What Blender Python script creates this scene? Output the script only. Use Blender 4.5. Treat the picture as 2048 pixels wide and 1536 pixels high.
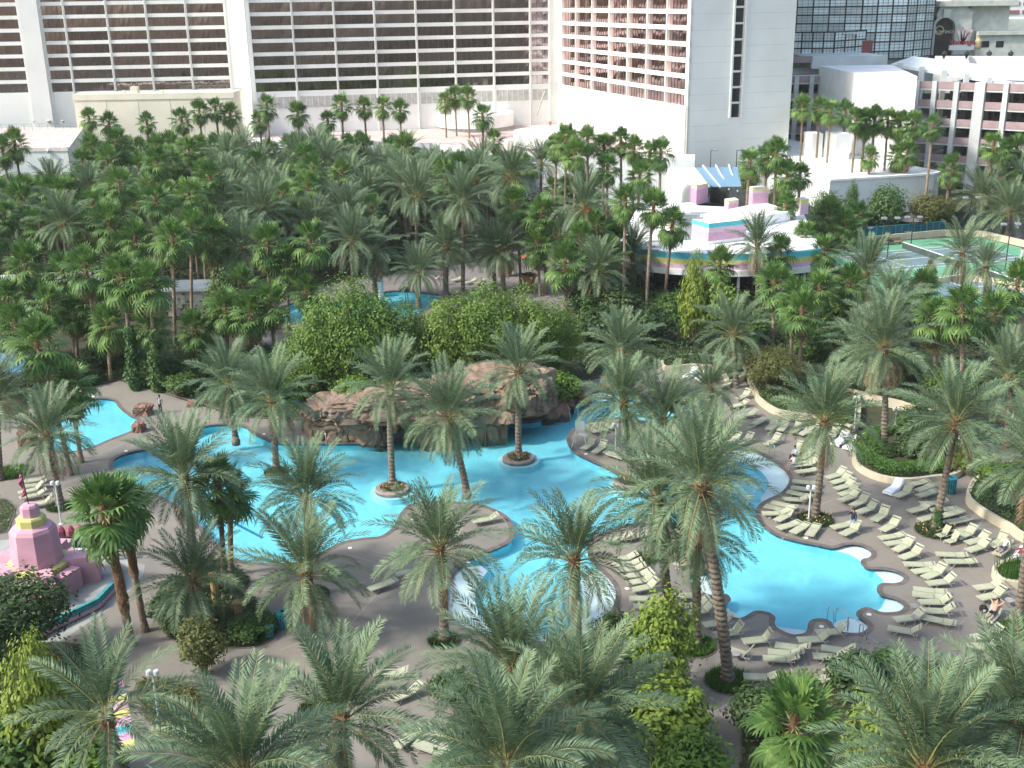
import bpy, bmesh, math, random
from mathutils import Vector, Matrix, Euler
from mathutils.geometry import delaunay_2d_cdt
R = math.radians
rnd = random.Random(7)
S = bpy.context.scene
for o in list(bpy.data.objects): bpy.data.objects.remove(o)
COL = S.collection

# ------------------------------------------------------------ camera, sky, sun, exposure
CAM_H = 36.0; FPX = 2250.0; PITCH = R(18.85); ROLL = R(-0.86)
cam_d = bpy.data.cameras.new('camera'); cam = bpy.data.objects.new('camera', cam_d); COL.objects.link(cam)
cam_d.sensor_width = 36.0; cam_d.lens = FPX / 2048 * 36.0; cam_d.clip_end = 3000; cam_d.clip_start = 0.5
CM = Matrix.Rotation(R(90) - PITCH, 4, 'X') @ Matrix.Rotation(ROLL, 4, 'Z')
cam.matrix_world = Matrix.Translation((0, 0, CAM_H)) @ CM
S.camera = cam
S.render.resolution_x = 1024; S.render.resolution_y = 768

SUN_AZ = Vector((-0.95, -0.31)).normalized(); SUN_EL = R(43)
w = bpy.data.worlds.new('World'); S.world = w; w.use_nodes = True
nt = w.node_tree; nt.nodes.clear()
sky = nt.nodes.new('ShaderNodeTexSky'); sky.sky_type = 'NISHITA'; sky.sun_disc = False
sky.sun_elevation = SUN_EL; sky.sun_rotation = math.atan2(SUN_AZ.x, SUN_AZ.y); sky.air_density = 1.2; sky.dust_density = 3.0; sky.ozone_density = 1.0
bg = nt.nodes.new('ShaderNodeBackground'); bg.inputs['Strength'].default_value = 0.15
ow = nt.nodes.new('ShaderNodeOutputWorld')
nt.links.new(sky.outputs[0], bg.inputs[0]); nt.links.new(bg.outputs[0], ow.inputs[0])
sd = bpy.data.lights.new('sun', 'SUN'); sun = bpy.data.objects.new('sun', sd); COL.objects.link(sun)
sd.energy = 2.35; sd.angle = R(4.5); sd.color = (1.0, 0.965, 0.90)
sdir = Vector((SUN_AZ.x * math.cos(SUN_EL), SUN_AZ.y * math.cos(SUN_EL), math.sin(SUN_EL)))
sun.rotation_euler = sdir.to_track_quat('Z', 'Y').to_euler(); sun.location = (-60, -40, 120)
vs = S.view_settings; vs.view_transform = 'Standard'; vs.look = 'None'; vs.exposure = 1.10; vs.gamma = 1.0; vs.use_curve_mapping = False

# ------------------------------------------------------------ measuring helpers (photo pixel of 2048x1536 -> place in the world)
CM3 = CM.to_3x3(); EYE = Vector((0, 0, CAM_H))
def ray(px, py): return CM3 @ Vector(((px - 1024) / FPX, (768 - py) / FPX, -1.0))
def G(px, py, z=0.0):
    d = ray(px, py); return EYE + d * ((z - CAM_H) / d.z)
def AT(px, py, Y):
    d = ray(px, py); return EYE + d * (Y / d.y)
def PX(p):
    q = CM3.transposed() @ (Vector(p) - EYE); return 1024 + FPX * q.x / -q.z, 768 - FPX * q.y / -q.z
def XAT(px, Y, py=300): return AT(px, py, Y).x

# ------------------------------------------------------------ materials
MATS = {}
def mat(name, col, rough=0.8, var=0.12, scale=3.0, bump=0.0, bscale=None, metal=0.0, objvar=0.0, spec=0.3, col2=None, detail=4, hue=0.0):
    if name in MATS: return MATS[name]
    m = bpy.data.materials.new(name); m.use_nodes = True; t = m.node_tree; N = t.nodes; L = t.links
    b = N['Principled BSDF']; b.inputs['Roughness'].default_value = rough; b.inputs['Metallic'].default_value = metal
    b.inputs['Specular IOR Level'].default_value = spec
    tc = N.new('ShaderNodeTexCoord')
    no = N.new('ShaderNodeTexNoise'); no.inputs['Scale'].default_value = scale; no.inputs['Detail'].default_value = detail
    L.new(tc.outputs['Object'], no.inputs['Vector'])
    mr = N.new('ShaderNodeMix'); mr.data_type = 'RGBA'
    c2 = col2 if col2 else tuple(max(0, c * (1 - 2 * var)) for c in col)
    c1 = col if col2 else tuple(min(1, c * (1 + var)) for c in col)
    mr.inputs['A'].default_value = (*c1, 1); mr.inputs['B'].default_value = (*c2, 1)
    cr = N.new('ShaderNodeMapRange'); cr.inputs['From Min'].default_value = 0.35; cr.inputs['From Max'].default_value = 0.68
    L.new(no.outputs['Fac'], cr.inputs['Value']); L.new(cr.outputs['Result'], mr.inputs['Factor'])
    out = mr.outputs['Result']
    if objvar or hue:
        oi = N.new('ShaderNodeObjectInfo'); hs = N.new('ShaderNodeHueSaturation')
        m1 = N.new('ShaderNodeMapRange'); m1.inputs['To Min'].default_value = 1 - objvar; m1.inputs['To Max'].default_value = 1 + objvar
        m2 = N.new('ShaderNodeMapRange'); m2.inputs['To Min'].default_value = 0.5 - hue; m2.inputs['To Max'].default_value = 0.5 + hue
        L.new(oi.outputs['Random'], m1.inputs['Value']); L.new(oi.outputs['Random'], m2.inputs['Value'])
        L.new(m1.outputs['Result'], hs.inputs['Value']); L.new(m2.outputs['Result'], hs.inputs['Hue']); L.new(out, hs.inputs['Color']); out = hs.outputs['Color']
    L.new(out, b.inputs['Base Color'])
    if bump:
        n2 = N.new('ShaderNodeTexNoise'); n2.inputs['Scale'].default_value = bscale or scale * 4; n2.inputs['Detail'].default_value = 5
        L.new(tc.outputs['Object'], n2.inputs['Vector'])
        bp = N.new('ShaderNodeBump'); bp.inputs['Strength'].default_value = bump; L.new(n2.outputs['Fac'], bp.inputs['Height']); L.new(bp.outputs['Normal'], b.inputs['Normal'])
    MATS[name] = m; return m

def leafmat(name, col, col2, trans=0.25, objvar=0.18, hue=0.012, rough=0.55):
    m = bpy.data.materials.new(name); m.use_nodes = True; t = m.node_tree; N = t.nodes; L = t.links
    b = N['Principled BSDF']; b.inputs['Roughness'].default_value = rough; b.inputs['Specular IOR Level'].default_value = 0.35
    ge = N.new('ShaderNodeNewGeometry'); oi = N.new('ShaderNodeObjectInfo')
    mx = N.new('ShaderNodeMix'); mx.data_type = 'RGBA'; mx.inputs['A'].default_value = (*col, 1); mx.inputs['B'].default_value = (*col2, 1)
    L.new(ge.outputs['Random Per Island'], mx.inputs['Factor'])
    hs = N.new('ShaderNodeHueSaturation')
    m1 = N.new('ShaderNodeMapRange'); m1.inputs['To Min'].default_value = 1 - objvar; m1.inputs['To Max'].default_value = 1 + objvar
    m2 = N.new('ShaderNodeMapRange'); m2.inputs['To Min'].default_value = 0.5 + hue; m2.inputs['To Max'].default_value = 0.5 - hue
    L.new(oi.outputs['Random'], m1.inputs['Value']); L.new(oi.outputs['Random'], m2.inputs['Value'])
    L.new(m1.outputs['Result'], hs.inputs['Value']); L.new(m2.outputs['Result'], hs.inputs['Hue']); L.new(mx.outputs['Result'], hs.inputs['Color'])
    L.new(hs.outputs['Color'], b.inputs['Base Color'])
    tr = N.new('ShaderNodeBsdfTranslucent'); L.new(hs.outputs['Color'], tr.inputs['Color'])
    ms = N.new('ShaderNodeMixShader'); ms.inputs[0].default_value = trans
    L.new(b.outputs[0], ms.inputs[1]); L.new(tr.outputs[0], ms.inputs[2]); L.new(ms.outputs[0], N['Material Output'].inputs['Surface'])
    MATS[name] = m; return m

# ------------------------------------------------------------ mesh builder
class MB:
    def __init__(s): s.v = []; s.f = []; s.m = []
    def add(s, vs, fs, mi=0):
        b = len(s.v); s.v += [tuple(v) for v in vs]; s.f += [tuple(i + b for i in f) for f in fs]; s.m += [mi] * len(fs); return s
    def box(s, x0, x1, y0, y1, z0, z1, mi=0, M=None):
        vs = [Vector(p) for p in ((x0, y0, z0), (x1, y0, z0), (x1, y1, z0), (x0, y1, z0), (x0, y0, z1), (x1, y0, z1), (x1, y1, z1), (x0, y1, z1))]
        if M is not None: vs = [M @ v for v in vs]
        return s.add(vs, [(0, 3, 2, 1), (4, 5, 6, 7), (0, 1, 5, 4), (1, 2, 6, 5), (2, 3, 7, 6), (3, 0, 4, 7)], mi)
    def prism(s, poly, z0, z1, mi=0, mtop=None, bottom=True):
        n = len(poly); a = sum(poly[i][0] * poly[(i + 1) % n][1] - poly[(i + 1) % n][0] * poly[i][1] for i in range(n))
        if a < 0: poly = list(reversed(poly))
        vs = [(p[0], p[1], z0) for p in poly] + [(p[0], p[1], z1) for p in poly]
        s.add(vs, [(i, (i + 1) % n, n + (i + 1) % n, n + i) for i in range(n)], mi)
        s.add([(p[0], p[1], z1) for p in poly], [tuple(range(n))], mi if mtop is None else mtop)
        if bottom: s.add([(p[0], p[1], z0) for p in poly], [tuple(reversed(range(n)))], mi)
        return s
    def tube(s, pts, rad, n=6, mi=0, caps=True):
        pts = [Vector(p) for p in pts]; k = len(pts); rings = []
        for i, p in enumerate(pts):
            d = (pts[min(i + 1, k - 1)] - pts[max(i - 1, 0)]).normalized()
            a = d.orthogonal().normalized() if i == 0 else (a - d * a.dot(d)).normalized()
            b = d.cross(a); r = rad[i] if isinstance(rad, (list, tuple)) else rad
            rings += [p + (a * math.cos(2 * math.pi * j / n) + b * math.sin(2 * math.pi * j / n)) * r for j in range(n)]
        fs = [(i * n + j, i * n + (j + 1) % n, (i + 1) * n + (j + 1) % n, (i + 1) * n + j) for i in range(k - 1) for j in range(n)]
        if caps: fs += [tuple(reversed(range(n))), tuple((k - 1) * n + j for j in range(n))]
        return s.add(rings, fs, mi)
    def lathe(s, prof, n=16, c=(0, 0, 0), mi=0, sq=None, cap=True):
        k = len(prof); vs = []
        for r, z in prof:
            for j in range(n):
                a = 2 * math.pi * (j + (0.5 if sq else 0)) / n; vs.append((c[0] + r * math.cos(a), c[1] + r * math.sin(a), c[2] + z))
        fs = [(i * n + j, i * n + (j + 1) % n, (i + 1) * n + (j + 1) % n, (i + 1) * n + j) for i in range(k - 1) for j in range(n)]
        if cap: fs += [tuple(reversed(range(n))), tuple((k - 1) * n + j for j in range(n))]
        return s.add(vs, fs, mi)
    def mesh(s, name, mats, smooth=False):
        me = bpy.data.meshes.new(name); me.from_pydata(s.v, [], s.f)
        for m in (mats if isinstance(mats, (list, tuple)) else [mats]): me.materials.append(m)
        if any(s.m): me.polygons.foreach_set('material_index', s.m)
        if smooth: me.polygons.foreach_set('use_smooth', [True] * len(s.f))
        me.update(); return me
    def build(s, name, mats, parent=None, loc=None, smooth=False, rz=0):
        return put(name, s.mesh(name, mats, smooth), parent, loc, rz)

def put(name, me, parent=None, loc=None, rz=0):
    o = bpy.data.objects.new(name, me); COL.objects.link(o)
    if parent: o.parent = parent
    if loc is not None: o.location = loc
    if rz: o.rotation_euler = (0, 0, rz)
    return o
LABELS = {}
def tag(o, label=None, cat=None, group=None, kind=None):
    if label: o['label'] = label; LABELS.setdefault(label, []).append(o)
    if cat: o['category'] = cat
    if group: o['group'] = group
    if kind: o['kind'] = kind
    return o
def thing(name, label, cat, loc=(0, 0, 0), rz=0, group=None):
    o = bpy.data.objects.new(name, None); COL.objects.link(o); o.location = loc; o.rotation_euler = (0, 0, rz); o.empty_display_size = 0.3
    return tag(o, label, cat, group)
def struct(o): o['kind'] = 'structure'; return o
ORD = ['first', 'second', 'third', 'fourth', 'fifth', 'sixth', 'seventh', 'eighth', 'ninth', 'tenth', 'eleventh', 'twelfth', 'thirteenth', 'fourteenth', 'fifteenth', 'sixteenth', 'seventeenth', 'eighteenth', 'nineteenth', 'twentieth', 'twenty-first', 'twenty-second', 'twenty-third', 'twenty-fourth', 'twenty-fifth', 'twenty-sixth', 'twenty-seventh', 'twenty-eighth', 'twenty-ninth', 'thirtieth']

def crom(pts, n=3, closed=True):
    pts = [Vector(p) for p in pts]; k = len(pts); out = []
    for i in range(k if closed else k - 1):
        if closed: p0, p1, p2, p3 = pts[i - 1], pts[i], pts[(i + 1) % k], pts[(i + 2) % k]
        else: p0, p1, p2, p3 = pts[max(i - 1, 0)], pts[i], pts[i + 1], pts[min(i + 2, k - 1)]
        for j in range(n):
            t = j / n
            out.append(0.5 * ((2 * p1) + (p2 - p0) * t + (2 * p0 - 5 * p1 + 4 * p2 - p3) * t * t + (3 * p1 - p0 - 3 * p2 + p3) * t ** 3))
    if not closed: out.append(pts[-1])
    return out
def gpoly(px, z=0.0, n=3, closed=True):
    return [(p.x, p.y) for p in crom([G(x, y, z).to_2d().to_3d() for x, y in px], n, closed)]
def inside(p, poly):
    x, y = p[0], p[1]; c = False; n = len(poly)
    for i in range(n):
        x1, y1 = poly[i]; x2, y2 = poly[i - 1]
        if (y1 > y) != (y2 > y) and x < (x2 - x1) * (y - y1) / (y2 - y1) + x1: c = not c
    return c
def sheet(name, outer, holes, z, m, parent=None, thick=0):
    vs = []; ed = []
    for poly in [outer] + holes:
        b = len(vs); n = len(poly); vs += [Vector(p) for p in poly]; ed += [(b + i, b + (i + 1) % n) for i in range(n)]
    r = delaunay_2d_cdt(vs, ed, [], 0, 1e-5)
    V, F = r[0], r[2]; fs = []
    for f in F:
        c = sum((V[i] for i in f), Vector((0, 0))) / len(f)
        if inside(c, outer) and not any(inside(c, h) for h in holes):
            a = V[f[0]]; b = V[f[1]]; d = V[f[2]]
            fs.append(f if (b - a).cross(d - a) > 0 else list(reversed(f)))
    mb = MB(); mb.add([(v.x, v.y, z) for v in V], fs)
    return mb.build(name, m, parent)
def strip(name, line, z0, z1, w, m, parent=None, closed=False, loc=None):
    """wall of width w following a 2D line"""
    mb = MB(); n = len(line); L = []
    for i in range(n):
        a = Vector(line[i - 1] if (closed or i > 0) else line[i]); b = Vector(line[(i + 1) % n] if (closed or i < n - 1) else line[i])
        d = (b - a).normalized(); nn = Vector((-d.y, d.x)) * w / 2; p = Vector(line[i]); L.append((p + nn, p - nn))
    vs = []
    for a, b in L: vs += [(a.x, a.y, z0), (a.x, a.y, z1), (b.x, b.y, z1), (b.x, b.y, z0)]
    fs = []
    for i in range(n if closed else n - 1):
        j = (i + 1) % n
        for k in range(4): fs.append((4 * i + k, 4 * i + (k + 1) % 4, 4 * j + (k + 1) % 4, 4 * j + k))
    if not closed: fs += [(3, 2, 1, 0), tuple(4 * (n - 1) + k for k in range(4))]
    mb.add(vs, fs); return mb.build(name, m, parent, loc)
# ------------------------------------------------------------ ground, deck, pools
M_SOIL = mat('soil', (0.060, 0.058, 0.034), 0.95, scale=0.8, col2=(0.030, 0.042, 0.016), bump=0.4, bscale=3)
def deckmat(name, c1, c2, c3):
    m = mat(name, c1, 0.8, scale=0.22, col2=c2, bump=0.08, bscale=9, detail=6, spec=0.25)
    t = m.node_tree; N = t.nodes; L = t.links; b = N['Principled BSDF']
    src = b.inputs['Base Color'].links[0].from_socket; tc = N['Texture Coordinate']
    n = N.new('ShaderNodeTexNoise'); n.inputs['Scale'].default_value = 1.6; n.inputs['Detail'].default_value = 7; n.inputs['Roughness'].default_value = 0.7
    L.new(tc.outputs['Object'], n.inputs['Vector'])
    r = N.new('ShaderNodeMapRange'); r.inputs['From Min'].default_value = 0.52; r.inputs['From Max'].default_value = 0.75; r.inputs['To Max'].default_value = 0.55
    L.new(n.outputs['Fac'], r.inputs['Value'])
    mx = N.new('ShaderNodeMix'); mx.data_type = 'RGBA'; mx.inputs['B'].default_value = (*c3, 1)
    L.new(r.outputs['Result'], mx.inputs['Factor']); L.new(src, mx.inputs['A'])
    n3 = N.new('ShaderNodeTexNoise'); n3.inputs['Scale'].default_value = 14; n3.inputs['Detail'].default_value = 3
    L.new(tc.outputs['Object'], n3.inputs['Vector'])
    r3 = N.new('ShaderNodeMapRange'); r3.inputs['To Min'].default_value = 0.88; r3.inputs['To Max'].default_value = 1.1; L.new(n3.outputs['Fac'], r3.inputs['Value'])
    mm = N.new('ShaderNodeMix'); mm.data_type = 'RGBA'; mm.blend_type = 'MULTIPLY'; mm.inputs['Factor'].default_value = 1
    L.new(mx.outputs['Result'], mm.inputs['A']); L.new(r3.outputs['Result'], mm.inputs['B'])
    L.new(mm.outputs['Result'], b.inputs['Base Color']); return m
M_DECK = deckmat('stained_concrete', (0.222, 0.200, 0.168), (0.182, 0.172, 0.150), (0.140, 0.120, 0.098))
M_DECKB = deckmat('grey_concrete', (0.21, 0.19, 0.175), (0.16, 0.15, 0.14), (0.12, 0.11, 0.10))
M_POOLF = mat('pool_plaster_blue', (0.25, 0.69, 0.78), 0.6, 0.04, 0.5)
M_POOLW = mat('pool_white_plaster', (0.84, 0.88, 0.87), 0.6, 0.03, 0.8)
M_TILE = mat('waterline_tile', (0.06, 0.16, 0.22), 0.35, 0.2, 3.0)
M_COPE = mat('pool_coping', (0.135, 0.112, 0.10), 0.75, 0.15, 2.0)
def watermat():
    m = bpy.data.materials.new('pool_water'); m.use_nodes = True; t = m.node_tree; N = t.nodes; L = t.links
    N.remove(N['Principled BSDF'])
    tr = N.new('ShaderNodeBsdfTransparent'); tr.inputs[0].default_value = (0.90, 0.99, 0.995, 1)
    gl = N.new('ShaderNodeBsdfGlossy'); gl.inputs['Roughness'].default_value = 0.08
    fr = N.new('ShaderNodeFresnel'); fr.inputs[0].default_value = 1.33
    tc = N.new('ShaderNodeTexCoord'); n = N.new('ShaderNodeTexNoise'); n.inputs['Scale'].default_value = 2.2; n.inputs['Detail'].default_value = 3
    L.new(tc.outputs['Object'], n.inputs['Vector'])
    bp = N.new('ShaderNodeBump'); bp.inputs['Strength'].default_value = 0.09; bp.inputs['Distance'].default_value = 0.1; L.new(n.outputs['Fac'], bp.inputs['Height'])
    L.new(bp.outputs[0], gl.inputs['Normal']); L.new(bp.outputs[0], fr.inputs['Normal'])
    ms = N.new('ShaderNodeMixShader'); L.new(fr.outputs[0], ms.inputs[0]); L.new(tr.outputs[0], ms.inputs[1]); L.new(gl.outputs[0], ms.inputs[2])
    L.new(ms.outputs[0], N['Material Output'].inputs[0]); return m
M_WATER = watermat()
# caustic-like mottling of the light pool floor plaster
def rip(m):
    t = m.node_tree; N = t.nodes; L = t.links; b = N['Principled BSDF']; src = b.inputs['Base Color'].links[0].from_socket
    v = N.new('ShaderNodeTexVoronoi'); v.feature = 'SMOOTH_F1'; v.inputs['Scale'].default_value = 2.4
    L.new(N['Texture Coordinate'].outputs['Object'], v.inputs['Vector'])
    r = N.new('ShaderNodeMapRange'); r.inputs['From Max'].default_value = 0.6; r.inputs['To Min'].default_value = 0.98; r.inputs['To Max'].default_value = 1.03; L.new(v.outputs['Distance'], r.inputs['Value'])
    mm = N.new('ShaderNodeMix'); mm.data_type = 'RGBA'; mm.blend_type = 'MULTIPLY'; mm.inputs['Factor'].default_value = 1
    L.new(src, mm.inputs['A']); L.new(r.outputs['Result'], mm.inputs['B']); L.new(mm.outputs['Result'], b.inputs['Base Color'])
rip(M_POOLF)

LAGOON = [(229,918),(262,905),(300,897),(360,874),(398,857),(434,850),(485,852),(506,866),(533,879),(560,887),(615,888),(700,888),(764,886),(782,872),(800,858),(850,848),(950,842),(1010,840),(1043,844),(1078,840),(1111,823),(1150,812),(1168,800),(1180,788),(1196,783),(1225,785),(1280,797),(1330,815),(1352,832),(1335,846),(1300,846),(1260,840),(1215,840),(1172,849),(1146,864),(1137,882),(1149,904),(1180,921),(1220,939),(1262,962),(1305,962),(1345,942),(1400,915),(1440,898),(1490,897),(1540,917),(1568,938),(1583,961),(1568,987),(1529,1007),(1516,1024),(1524,1048),(1552,1070),(1594,1083),(1635,1091),(1665,1097),
 (1680,1093),(1703,1089),(1727,1093),(1744,1103),(1748,1113),(1741,1120),(1729,1123),(1727,1130),(1735,1137),(1748,1139),(1765,1139),(1789,1143),(1806,1151),(1813,1160),(1806,1168),(1789,1172),(1772,1171),(1762,1174),(1759,1182),(1762,1190),(1772,1194),(1792,1199),(1809,1209),(1813,1218),(1806,1226),(1789,1230),(1765,1230),(1748,1225),(1734,1220),(1721,1226),(1718,1233),(1728,1241),(1739,1250),(1741,1259),(1731,1269),(1710,1272),(1683,1269),(1664,1258),(1657,1248),(1646,1243),(1630,1244),(1622,1251),(1620,1263),(1611,1272),(1587,1275),(1563,1267),(1547,1257),(1543,1247),(1545,1238),(1535,1230),(1515,1227),(1504,1232),(1492,1239),(1478,1242),(1456,1236),(1444,1222),(1446,1210),(1456,1202),(1450,1193),(1436,1193),(1420,1195),(1390,1183),(1373,1168),(1372,1158),(1386,1149),(1412,1146),(1421,1132),(1420,1095),(1404,1070),(1375,1056),(1330,1050),(1258,1053),(1222,1066),(1190,1076),(1180,1090),(1180,1107),(1187,1124),(1203,1141),(1227,1165),(1237,1187),(1233,1212),(1213,1243),(1160,1281),(1090,1289),(1022,1284),(945,1266),(904,1244),(890,1214),(891,1176),(900,1154),(914,1137),(942,1117),(1015,1087),(1023,1062),(1014,1039),(990,1024),(955,1012),(880,1006),(830,1010),(814,1019),(803,1033),(792,1056),(765,1076),(731,1080),(690,1087),(649,1107),(581,1131),(513,1130),(468,1122),(430,1092),(392,1050),(345,1010),(290,985),(245,958),(222,938)]
LEFTP = [(104,812),(140,803),(165,803),(190,798),(215,798),(232,803),(243,818),(262,832),(278,840),(272,858),(262,866),(225,880),(190,895),(160,904),(130,906),(96,902),(82,890),(90,850)]
BACKP = [(556,632),(570,612),(600,605),(640,608),(690,600),(740,590),(790,582),(840,585),(876,590),(880,600),(850,625),(800,640),(740,650),(680,645),(620,640),(580,652)]
lag = gpoly(LAGOON, -0.1); lef = gpoly(LEFTP, -0.1); bak = gpoly(BACKP, -0.1)
POOLS = [lag, lef, bak]
BIG = [(-600, -120), (600, -120), (600, 900), (-600, 900)]
struct(sheet('ground', BIG, POOLS, -0.03, M_SOIL))
DECK = [(-400, 38), (400, 38)] + [tuple(G(x, y).to_2d()) for x, y in [(2500,900),(2060,880),(1960,890),(1900,930),(1860,915),(1780,900),(1700,868),(1570,842),(1512,796),(1482,750),(1440,738),(1350,733),(1290,742),(1190,758),(1130,790),(1080,815),(1000,822),(640,828),(600,842),(480,835),(420,818),(330,788),(290,776),(240,762),(180,775),(100,800),(0,845),(-500,870)]]
struct(sheet('pool_deck', DECK, [lag, lef], 0.0, M_DECK))
BDECK = [tuple(G(x, y).to_2d()) for x, y in [(520,690),(540,630),(580,588),(700,562),(860,540),(1000,515),(1060,490),(1130,490),(1165,530),(1160,600),(1090,640),(960,655),(720,690),(580,710)]]
struct(sheet('rear_pool_terrace', BDECK, [bak], 0.0, M_DECKB))
for nm, poly, shelves in (('lagoon', lag, [
    [(1665,1097),(1680,1093),(1703,1089),(1727,1093),(1744,1103),(1748,1113),(1741,1120),(1728,1123),(1700,1106)],
    [(1748,1139),(1765,1139),(1789,1143),(1806,1151),(1813,1160),(1806,1168),(1789,1172),(1772,1171),(1764,1155)],
    [(1772,1194),(1792,1199),(1809,1209),(1813,1218),(1806,1226),(1789,1230),(1765,1230),(1748,1225),(1764,1211)],
    [(1658,1249),(1680,1237),(1705,1234),(1728,1241),(1739,1250),(1741,1259),(1731,1269),(1710,1272),(1683,1269),(1664,1258)],
    [(1620,1259),(1611,1272),(1587,1275),(1563,1267),(1547,1257),(1543,1247),(1575,1253)],
    [(1492,1239),(1478,1242),(1456,1236),(1444,1222),(1446,1207),(1465,1220)],
    [(1420,1195),(1390,1183),(1373,1168),(1372,1158),(1386,1149),(1412,1146),(1424,1170)],
    [(1440,898),(1490,897),(1540,917),(1568,938),(1583,961),(1568,987),(1529,1007),(1522,992),(1535,975),(1537,960),(1520,938),(1490,922),(1450,916)],
    [(914,1137),(900,1154),(891,1176),(890,1214),(904,1244),(945,1266),(1022,1284),(1090,1289),(1160,1281),(1213,1243),(1233,1212),(1237,1187),(1227,1165),(1203,1141),(1172,1144),(1162,1160),(1166,1200),(1150,1245),(1090,1270),(1020,1262),(968,1238),(950,1200),(955,1165),(975,1140),(960,1128)],
    [(1181,788),(1196,783),(1225,785),(1216,797),(1196,800)]]), ('left_pool', lef, []), ('rear_pool', bak, [])):
    depth = -0.75
    pool = sheet(nm + '_basin', poly, [], depth, M_POOLF); struct(pool)
    mb = MB(); n = len(poly)
    for i in range(n):
        a, b = poly[i], poly[(i + 1) % n]
        mb.add([(a[0], a[1], depth), (b[0], b[1], depth), (b[0], b[1], -0.26), (a[0], a[1], -0.26)], [(0, 1, 2, 3)], 0)
        mb.add([(a[0], a[1], -0.26), (b[0], b[1], -0.26), (b[0], b[1], 0.0), (a[0], a[1], 0.0)], [(0, 1, 2, 3)], 1)
    mb.build('basin_wall', [M_POOLF, M_TILE], pool)
    for s_ in shelves:
        pl = gpoly(s_, -0.1, 2); sb = MB(); k = len(pl)
        so = sheet('shallow_shelf', pl, [], -0.22, M_POOLW, pool)
        for i in range(k):
            a, b = pl[i], pl[(i + 1) % k]; sb.add([(a[0], a[1], depth), (b[0], b[1], depth), (b[0], b[1], -0.22), (a[0], a[1], -0.22)], [(0, 1, 2, 3)])
        sb.build('shelf_riser', M_POOLF, so)
    wt = sheet(nm + '_water', poly, [], -0.10, M_WATER); struct(wt)
    strip('coping', poly, -0.02, 0.012, 0.36, M_COPE, pool, True)
# dark lane stripes painted on the lagoon floor
sb_ = MB()
for a, b in (((436, 982), (566, 1066)), ((446, 1034), (526, 1076)), ((452, 1088), (512, 1116)), ((330, 1000), (372, 1028))):
    p, q = G(*a, -.744), G(*b, -.744); d = (q - p).normalized(); nn = Vector((-d.y, d.x, 0)) * .13; sb_.add([p + nn, p - nn, q - nn, q + nn], [(0, 1, 2, 3)])
struct(sb_.build('lane_stripes', mat('lane_tile', (.03, .22, .36), .5, .1)))
# pale score lines in the deck
jb = MB()
for (a, b) in [((700,1250),(790,1330)),((800,1150),(900,1200)),((860,1370),(1000,1290)),((1735,1272),(1820,1330)),((620,1180),(560,1176)),((650,1205),(690,1240)),((190,912),(262,880)),((140,918),(165,912)),((800,1140),(700,1110)),((1690,1090),(1660,1080)),((1240,1300),(1150,1420)),((290,1498),(330,1470)),((560,1300),(700,1250)),((700,1250),(760,1180)),((790,1330),(860,1370)),((1560,1082),(1640,1010)),((1640,1010),(1760,960)),((1900,1140),(1985,1010)),((1820,1330),(1930,1240)),((1240,1060),(1330,1090)),((40,1040),(190,940)),((1400,1440),(1470,1400))]:
    p, q = G(*a), G(*b); d = (q - p).normalized(); nn = Vector((-d.y, d.x, 0)) * 0.03
    jb.add([p + nn + Vector((0, 0, .004)), p - nn + Vector((0, 0, .004)), q - nn + Vector((0, 0, .004)), q + nn + Vector((0, 0, .004))], [(0, 1, 2, 3)])
struct(jb.build('deck_joint_lines', mat('joint_sealant', (0.30, 0.285, 0.26), 0.8)))
M_LID = mat('white_plastic', (0.75, 0.76, 0.74), 0.5, 0.05)
lid = MB().lathe([(0.15, 0), (0.15, 0.012), (0.12, 0.02)], 14).mesh('skimmer_lid', M_LID)
for i, (x, y, t) in enumerate([(1738,1229,'between two scalloped shelves of the right pool'),(1643,1253,'on the deck spit left of the step shelf'),(1612,1076,'before the fan of four loungers'),(1254,1177,'left of the mid island lounger column'),(937,1124,'at the neck of the lower lobe'),(826,1039,'on the middle deck point'),(1172,908,'on the tip of the peninsula'),(187,793,'behind the left pool'),(85,908,'in front of the left pool'),(252,902,'on the strip between left pool and lagoon'),(1539,1036,'beside the beach shelf loungers'),(528,868,'beside the lagoon under the walking man'),(700,1096,'along the lower left lagoon edge')]):
    tag(put('skimmer_lid', lid, None, G(x, y, 0.001)), 'small round white skimmer lid ' + t, 'skimmer lid', 'round white lids set in the pool deck')
# ------------------------------------------------------------ plant kit
M_DATE = leafmat('date_leaflet', (0.082, 0.146, 0.072), (0.170, 0.240, 0.132), 0.22, 0.16, 0.010)
M_FAN = leafmat('fan_leaf', (0.050, 0.128, 0.026), (0.142, 0.238, 0.058), 0.24, 0.20, 0.012)
M_RACH = mat('frond_stalk', (0.27, 0.26, 0.10), 0.6, 0.15)
M_DEAD = leafmat('dry_frond', (0.22, 0.15, 0.08), (0.30, 0.22, 0.12), 0.1, 0.2, 0.01)
M_TRD = mat('date_trunk_bark', (0.20, 0.165, 0.125), 0.95, scale=5, col2=(0.10, 0.082, 0.062), bump=0.5, bscale=18, objvar=0.15)
M_TRF = mat('fan_trunk_bark', (0.26, 0.20, 0.145), 0.95, scale=4, col2=(0.15, 0.105, 0.07), bump=0.4, bscale=20, objvar=0.2)
M_BOOT = mat('trunk_boots', (0.19, 0.105, 0.055), 0.95, scale=7, col2=(0.085, 0.05, 0.03), bump=0.5, bscale=20)
M_IVY = leafmat('ivy_leaf', (0.030, 0.085, 0.016), (0.075, 0.150, 0.035), 0.2, 0.1)
M_WOOD = mat('branch_bark', (0.12, 0.09, 0.065), 0.95, 0.25, 6)
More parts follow.
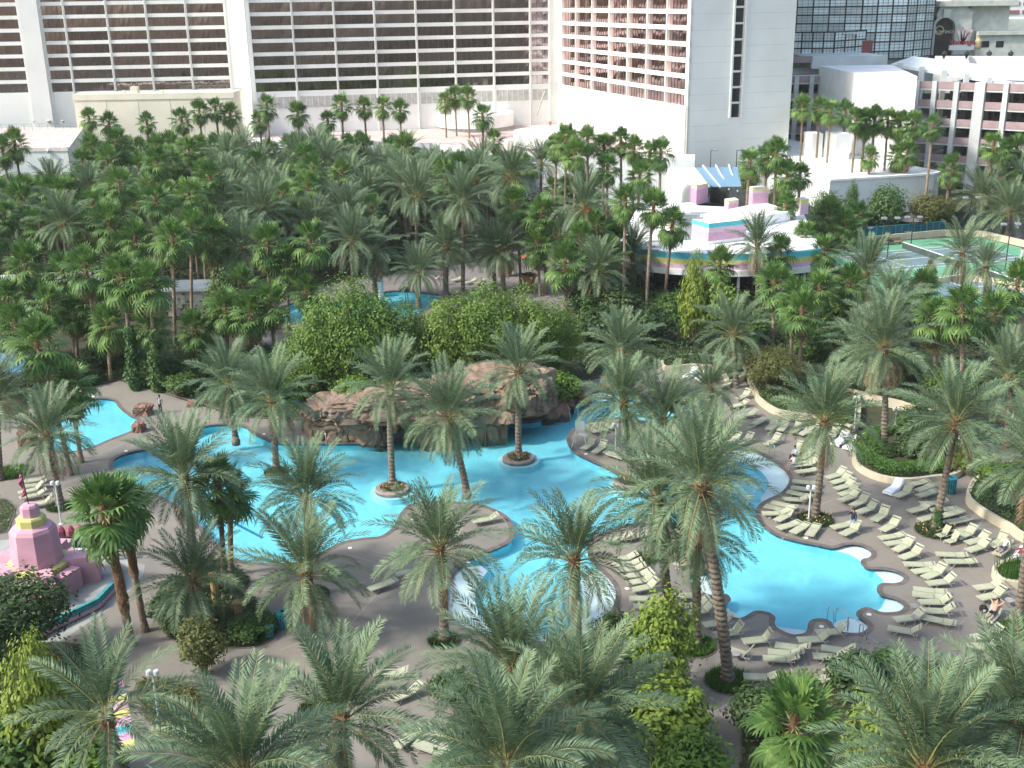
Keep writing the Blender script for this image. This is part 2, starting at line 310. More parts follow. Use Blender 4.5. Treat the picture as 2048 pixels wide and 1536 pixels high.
LEAF = {'yellow': leafmat('leaf_yellow_green', (0.095, 0.165, 0.018), (0.205, 0.280, 0.040), 0.22, 0.10),
        'lime': leafmat('leaf_lime', (0.070, 0.145, 0.016), (0.150, 0.240, 0.036), 0.22, 0.12),
        'green': leafmat('leaf_green', (0.045, 0.105, 0.018), (0.095, 0.170, 0.035), 0.25, 0.15),
        'dark': leafmat('leaf_dark', (0.028, 0.062, 0.016), (0.060, 0.105, 0.028), 0.2, 0.15),
        'olive': leafmat('leaf_olive', (0.070, 0.095, 0.022), (0.145, 0.150, 0.040), 0.25, 0.12),
        'grass': leafmat('leaf_grass', (0.040, 0.115, 0.014), (0.085, 0.180, 0.030), 0.25, 0.12)}

def frond_mb(bend, rs, L=4.3, n=46, wl=0.054, droop=0.25):
    mb = MB(); K = 11; pts = [Vector((0, 0, 0))]
    for i in range(K):
        ph = -bend * ((i + 0.5) / K) ** 1.35; pts.append(pts[-1] + Vector((math.cos(ph), 0, math.sin(ph))) * L / K)
    def at(t):
        u = t * K; i = min(int(u), K - 1); return pts[i].lerp(pts[i + 1], u - i), (pts[i + 1] - pts[i]).normalized()
    mb.tube([at(t)[0] for t in (0, .15, .35, .6, .85, 1)], [.05, .035, .026, .018, .012, .006], 3, 1, False)
    for k in range(n):
        t = 0.16 + 0.84 * (k + rs.random() * .4) / n; p, d = at(t); up = Vector((0, 1, 0)).cross(d) * -1
        ll = 0.74 * math.sin(math.pi * (0.14 + 0.80 * t)) ** 0.7 + 0.08
        for sgn in (-1, 1):
            fw = rs.uniform(0.55, 0.8); ve = rs.uniform(0.15, 0.55)
            e = (d * fw + Vector((0, sgn, 0)) * 0.85 + up * ve).normalized(); q = p + e * ll * rs.uniform(.88, 1.08) + Vector((0, 0, -droop * ll * rs.uniform(.5, 1.4)))
            mid = p + e * ll * 0.45; wv = d * wl * (0.75 + .25 * math.sin(3.14 * t))
            mb.add([p, mid + wv * .8, q, mid - wv * .8], [(0, 1, 2, 3)], 0)
    return mb
def fan_mb(rs, L=0.95, B=1.0, nseg=17, dr=0.35):
    mb = MB(); hub = Vector((L, 0, -0.05 * L))
    mb.tube([(0, 0, 0), (L * .5, 0, 0.02), hub], [.03, .022, .016], 3, 1, False)
    for k in range(nseg):
        a = R(-148 + 296 * (k + .5) / nseg) + rs.uniform(-.03, .03); ln = B * (1.0 - 0.22 * abs(a) / 2.6) * rs.uniform(.9, 1.08)
        d = Vector((math.cos(a), math.sin(a), 0)); n = Vector((-d.y, d.x, 0)); f = rs.uniform(.6, 1.3)
        m1 = hub + d * ln * .52 + Vector((0, 0, -.10 * ln + .05 * abs(math.sin(a)))); wd = ln * 0.078
        m2 = hub + d * ln * .82 + Vector((0, 0, -dr * .55 * ln * f)); tip = hub + d * ln * .98 + Vector((0, 0, -dr * 1.25 * ln * f))
        mb.add([hub, m1 + n * wd, m1 - n * wd, m2 + n * wd * .6, m2 - n * wd * .6, tip], [(0, 2, 1), (1, 2, 4, 3), (3, 4, 5)], 0)
    return mb
prs = random.Random(3)
DF = [[frond_mb(b, prs).mesh('date_frond', [M_DATE, M_RACH]) for _ in range(2)] for b in (0.45, 0.95, 1.45, 1.1)]
FF = [[fan_mb(prs, dr=d).mesh('fan_leaf', [M_FAN, M_RACH]) for _ in range(3)] for d in (0.1, 0.32, 0.65)]
DDEAD = frond_mb(1.5, prs, L=3.6, n=34, droop=.5).mesh('dry_frond', [M_DEAD, M_DEAD])
FDEAD = fan_mb(prs, dr=1.2).mesh('dry_leaf', [M_DEAD, M_DEAD])

def frond_set(kind, rs, n, sc):
    """list of (mesh, matrix) about the crown point"""
    out = []; hab = rs.uniform(96, 124); n = int(n * rs.uniform(.85, 1.1))
    for i in range(n):
        u = (i + .5) / n; az = i * 2.39996 + rs.uniform(-.25, .25)
        if kind == 'D':
            el = R(84 - hab * u ** 1.15) + rs.uniform(-.17, .17); bi = 0 if u < .28 else (1 if u < .6 else (2 if u < .85 else 3))
            s = sc * (0.86 + .22 * math.sin(math.pi * min(u + .15, 1))) * rs.uniform(.92, 1.06); me = rs.choice(DF[bi]); z = -0.55 * u
            r0 = 0.10 + .12 * u
        else:
            el = R(86 - 140 * u ** 1.1) + rs.uniform(-.2, .2); bi = 0 if u < .35 else (1 if u < .7 else 2)
            s = sc * rs.uniform(.85, 1.12) * (0.92 + .15 * u); me = rs.choice(FF[bi]); z = -0.75 * u; r0 = .08 + .1 * u
        M = Matrix.Translation((r0 * math.cos(az), r0 * math.sin(az), z * sc)) @ Matrix.Rotation(az, 4, 'Z') @ Matrix.Rotation(-el, 4, 'Y') @ Matrix.Rotation(rs.uniform(-.35, .35), 4, 'X') @ Matrix.Diagonal((s, s, s, 1))
        out.append((me, M))
    if kind == 'D' and n > 36:
        for i in range(rs.randrange(2, 6)):
            az = rs.uniform(0, 6.28); s = sc * rs.uniform(.8, 1.0); out.append((DDEAD, Matrix.Translation((0, 0, -.75 * sc)) @ Matrix.Rotation(az, 4, 'Z') @ Matrix.Rotation(R(rs.uniform(22, 50)), 4, 'Y') @ Matrix.Diagonal((s, s, s, 1))))
    if kind == 'F':
        for i in range(max(3, n // 7)):
            az = rs.uniform(0, 6.28); M = Matrix.Translation((0, 0, -.9 * sc)) @ Matrix.Rotation(az, 4, 'Z') @ Matrix.Rotation(R(rs.uniform(58, 80)), 4, 'Y') @ Matrix.Diagonal((sc * .95,) * 3 + (1,))
            out.append((FDEAD, M))
    return out
def merge(lst, name, mats):
    mb = MB()
    for me, M in lst:
        mb.add([M @ v.co for v in me.vertices], [tuple(p.vertices) for p in me.polygons]); k = len(me.polygons)
        mb.m[-k:] = [p.material_index + (2 if me is FDEAD else 0) for p in me.polygons]
    return mb.mesh(name, mats)
CR = {'D': [merge(frond_set('D', random.Random(20 + i), 44, 1), 'crown', [M_DATE, M_RACH]) for i in range(3)],
      'F': [merge(frond_set('F', random.Random(40 + i), 30, 1), 'crown', [M_FAN, M_RACH, M_DEAD, M_DEAD]) for i in range(4)]}

def trunk_mb(kind, top, rs, fine=True, r=None, boots=0.9):
    h = top.z; mb = MB(); n = 10 if fine else 7; step = 0.16 if fine else 0.6
    if kind == 'F': n = 8 if fine else 6; step = 0.35 if fine else 0.9
    K = max(4, int(h / step)); r0 = r or (0.27 if kind == 'D' else 0.20); ph = rs.uniform(0, 6.28); am = rs.uniform(.02, .10) * (h / 10) if fine else 0.05
    vs = []; mi = []
    for i in range(K + 1):
        t = i / K; z = t * h; cx = top.x * (t ** 1.15) + am * math.sin(math.pi * t) * math.cos(ph); cy = top.y * t + am * math.sin(math.pi * t) * math.sin(ph)
        rr = r0 * (1.0 - .22 * t + .45 * math.exp(-z / .35) + .05 * math.sin(t * 9 + ph))
        bt = h - z < boots
        if bt: rr *= 1.35 if kind == 'D' else 1.3
        for j in range(n):
            a = 2 * math.pi * (j + .5 * (i % 2)) / n
            q = rr * (1 + ((.13 if i % 2 else -.07) if kind == 'D' else (.05 if i % 2 else -.02)) + (rs.uniform(-.10, .16) if bt else rs.uniform(-.02, .02)))
            vs.append((cx + q * math.cos(a), cy + q * math.sin(a), z - (.25 if i == 0 else 0)))
    for i in range(K):
        bt = h - i / K * h < boots
        for j in range(n):
            if i % 2 == 0: fs = [(i*n+j, i*n+(j+1)%n, (i+1)*n+j), (i*n+(j+1)%n, (i+1)*n+(j+1)%n, (i+1)*n+j)]
            else: fs = [(i*n+j, (i+1)*n+(j+1)%n, (i+1)*n+j), (i*n+j, i*n+(j+1)%n, (i+1)*n+(j+1)%n)]
            mi += [(fs[0], 1 if bt else 0), (fs[1], 1 if bt else 0)]
    mb.v = vs; mb.f = [f for f, _ in mi]; mb.m = [m for _, m in mi]
    mb.add([(top.x, top.y, h + .25)], []); ti = len(mb.v) - 1
    for j in range(n): mb.f.append((K*n+j, K*n+(j+1)%n, ti)); mb.m.append(1)
    return mb
PALMS = []
def palm(kind, c, b, label, sc=1.0, n=None, fronds=True, r=None, boots=None, group=None, seed=None, ivy=0, fruit=False):
    """c: crown point (Vector), b: base point"""
    rs = random.Random(seed if seed is not None else int(c.x * 131 + c.y * 17) & 0xffff)
    nm = 'date_palm' if kind == 'D' else 'fan_palm'
    t = thing(nm, label, 'palm tree', b, 0, group); top = c - b; PALMS.append((b.x, b.y))
    trunk_mb(kind, top, rs, fronds, r, boots if boots is not None else (0.9 if kind == 'D' else 1.2)).build('trunk', [M_TRD if kind == 'D' else M_TRF, M_BOOT], t)
    if fronds:
        for me, M in frond_set(kind, rs, n or (47 if kind == 'D' else 34), sc):
            o = put('dry_frond' if me in (FDEAD, DDEAD) else 'frond', me, t); o.matrix_local = Matrix.Translation(top) @ M
    else:
        o = put('crown', rs.choice(CR[kind]), t); o.matrix_local = Matrix.Translation(top) @ Matrix.Rotation(rs.uniform(0, 6.28), 4, 'Z') @ Matrix.Diagonal((sc, sc, sc * rs.uniform(.9, 1.1), 1))
    if fruit:
        mb = MB()
        for k in range(14):
            a = rs.uniform(0, 6.28); p0 = top + Vector((0, 0, -.3)); e = Vector((math.cos(a), math.sin(a), 0))
            mb.tube([p0, p0 + e * .6 + Vector((0, 0, -.1)), p0 + e * 1.0 + Vector((0, 0, -.7))], [.02, .02, .06], 3)
            for q in range(20):
                p = p0 + e * rs.uniform(.75, 1.15) + Vector((rs.uniform(-.15, .15), rs.uniform(-.15, .15), rs.uniform(-1.0, -.3))); mb.lathe([(0.02, -.06), (.06, 0), (.02, .06)], 5, p)
        mb.build('fruit_cluster', mat('orange_dates', (0.42, 0.17, 0.03), 0.6, .3), t)
    if ivy:
        mb = MB()
        for k in range(int(ivy * (300 if ivy > 2 else 420))):
            z = rs.uniform(0, ivy); a = rs.uniform(0, 6.28); rr = (rs.uniform(.3, .62) if ivy > 2 else rs.uniform(.26, .36)) * (1.3 - .55 * z / ivy) * (1 + .5 * math.sin(z * 2.1 + 2 * a) * math.sin(z * .9 + a)); tt = z / top.z
            leafq(mb, Vector((top.x * tt ** 1.15 + rr * math.cos(a), top.y * tt + rr * math.sin(a), z)), Vector((math.cos(a), math.sin(a), .5)), rs.uniform(.14, .26) * (1 if ivy > 2 else .5), rs)
        mb.build('ivy', M_IVY, t)
    return t
def leafq(mb, p, nrm, s, rs, asp=0.6):
    nrm = (nrm + Vector((rs.uniform(-.9, .9), rs.uniform(-.9, .9), rs.uniform(-.5, .9)))).normalized()
    u = nrm.orthogonal().normalized(); u = Matrix.Rotation(rs.uniform(0, 6.28), 3, nrm) @ u; v = nrm.cross(u)
    mb.add([p - u * s, p + v * s * asp * .8, p + u * s, p - v * s * asp * .8], [(0, 1, 2, 3)])
def palm_px(kind, cx, cy, bx=None, by=None, label='', h=None, **k):
    if by is not None:
        b = G(bx, by); c = AT(cx, cy, b.y)
    else:
        c = G(cx, cy, h); b = Vector((c.x + (k.pop('lean', 0)), c.y + .2, 0))
    if kind == 'F' and by is not None and by < 980: k['sc'] = k.get('sc', 1) * 1.22
    return palm(kind, c, b, label, **k)

# ---- broadleaf crowns: leaves on many small clumps spread through the crown volume
def foliage_mb(rs, nclump, per, leaf, flat=1.0, rough=0.30, cr=0.30):
    mb = MB()
    for i in range(nclump):
        u = 1 - 2 * (i + .5) / nclump; a = i * 2.39996; rr = math.sqrt(max(0, 1 - u * u))
        d = Vector((rr * math.cos(a), rr * math.sin(a), u)); rad = rs.uniform(1 - 1.6 * rough, 1.0) if rs.random() < .8 else rs.uniform(.3, .7)
        c = d * rad * (1 - cr * .5); c.z *= flat; cs = cr * rs.uniform(.55, 1.25)
        for k in range(per):
            e = Vector((rs.gauss(0, 1), rs.gauss(0, 1), rs.gauss(0, 1))).normalized(); q = cs * rs.random() ** .4
            leafq(mb, c + e * q, e + d * .8 + Vector((0, 0, .5)), leaf * rs.uniform(.7, 1.3), rs)
    return mb
FOLV = {}
def folmesh(style, color):
    k = (style, color)
    if k not in FOLV:
        P = {'big': (190, 66, .030, .95, .42, .23), 'bush': (80, 40, .075, .8), 'tree': (90, 48, .055, 1.0), 'cone': (90, 44, .055, 1.0), 'low': (60, 40, .085, .55)}[style]
        L = []
        for i in range(3):
            mb = foliage_mb(random.Random(i * 13 + len(style)), *P)
            if style == 'cone': mb.v = [(x * (1.05 - .75 * (z * .5 + .5)), y * (1.05 - .75 * (z * .5 + .5)), z) for x, y, z in mb.v]
            L.append(mb.mesh('foliage', LEAF[color]))
        FOLV[k] = L
    return FOLV[k]
def stems_mb(rs, r, h, lo, n=5):
    mb = MB()
    for i in range(n):
        a = i * 6.28 / n + rs.uniform(-.3, .3); e = Vector((math.cos(a) * r * rs.uniform(.4, .7), math.sin(a) * r * rs.uniform(.4, .7), 0))
        mb.tube([Vector((0, 0, -.2)), e * .25 + Vector((0, 0, lo + h * .15)), e + Vector((0, 0, lo + h * .55))], [.05 + r * .03, .04 + r * .015, .015], 5)
    return mb
def shrub(name, cat, label, b, rx, h, color, style='bush', lo=0.0, ry=None, group=None, trunk=True, seed=0):
    """leafy plant with its crown from lo to lo+h above the base b"""
    rs = random.Random(int(b.x * 77 + b.y * 13) + seed); t = thing(name, label, cat, b, 0, group)
    if trunk: stems_mb(rs, rx, h, lo, 5 if rx > 1 else 3).build('trunk' if cat == 'tree' else 'stem', M_WOOD, t)
    o = put('crown' if cat == 'tree' else 'foliage', rs.choice(folmesh(style, color)), t)
    o.matrix_local = Matrix.Translation((0, 0, lo + h / 2)) @ Matrix.Rotation(rs.uniform(0, 6.28), 4, 'Z') @ Matrix.Diagonal((rx, ry or rx, h / 2, 1))
    return t
# ------------------------------------------------------------ buildings
M_TW = mat('tower_white', (0.70, 0.71, 0.67), 0.75, 0.04, 0.15)
M_TWC = mat('tower_cream', (0.66, 0.63, 0.50), 0.8, 0.05, 0.2)
M_WHITE = mat('white_stucco', (0.80, 0.80, 0.77), 0.8, 0.04, 0.3)
M_OFFW = mat('offwhite_stucco', (0.62, 0.66, 0.64), 0.8, 0.05, 0.3)
M_LOUV = mat('louvre_grey', (0.42, 0.42, 0.38), 0.7, 0.1, 1)
M_PINKR = mat('pink_roof', (0.52, 0.42, 0.39), 0.9, 0.08, 0.6)
M_DARK = mat('dark_metal', (0.03, 0.035, 0.04), 0.5, 0.2)
M_GREYM = mat('grey_metal', (0.33, 0.35, 0.36), 0.45, 0.1, metal=0.3)
M_MULL = mat('bronze_mullion', (0.10, 0.07, 0.065), 0.5, 0.1)
def glassmat(name, col, rough=0.04, bump=0.12, metal=1.0, sc=0.35):
    m = mat(name, col, rough, 0.06, 0.5, metal=metal, spec=0.5, objvar=0.34)
    t = m.node_tree; N = t.nodes; L = t.links; n = N.new('ShaderNodeTexNoise'); n.inputs['Scale'].default_value = sc; n.inputs['Detail'].default_value = 1
    L.new(N['Texture Coordinate'].outputs['Object'], n.inputs['Vector']); b = N.new('ShaderNodeBump'); b.inputs['Strength'].default_value = bump; b.inputs['Distance'].default_value = .3
    L.new(n.outputs['Fac'], b.inputs['Height']); L.new(b.outputs[0], N['Principled BSDF'].inputs['Normal']); return m
M_GLB = glassmat('bronze_mirror_glass', (0.37, 0.32, 0.34), 0.06, 0.05)
M_GLR = glassmat('rose_mirror_glass', (0.80, 0.56, 0.53), 0.06, 0.05)
M_GLS = glassmat('painted_sky_glass', (0.74, 0.84, 0.83), 0.4, 0.03, 0.1)  # bright sky reflection put into a pale, mostly matt base colour
M_GLD = glassmat('dark_glass', (0.02, 0.022, 0.025), 0.08, 0.02, 0.0)

FL = 2.75; WIN_H = 1.95
def facade(t, A, B, stops, zbot, rows, glass, zlow, ztop, panes=6, depth=0.45, wtop=0.12, wallm=None):
    """window wall from ground point A to B (left to right as seen); stops: bay edges as 0..1 along it"""
    A = Vector((A[0], A[1], 0)); B = Vector((B[0], B[1], 0)); Ln = (B - A).length; u = (B - A) / Ln
    ang = math.atan2(u.y, u.x); M = Matrix.Translation(A) @ Matrix.Rotation(ang, 4, 'Z'); wm = wallm or M_TW
    mb = MB(); PW = 0.42; S_ = [s * Ln for s in stops]
    mb.box(0, Ln, 0, .5, zlow, zbot, M=M)                                    # plinth wall below the first row
    for r in range(rows):
        z = zbot + r * FL; mb.box(0, Ln, 0.02, .5, z + WIN_H, z + FL, M=M)      # spandrel bands
    if S_[0] > .1: mb.box(0, S_[0] - PW / 2, -.10, .5, zbot, ztop, M=M)
    if Ln - S_[-1] > .1: mb.box(S_[-1] + PW / 2, Ln, -.10, .5, zbot, ztop, M=M)
    for s in S_: mb.box(s - PW / 2, s + PW / 2, -.22, .5, zlow, ztop, M=M)     # pilasters
    for s in S_[1:-1]: mb.box(s - .04, s + .04, -.26, -.21, zlow, ztop, 1, M=M)    # joint in the pilaster
    mb.build('wall', [wm, M_LOUV], t)
    cache = {}
    for i in range(len(S_) - 1):
        x0 = S_[i] + PW / 2; x1 = S_[i + 1] - PW / 2; wd = x1 - x0; key = round(wd, 1)
        if key not in cache:
            np_ = max(2, round(wd / 1.25))
            g = MB(); fr = MB()
            for k in range(np_):     # each pane tips a little differently
                a0 = wd * k / np_; a1 = wd * (k + 1) / np_; j = [rnd.uniform(-.012, .012) for _ in range(4)]
                g.add([(a0, j[0], 0), (a1, j[1], 0), (a1, j[2], WIN_H), (a0, j[3], WIN_H)], [(0, 1, 2, 3)])
            for k in range(1, np_): fr.box(wd * k / np_ - .035, wd * k / np_ + .035, -.07, .03, 0.05, WIN_H - .05)
            fr.box(0, wd, -.08, .03, WIN_H - .05, WIN_H); fr.box(0, wd, -.08, .03, 0, .05)
            cache[key] = (g.mesh('window_glass', glass), fr.mesh('window_mullions', M_MULL))
        for r in range(rows):
            o = put('window', cache[key][0], t); o.matrix_local = M @ Matrix.Translation((x0, depth - .1, zbot + r * FL))
            put('mullion', cache[key][1], o)
    return M, Ln, S_
def frac(pxs, A, B, py=120):
    """fractions along A-B where the photo columns pxs fall"""
    A = Vector(A); B = Vector(B); out = []
    for px in pxs:
        d = ray(px, py); u = B - A  # solve A + s u = k d.xy
        den = u.x * d.y - u.y * d.x; out.append((-A.x * d.y + A.y * d.x) / den)
    return out

# --- hotel tower, west wing with two stepped window walls and the side wing
t = thing('hotel_tower', 'white slab hotel tower with rows of bronze ribbon windows across the background', 'building', (0, 0, 0))
Y2L, Y2R = 253.0, 267.0
A2 = (XAT(497, Y2L, 120), Y2L); CN = (XAT(1117, Y2R, 120), Y2R)
zb2 = AT(513, 184, Y2L + .5).z
pil = [505, 590, 673, 753, 835, 911, 988, 1061, 1099]
ZT = zb2 + 11 * FL
M2, L2, S2 = facade(t, A2, CN, frac(pil, A2, CN), zb2, 11, M_GLB, 0, ZT)
mb = MB()                                                                   # grey louvre panels under the first row
for i in range(len(S2) - 1):
    mb.box(S2[i] + .5, S2[i + 1] - .5, -.06, .1, zb2 - 3.6, zb2 - 1.2, M=M2)
    k = int((S2[i + 1] - S2[i]) / 1.3)
    for j in range(1, k): x = S2[i] + .5 + (S2[i + 1] - S2[i] - 1) * j / k; mb.box(x - .04, x + .04, -.1, .1, zb2 - 3.6, zb2 - 1.2, 1, M=M2)
mb.build('louvre_panel', [M_LOUV, M_TW], t)
A1 = (XAT(-230, 259), 259.0); B1 = (XAT(497, 266), 266.0)
zb1 = AT(190, 183, 262).z
M1, L1, S1 = facade(t, A1, B1, frac([-225, -140, -45, 51], A1, B1), zb1, 11, M_GLB, 0, ZT) if False else (None, None, None)
fa = frac([53, 92], A1, B1); Am = Vector(A1).lerp(Vector(B1), fa[0]); Bm = Vector(A1).lerp(Vector(B1), fa[1])
facade(t, A1, tuple(Am), frac([-225, -140, -45, 50], A1, tuple(Am)), zb1, 11, M_GLB, 0, ZT)
facade(t, tuple(Bm), B1, frac([94, 140, 224, 302, 381, 458], tuple(Bm), B1), zb1, 11, M_GLB, 0, ZT)
pm = MB(); d_ = (Bm - Am).normalized(); nn = Vector((d_.y, -d_.x)) * 1.2
pm.prism([tuple(Am + nn), tuple(Bm + nn), tuple(Bm - nn), tuple(Am - nn)], 0, ZT); pm.build('pillar', M_TW, t); pm = MB(); pm.prism([A2, B1, (B1[0] + 2, B1[1] + 2), (A2[0] + 3, A2[1] + 2)], 0, ZT)
pm.build('pillar', M_TW, t)
# side wing coming toward the camera
YW = 206.0; BW = (XAT(1378, YW, 150), YW)
zw = zb2
pw = [1124, 1152, 1184, 1218, 1255, 1293, 1332, 1374]
MW, LW, SW = facade(t, CN, BW, frac(pw, CN, BW, 150), zw - .2, 12, M_GLR, 0, ZT, panes=4)
uw = (Vector(BW) - Vector(CN)).normalized(); pe = Vector((-uw.y, uw.x))
def along(px, py=150):
    d = ray(px, py); A = Vector(BW); den = pe.x * d.y - pe.y * d.x; return (-A.x * d.y + A.y * d.x) / den
e1 = along(1575); s0, s1 = along(1464, 150), along(1484, 150)
em = MB(); ang = math.atan2(pe.y, pe.x); ME = Matrix.Translation((BW[0], BW[1], 0)) @ Matrix.Rotation(ang, 4, 'Z')
zs = AT(1470, 235, YW + 3).z
em.box(0, s0, 0, 1, 0, ZT, M=ME); em.box(s1, e1, 0, 1, 0, ZT, M=ME); em.box(s0, s1, 0, 1, 0, zs, M=ME); em.box(s0 - .35, s0, -.35, -.002, zs, ZT, M=ME); em.box(s1, s1 + .35, -.35, -.002, zs, ZT, M=ME)
em.box(e1, e1 + 1, .0, 60, 0, ZT, M=ME)
k = zs + FL
while k < ZT: em.box(s0, s1, .25, .9, k - .35, k, M=ME); k += FL
em.build('end_wall', M_TW, t)
gm = MB(); gm.box(s0 + .01, s1 - .01, .55, .7, zs, ZT, M=ME); gm.build('stair_window', M_GLD, t)
jm = MB()                                                                    # panel joints on the end wall
for z in [zs - 4 + i * FL for i in range(11)]:
    jm.box(.05, s0 - .4, -.012, 0, z, z + .05, M=ME); jm.box(s1 + .4, e1 - .05, -.012, 0, z, z + .05, M=ME)
jm.build('panel_joint', mat('joint_grey', (0.5, 0.52, 0.5), .8), t)
mb = MB(); mb.prism([(A1[0], A1[1] + 1), (B1[0], B1[1] + 1.5), (A2[0], A2[1] + 1.5), (CN[0], CN[1] + 1.5), (BW[0] + 1.5, BW[1] + 1.5), tuple(Vector(BW) + pe * e1 + Vector((0, 2))), (BW[0] + 60, 330), (A1[0], 300)], ZT, ZT + .8)
mb.build('roof', M_TW, t)

# --- podium, annex and terraces before the tower
def block(name, label, px, Y0, Y1, ztop, m, z0=0, py=None, mt=None, cat='building', parent=None, para=0.0):
    """box whose front edge spans the photo columns px at distance Y0"""
    y = py or 250; x0, x1 = XAT(px[0], Y0, y), XAT(px[1], Y0, y); mb = MB()
    mb.box(x0, x1, Y0, Y1, z0, ztop)
    if para: mb.prism([(x0, Y0), (x1, Y0), (x1, Y0 + .4), (x0, Y0 + .4)], ztop, ztop + para); mb.prism([(x0, Y1 - .4), (x1, Y1 - .4), (x1, Y1), (x0, Y1)], ztop, ztop + para)
    o = mb.build('wall', m, parent); return o, x0, x1
ta = thing('annex_block', 'cream windowless annex with roof units in front of the tower', 'building', (0, 0, 0))
YA = 246.0; zA = AT(300, 188, YA).z; xa0, xa1 = XAT(152, YA, 230), XAT(470, YA, 230)
mb = MB(); mb.box(xa0, xa1, YA, 252.5, 0, zA); mb.box(xa0 - .15, xa1 + .15, YA - .15, 252.3, zA - 1.1, zA + .15)
mb.build('wall', M_TWC, ta)
jb_ = MB()
for k in range(1, 5): x = xa0 + (xa1 - xa0) * k / 5; jb_.box(x - .06, x + .06, YA - .03, YA + .02, 0, zA - 1.1)
jb_.build('pilaster_joint', M_LOUV, ta)
rb = MB()
for k in range(9): x = XAT(378, YA + 2) + k * 1.2; rb.box(x, x + .06, YA + 1, YA + 1.06, zA + .15, zA + 1.5)
rb.box(XAT(378, YA + 2), XAT(378, YA + 2) + 9.7, YA + 1, YA + 1.06, zA + 1.44, zA + 1.5); rb.box(XAT(378, YA + 2), XAT(378, YA + 2) + 9.7, YA + 1, YA + 1.06, zA + .8, zA + .86)
rb.build('roof_railing', M_GREYM, ta)
ub = MB(); ub.box(XAT(273, YA), XAT(287, YA), YA + .5, YA + 2, zA + .15, zA + 1.5); ub.box(XAT(257, YA), XAT(262, YA), YA + .5, YA + 1.2, zA + .15, zA + .8); ub.box(XAT(329, YA), XAT(338, YA), YA + .5, YA + 1.2, zA + .15, zA + .7)
ub.build('roof_unit', M_TWC, ta)
tl = thing('pink_roof_building', 'low building with pink gravel roof and pale wall at the left edge', 'building', (0, 0, 0))
zl = 11.0; Yf = G(60, 303, zl).y
xl0, xl1 = XAT(-250, Yf, 300), XAT(135, Yf, 300); xb1 = XAT(152, 245, 240)
mb = MB(); mb.prism([(xl0, Yf), (xl1, Yf), (xb1, 250), (xl0 - 15, 258)], 0, zl, 0, 1); mb.build('wall', [M_OFFW, M_PINKR], tl)
mb = MB(); mb.prism([(xl0, Yf - .15), (xl1 + .15, Yf - .15), (xl1 + .15, Yf + .35), (xl0, Yf + .35)], zl, zl + .7); mb.prism([(xl1 - .2, Yf + .35), (xl1 + .15, Yf + .35), (xb1 + .2, 249), (xb1 - .2, 249)], zl, zl + .5)
mb.build('parapet', mat('pink_parapet', (.66, .60, .55), .8), tl)
rb = MB(); xr0, xr1 = XAT(-100, 246, 230), XAT(150, 246, 230)
n_ = 16
for k in range(n_ + 1): x = xr0 + (xr1 - xr0) * k / n_; rb.box(x, x + .07, 247, 247.07, zl, zl + 1.3)
rb.box(xr0, xr1, 247, 247.06, zl + 1.24, zl + 1.3); rb.box(xr0, xr1, 247, 247.06, zl + .6, zl + .66); rb.build('roof_railing', M_GREYM, tl)
vb = MB()
for px in (70, 98, 126): p = G(px, 247, zl); vb.lathe([(.35, 0), (.35, .5), (.5, .6), (.1, .8)], 10, p)
vb.build('roof_vent', M_LOUV, tl)
lg = MB(); p = AT(97, 302, Yf - .3); lg.lathe([(.05, -.4), (.35, -.25), (.42, 0), (.35, .25), (.05, .4)], 12, p)
o = lg.build('dome_camera_housing', mat('chrome_ball', (.85, .85, .85), .08, .02, metal=1.0), tl, smooth=True)

tp = thing('podium_building', 'white podium with pink terrace roof in front of the tower corner', 'building', (0, 0, 0))
zp = 8.6
mb = MB(); Yp = 212
pod = [(XAT(480, 240, 300), 240), (XAT(860, 230, 300), 226), (XAT(1000, 214), 212), (XAT(1385, 205, 300), 202), (BW[0] - .2, BW[1] - .3), (CN[0] - .4, CN[1] - .3), (A2[0] + .5, A2[1] - .4)]
mb.prism(pod, 0, zp, 0, 1); mb.build('wall', [M_OFFW, M_PINKR], tp)
mb = MB()
for a, b in zip(pod[:4], pod[1:4]):
    a = Vector(a); b = Vector(b); d = (b - a).normalized(); n2 = Vector((-d.y, d.x)) * .35
    mb.prism([tuple(a), tuple(b), tuple(b + n2), tuple(a + n2)], zp, zp + .9)
mb.build('parapet', M_WHITE, tp)
mb = MB()
for px, py, wx, h in ((1245, 262, 7, 4.2), (1165, 232, 6, 6.5), (1325, 290, 6, 3.0)):
    p = G(px, py + 14, zp); mb = MB(); mb.box(p.x - wx / 2, p.x + wx / 2, p.y, p.y + 5, zp, zp + h); mb.build('stair_house', M_WHITE, tp)
vb = MB()
for px, py in ((1061, 238), (1066, 240), (1071, 242), (1084, 246), (1100, 250), (1130, 262)): vb.lathe([(.3, 0), (.3, .5), (.4, .7), (.1, .9)], 8, G(px, py, zp))
vb.build('roof_vent', mat('brick_vent', (.40, .22, .18), .8), tp)
lb = MB(); a = AT(1073, 231, 262); b = AT(1090, 182, 262.0); lb.tube([a, b], .18, 5); lb.build('ladder', M_LOUV, tp)
for nm, cx, cy, rr, hh, lab in (('d', 950, 262, 8.6, 3.6, 'larger white cylindrical roof drum left of the other drum, before the tower'), ('e', 1112, 303, 8.0, 3.4, 'nearer white cylindrical roof drum right of the other drum')):
    c = G(cx, cy, zp + .02); d = thing('roof_drum', lab, 'roof structure', (c.x, c.y + rr * .6, zp))
    mb = MB(); mb.lathe([(rr, .8), (rr, hh), (rr - .45, hh), (rr - .45, hh - .9), (0.05, hh - .7)], 44, cap=False); mb.build('rim', M_WHITE, d, smooth=False)
    mb = MB(); mb.lathe([(rr - .5, 0.0), (rr - .5, .82)], 44); mb.build('base_shadow_gap', M_LOUV, d)
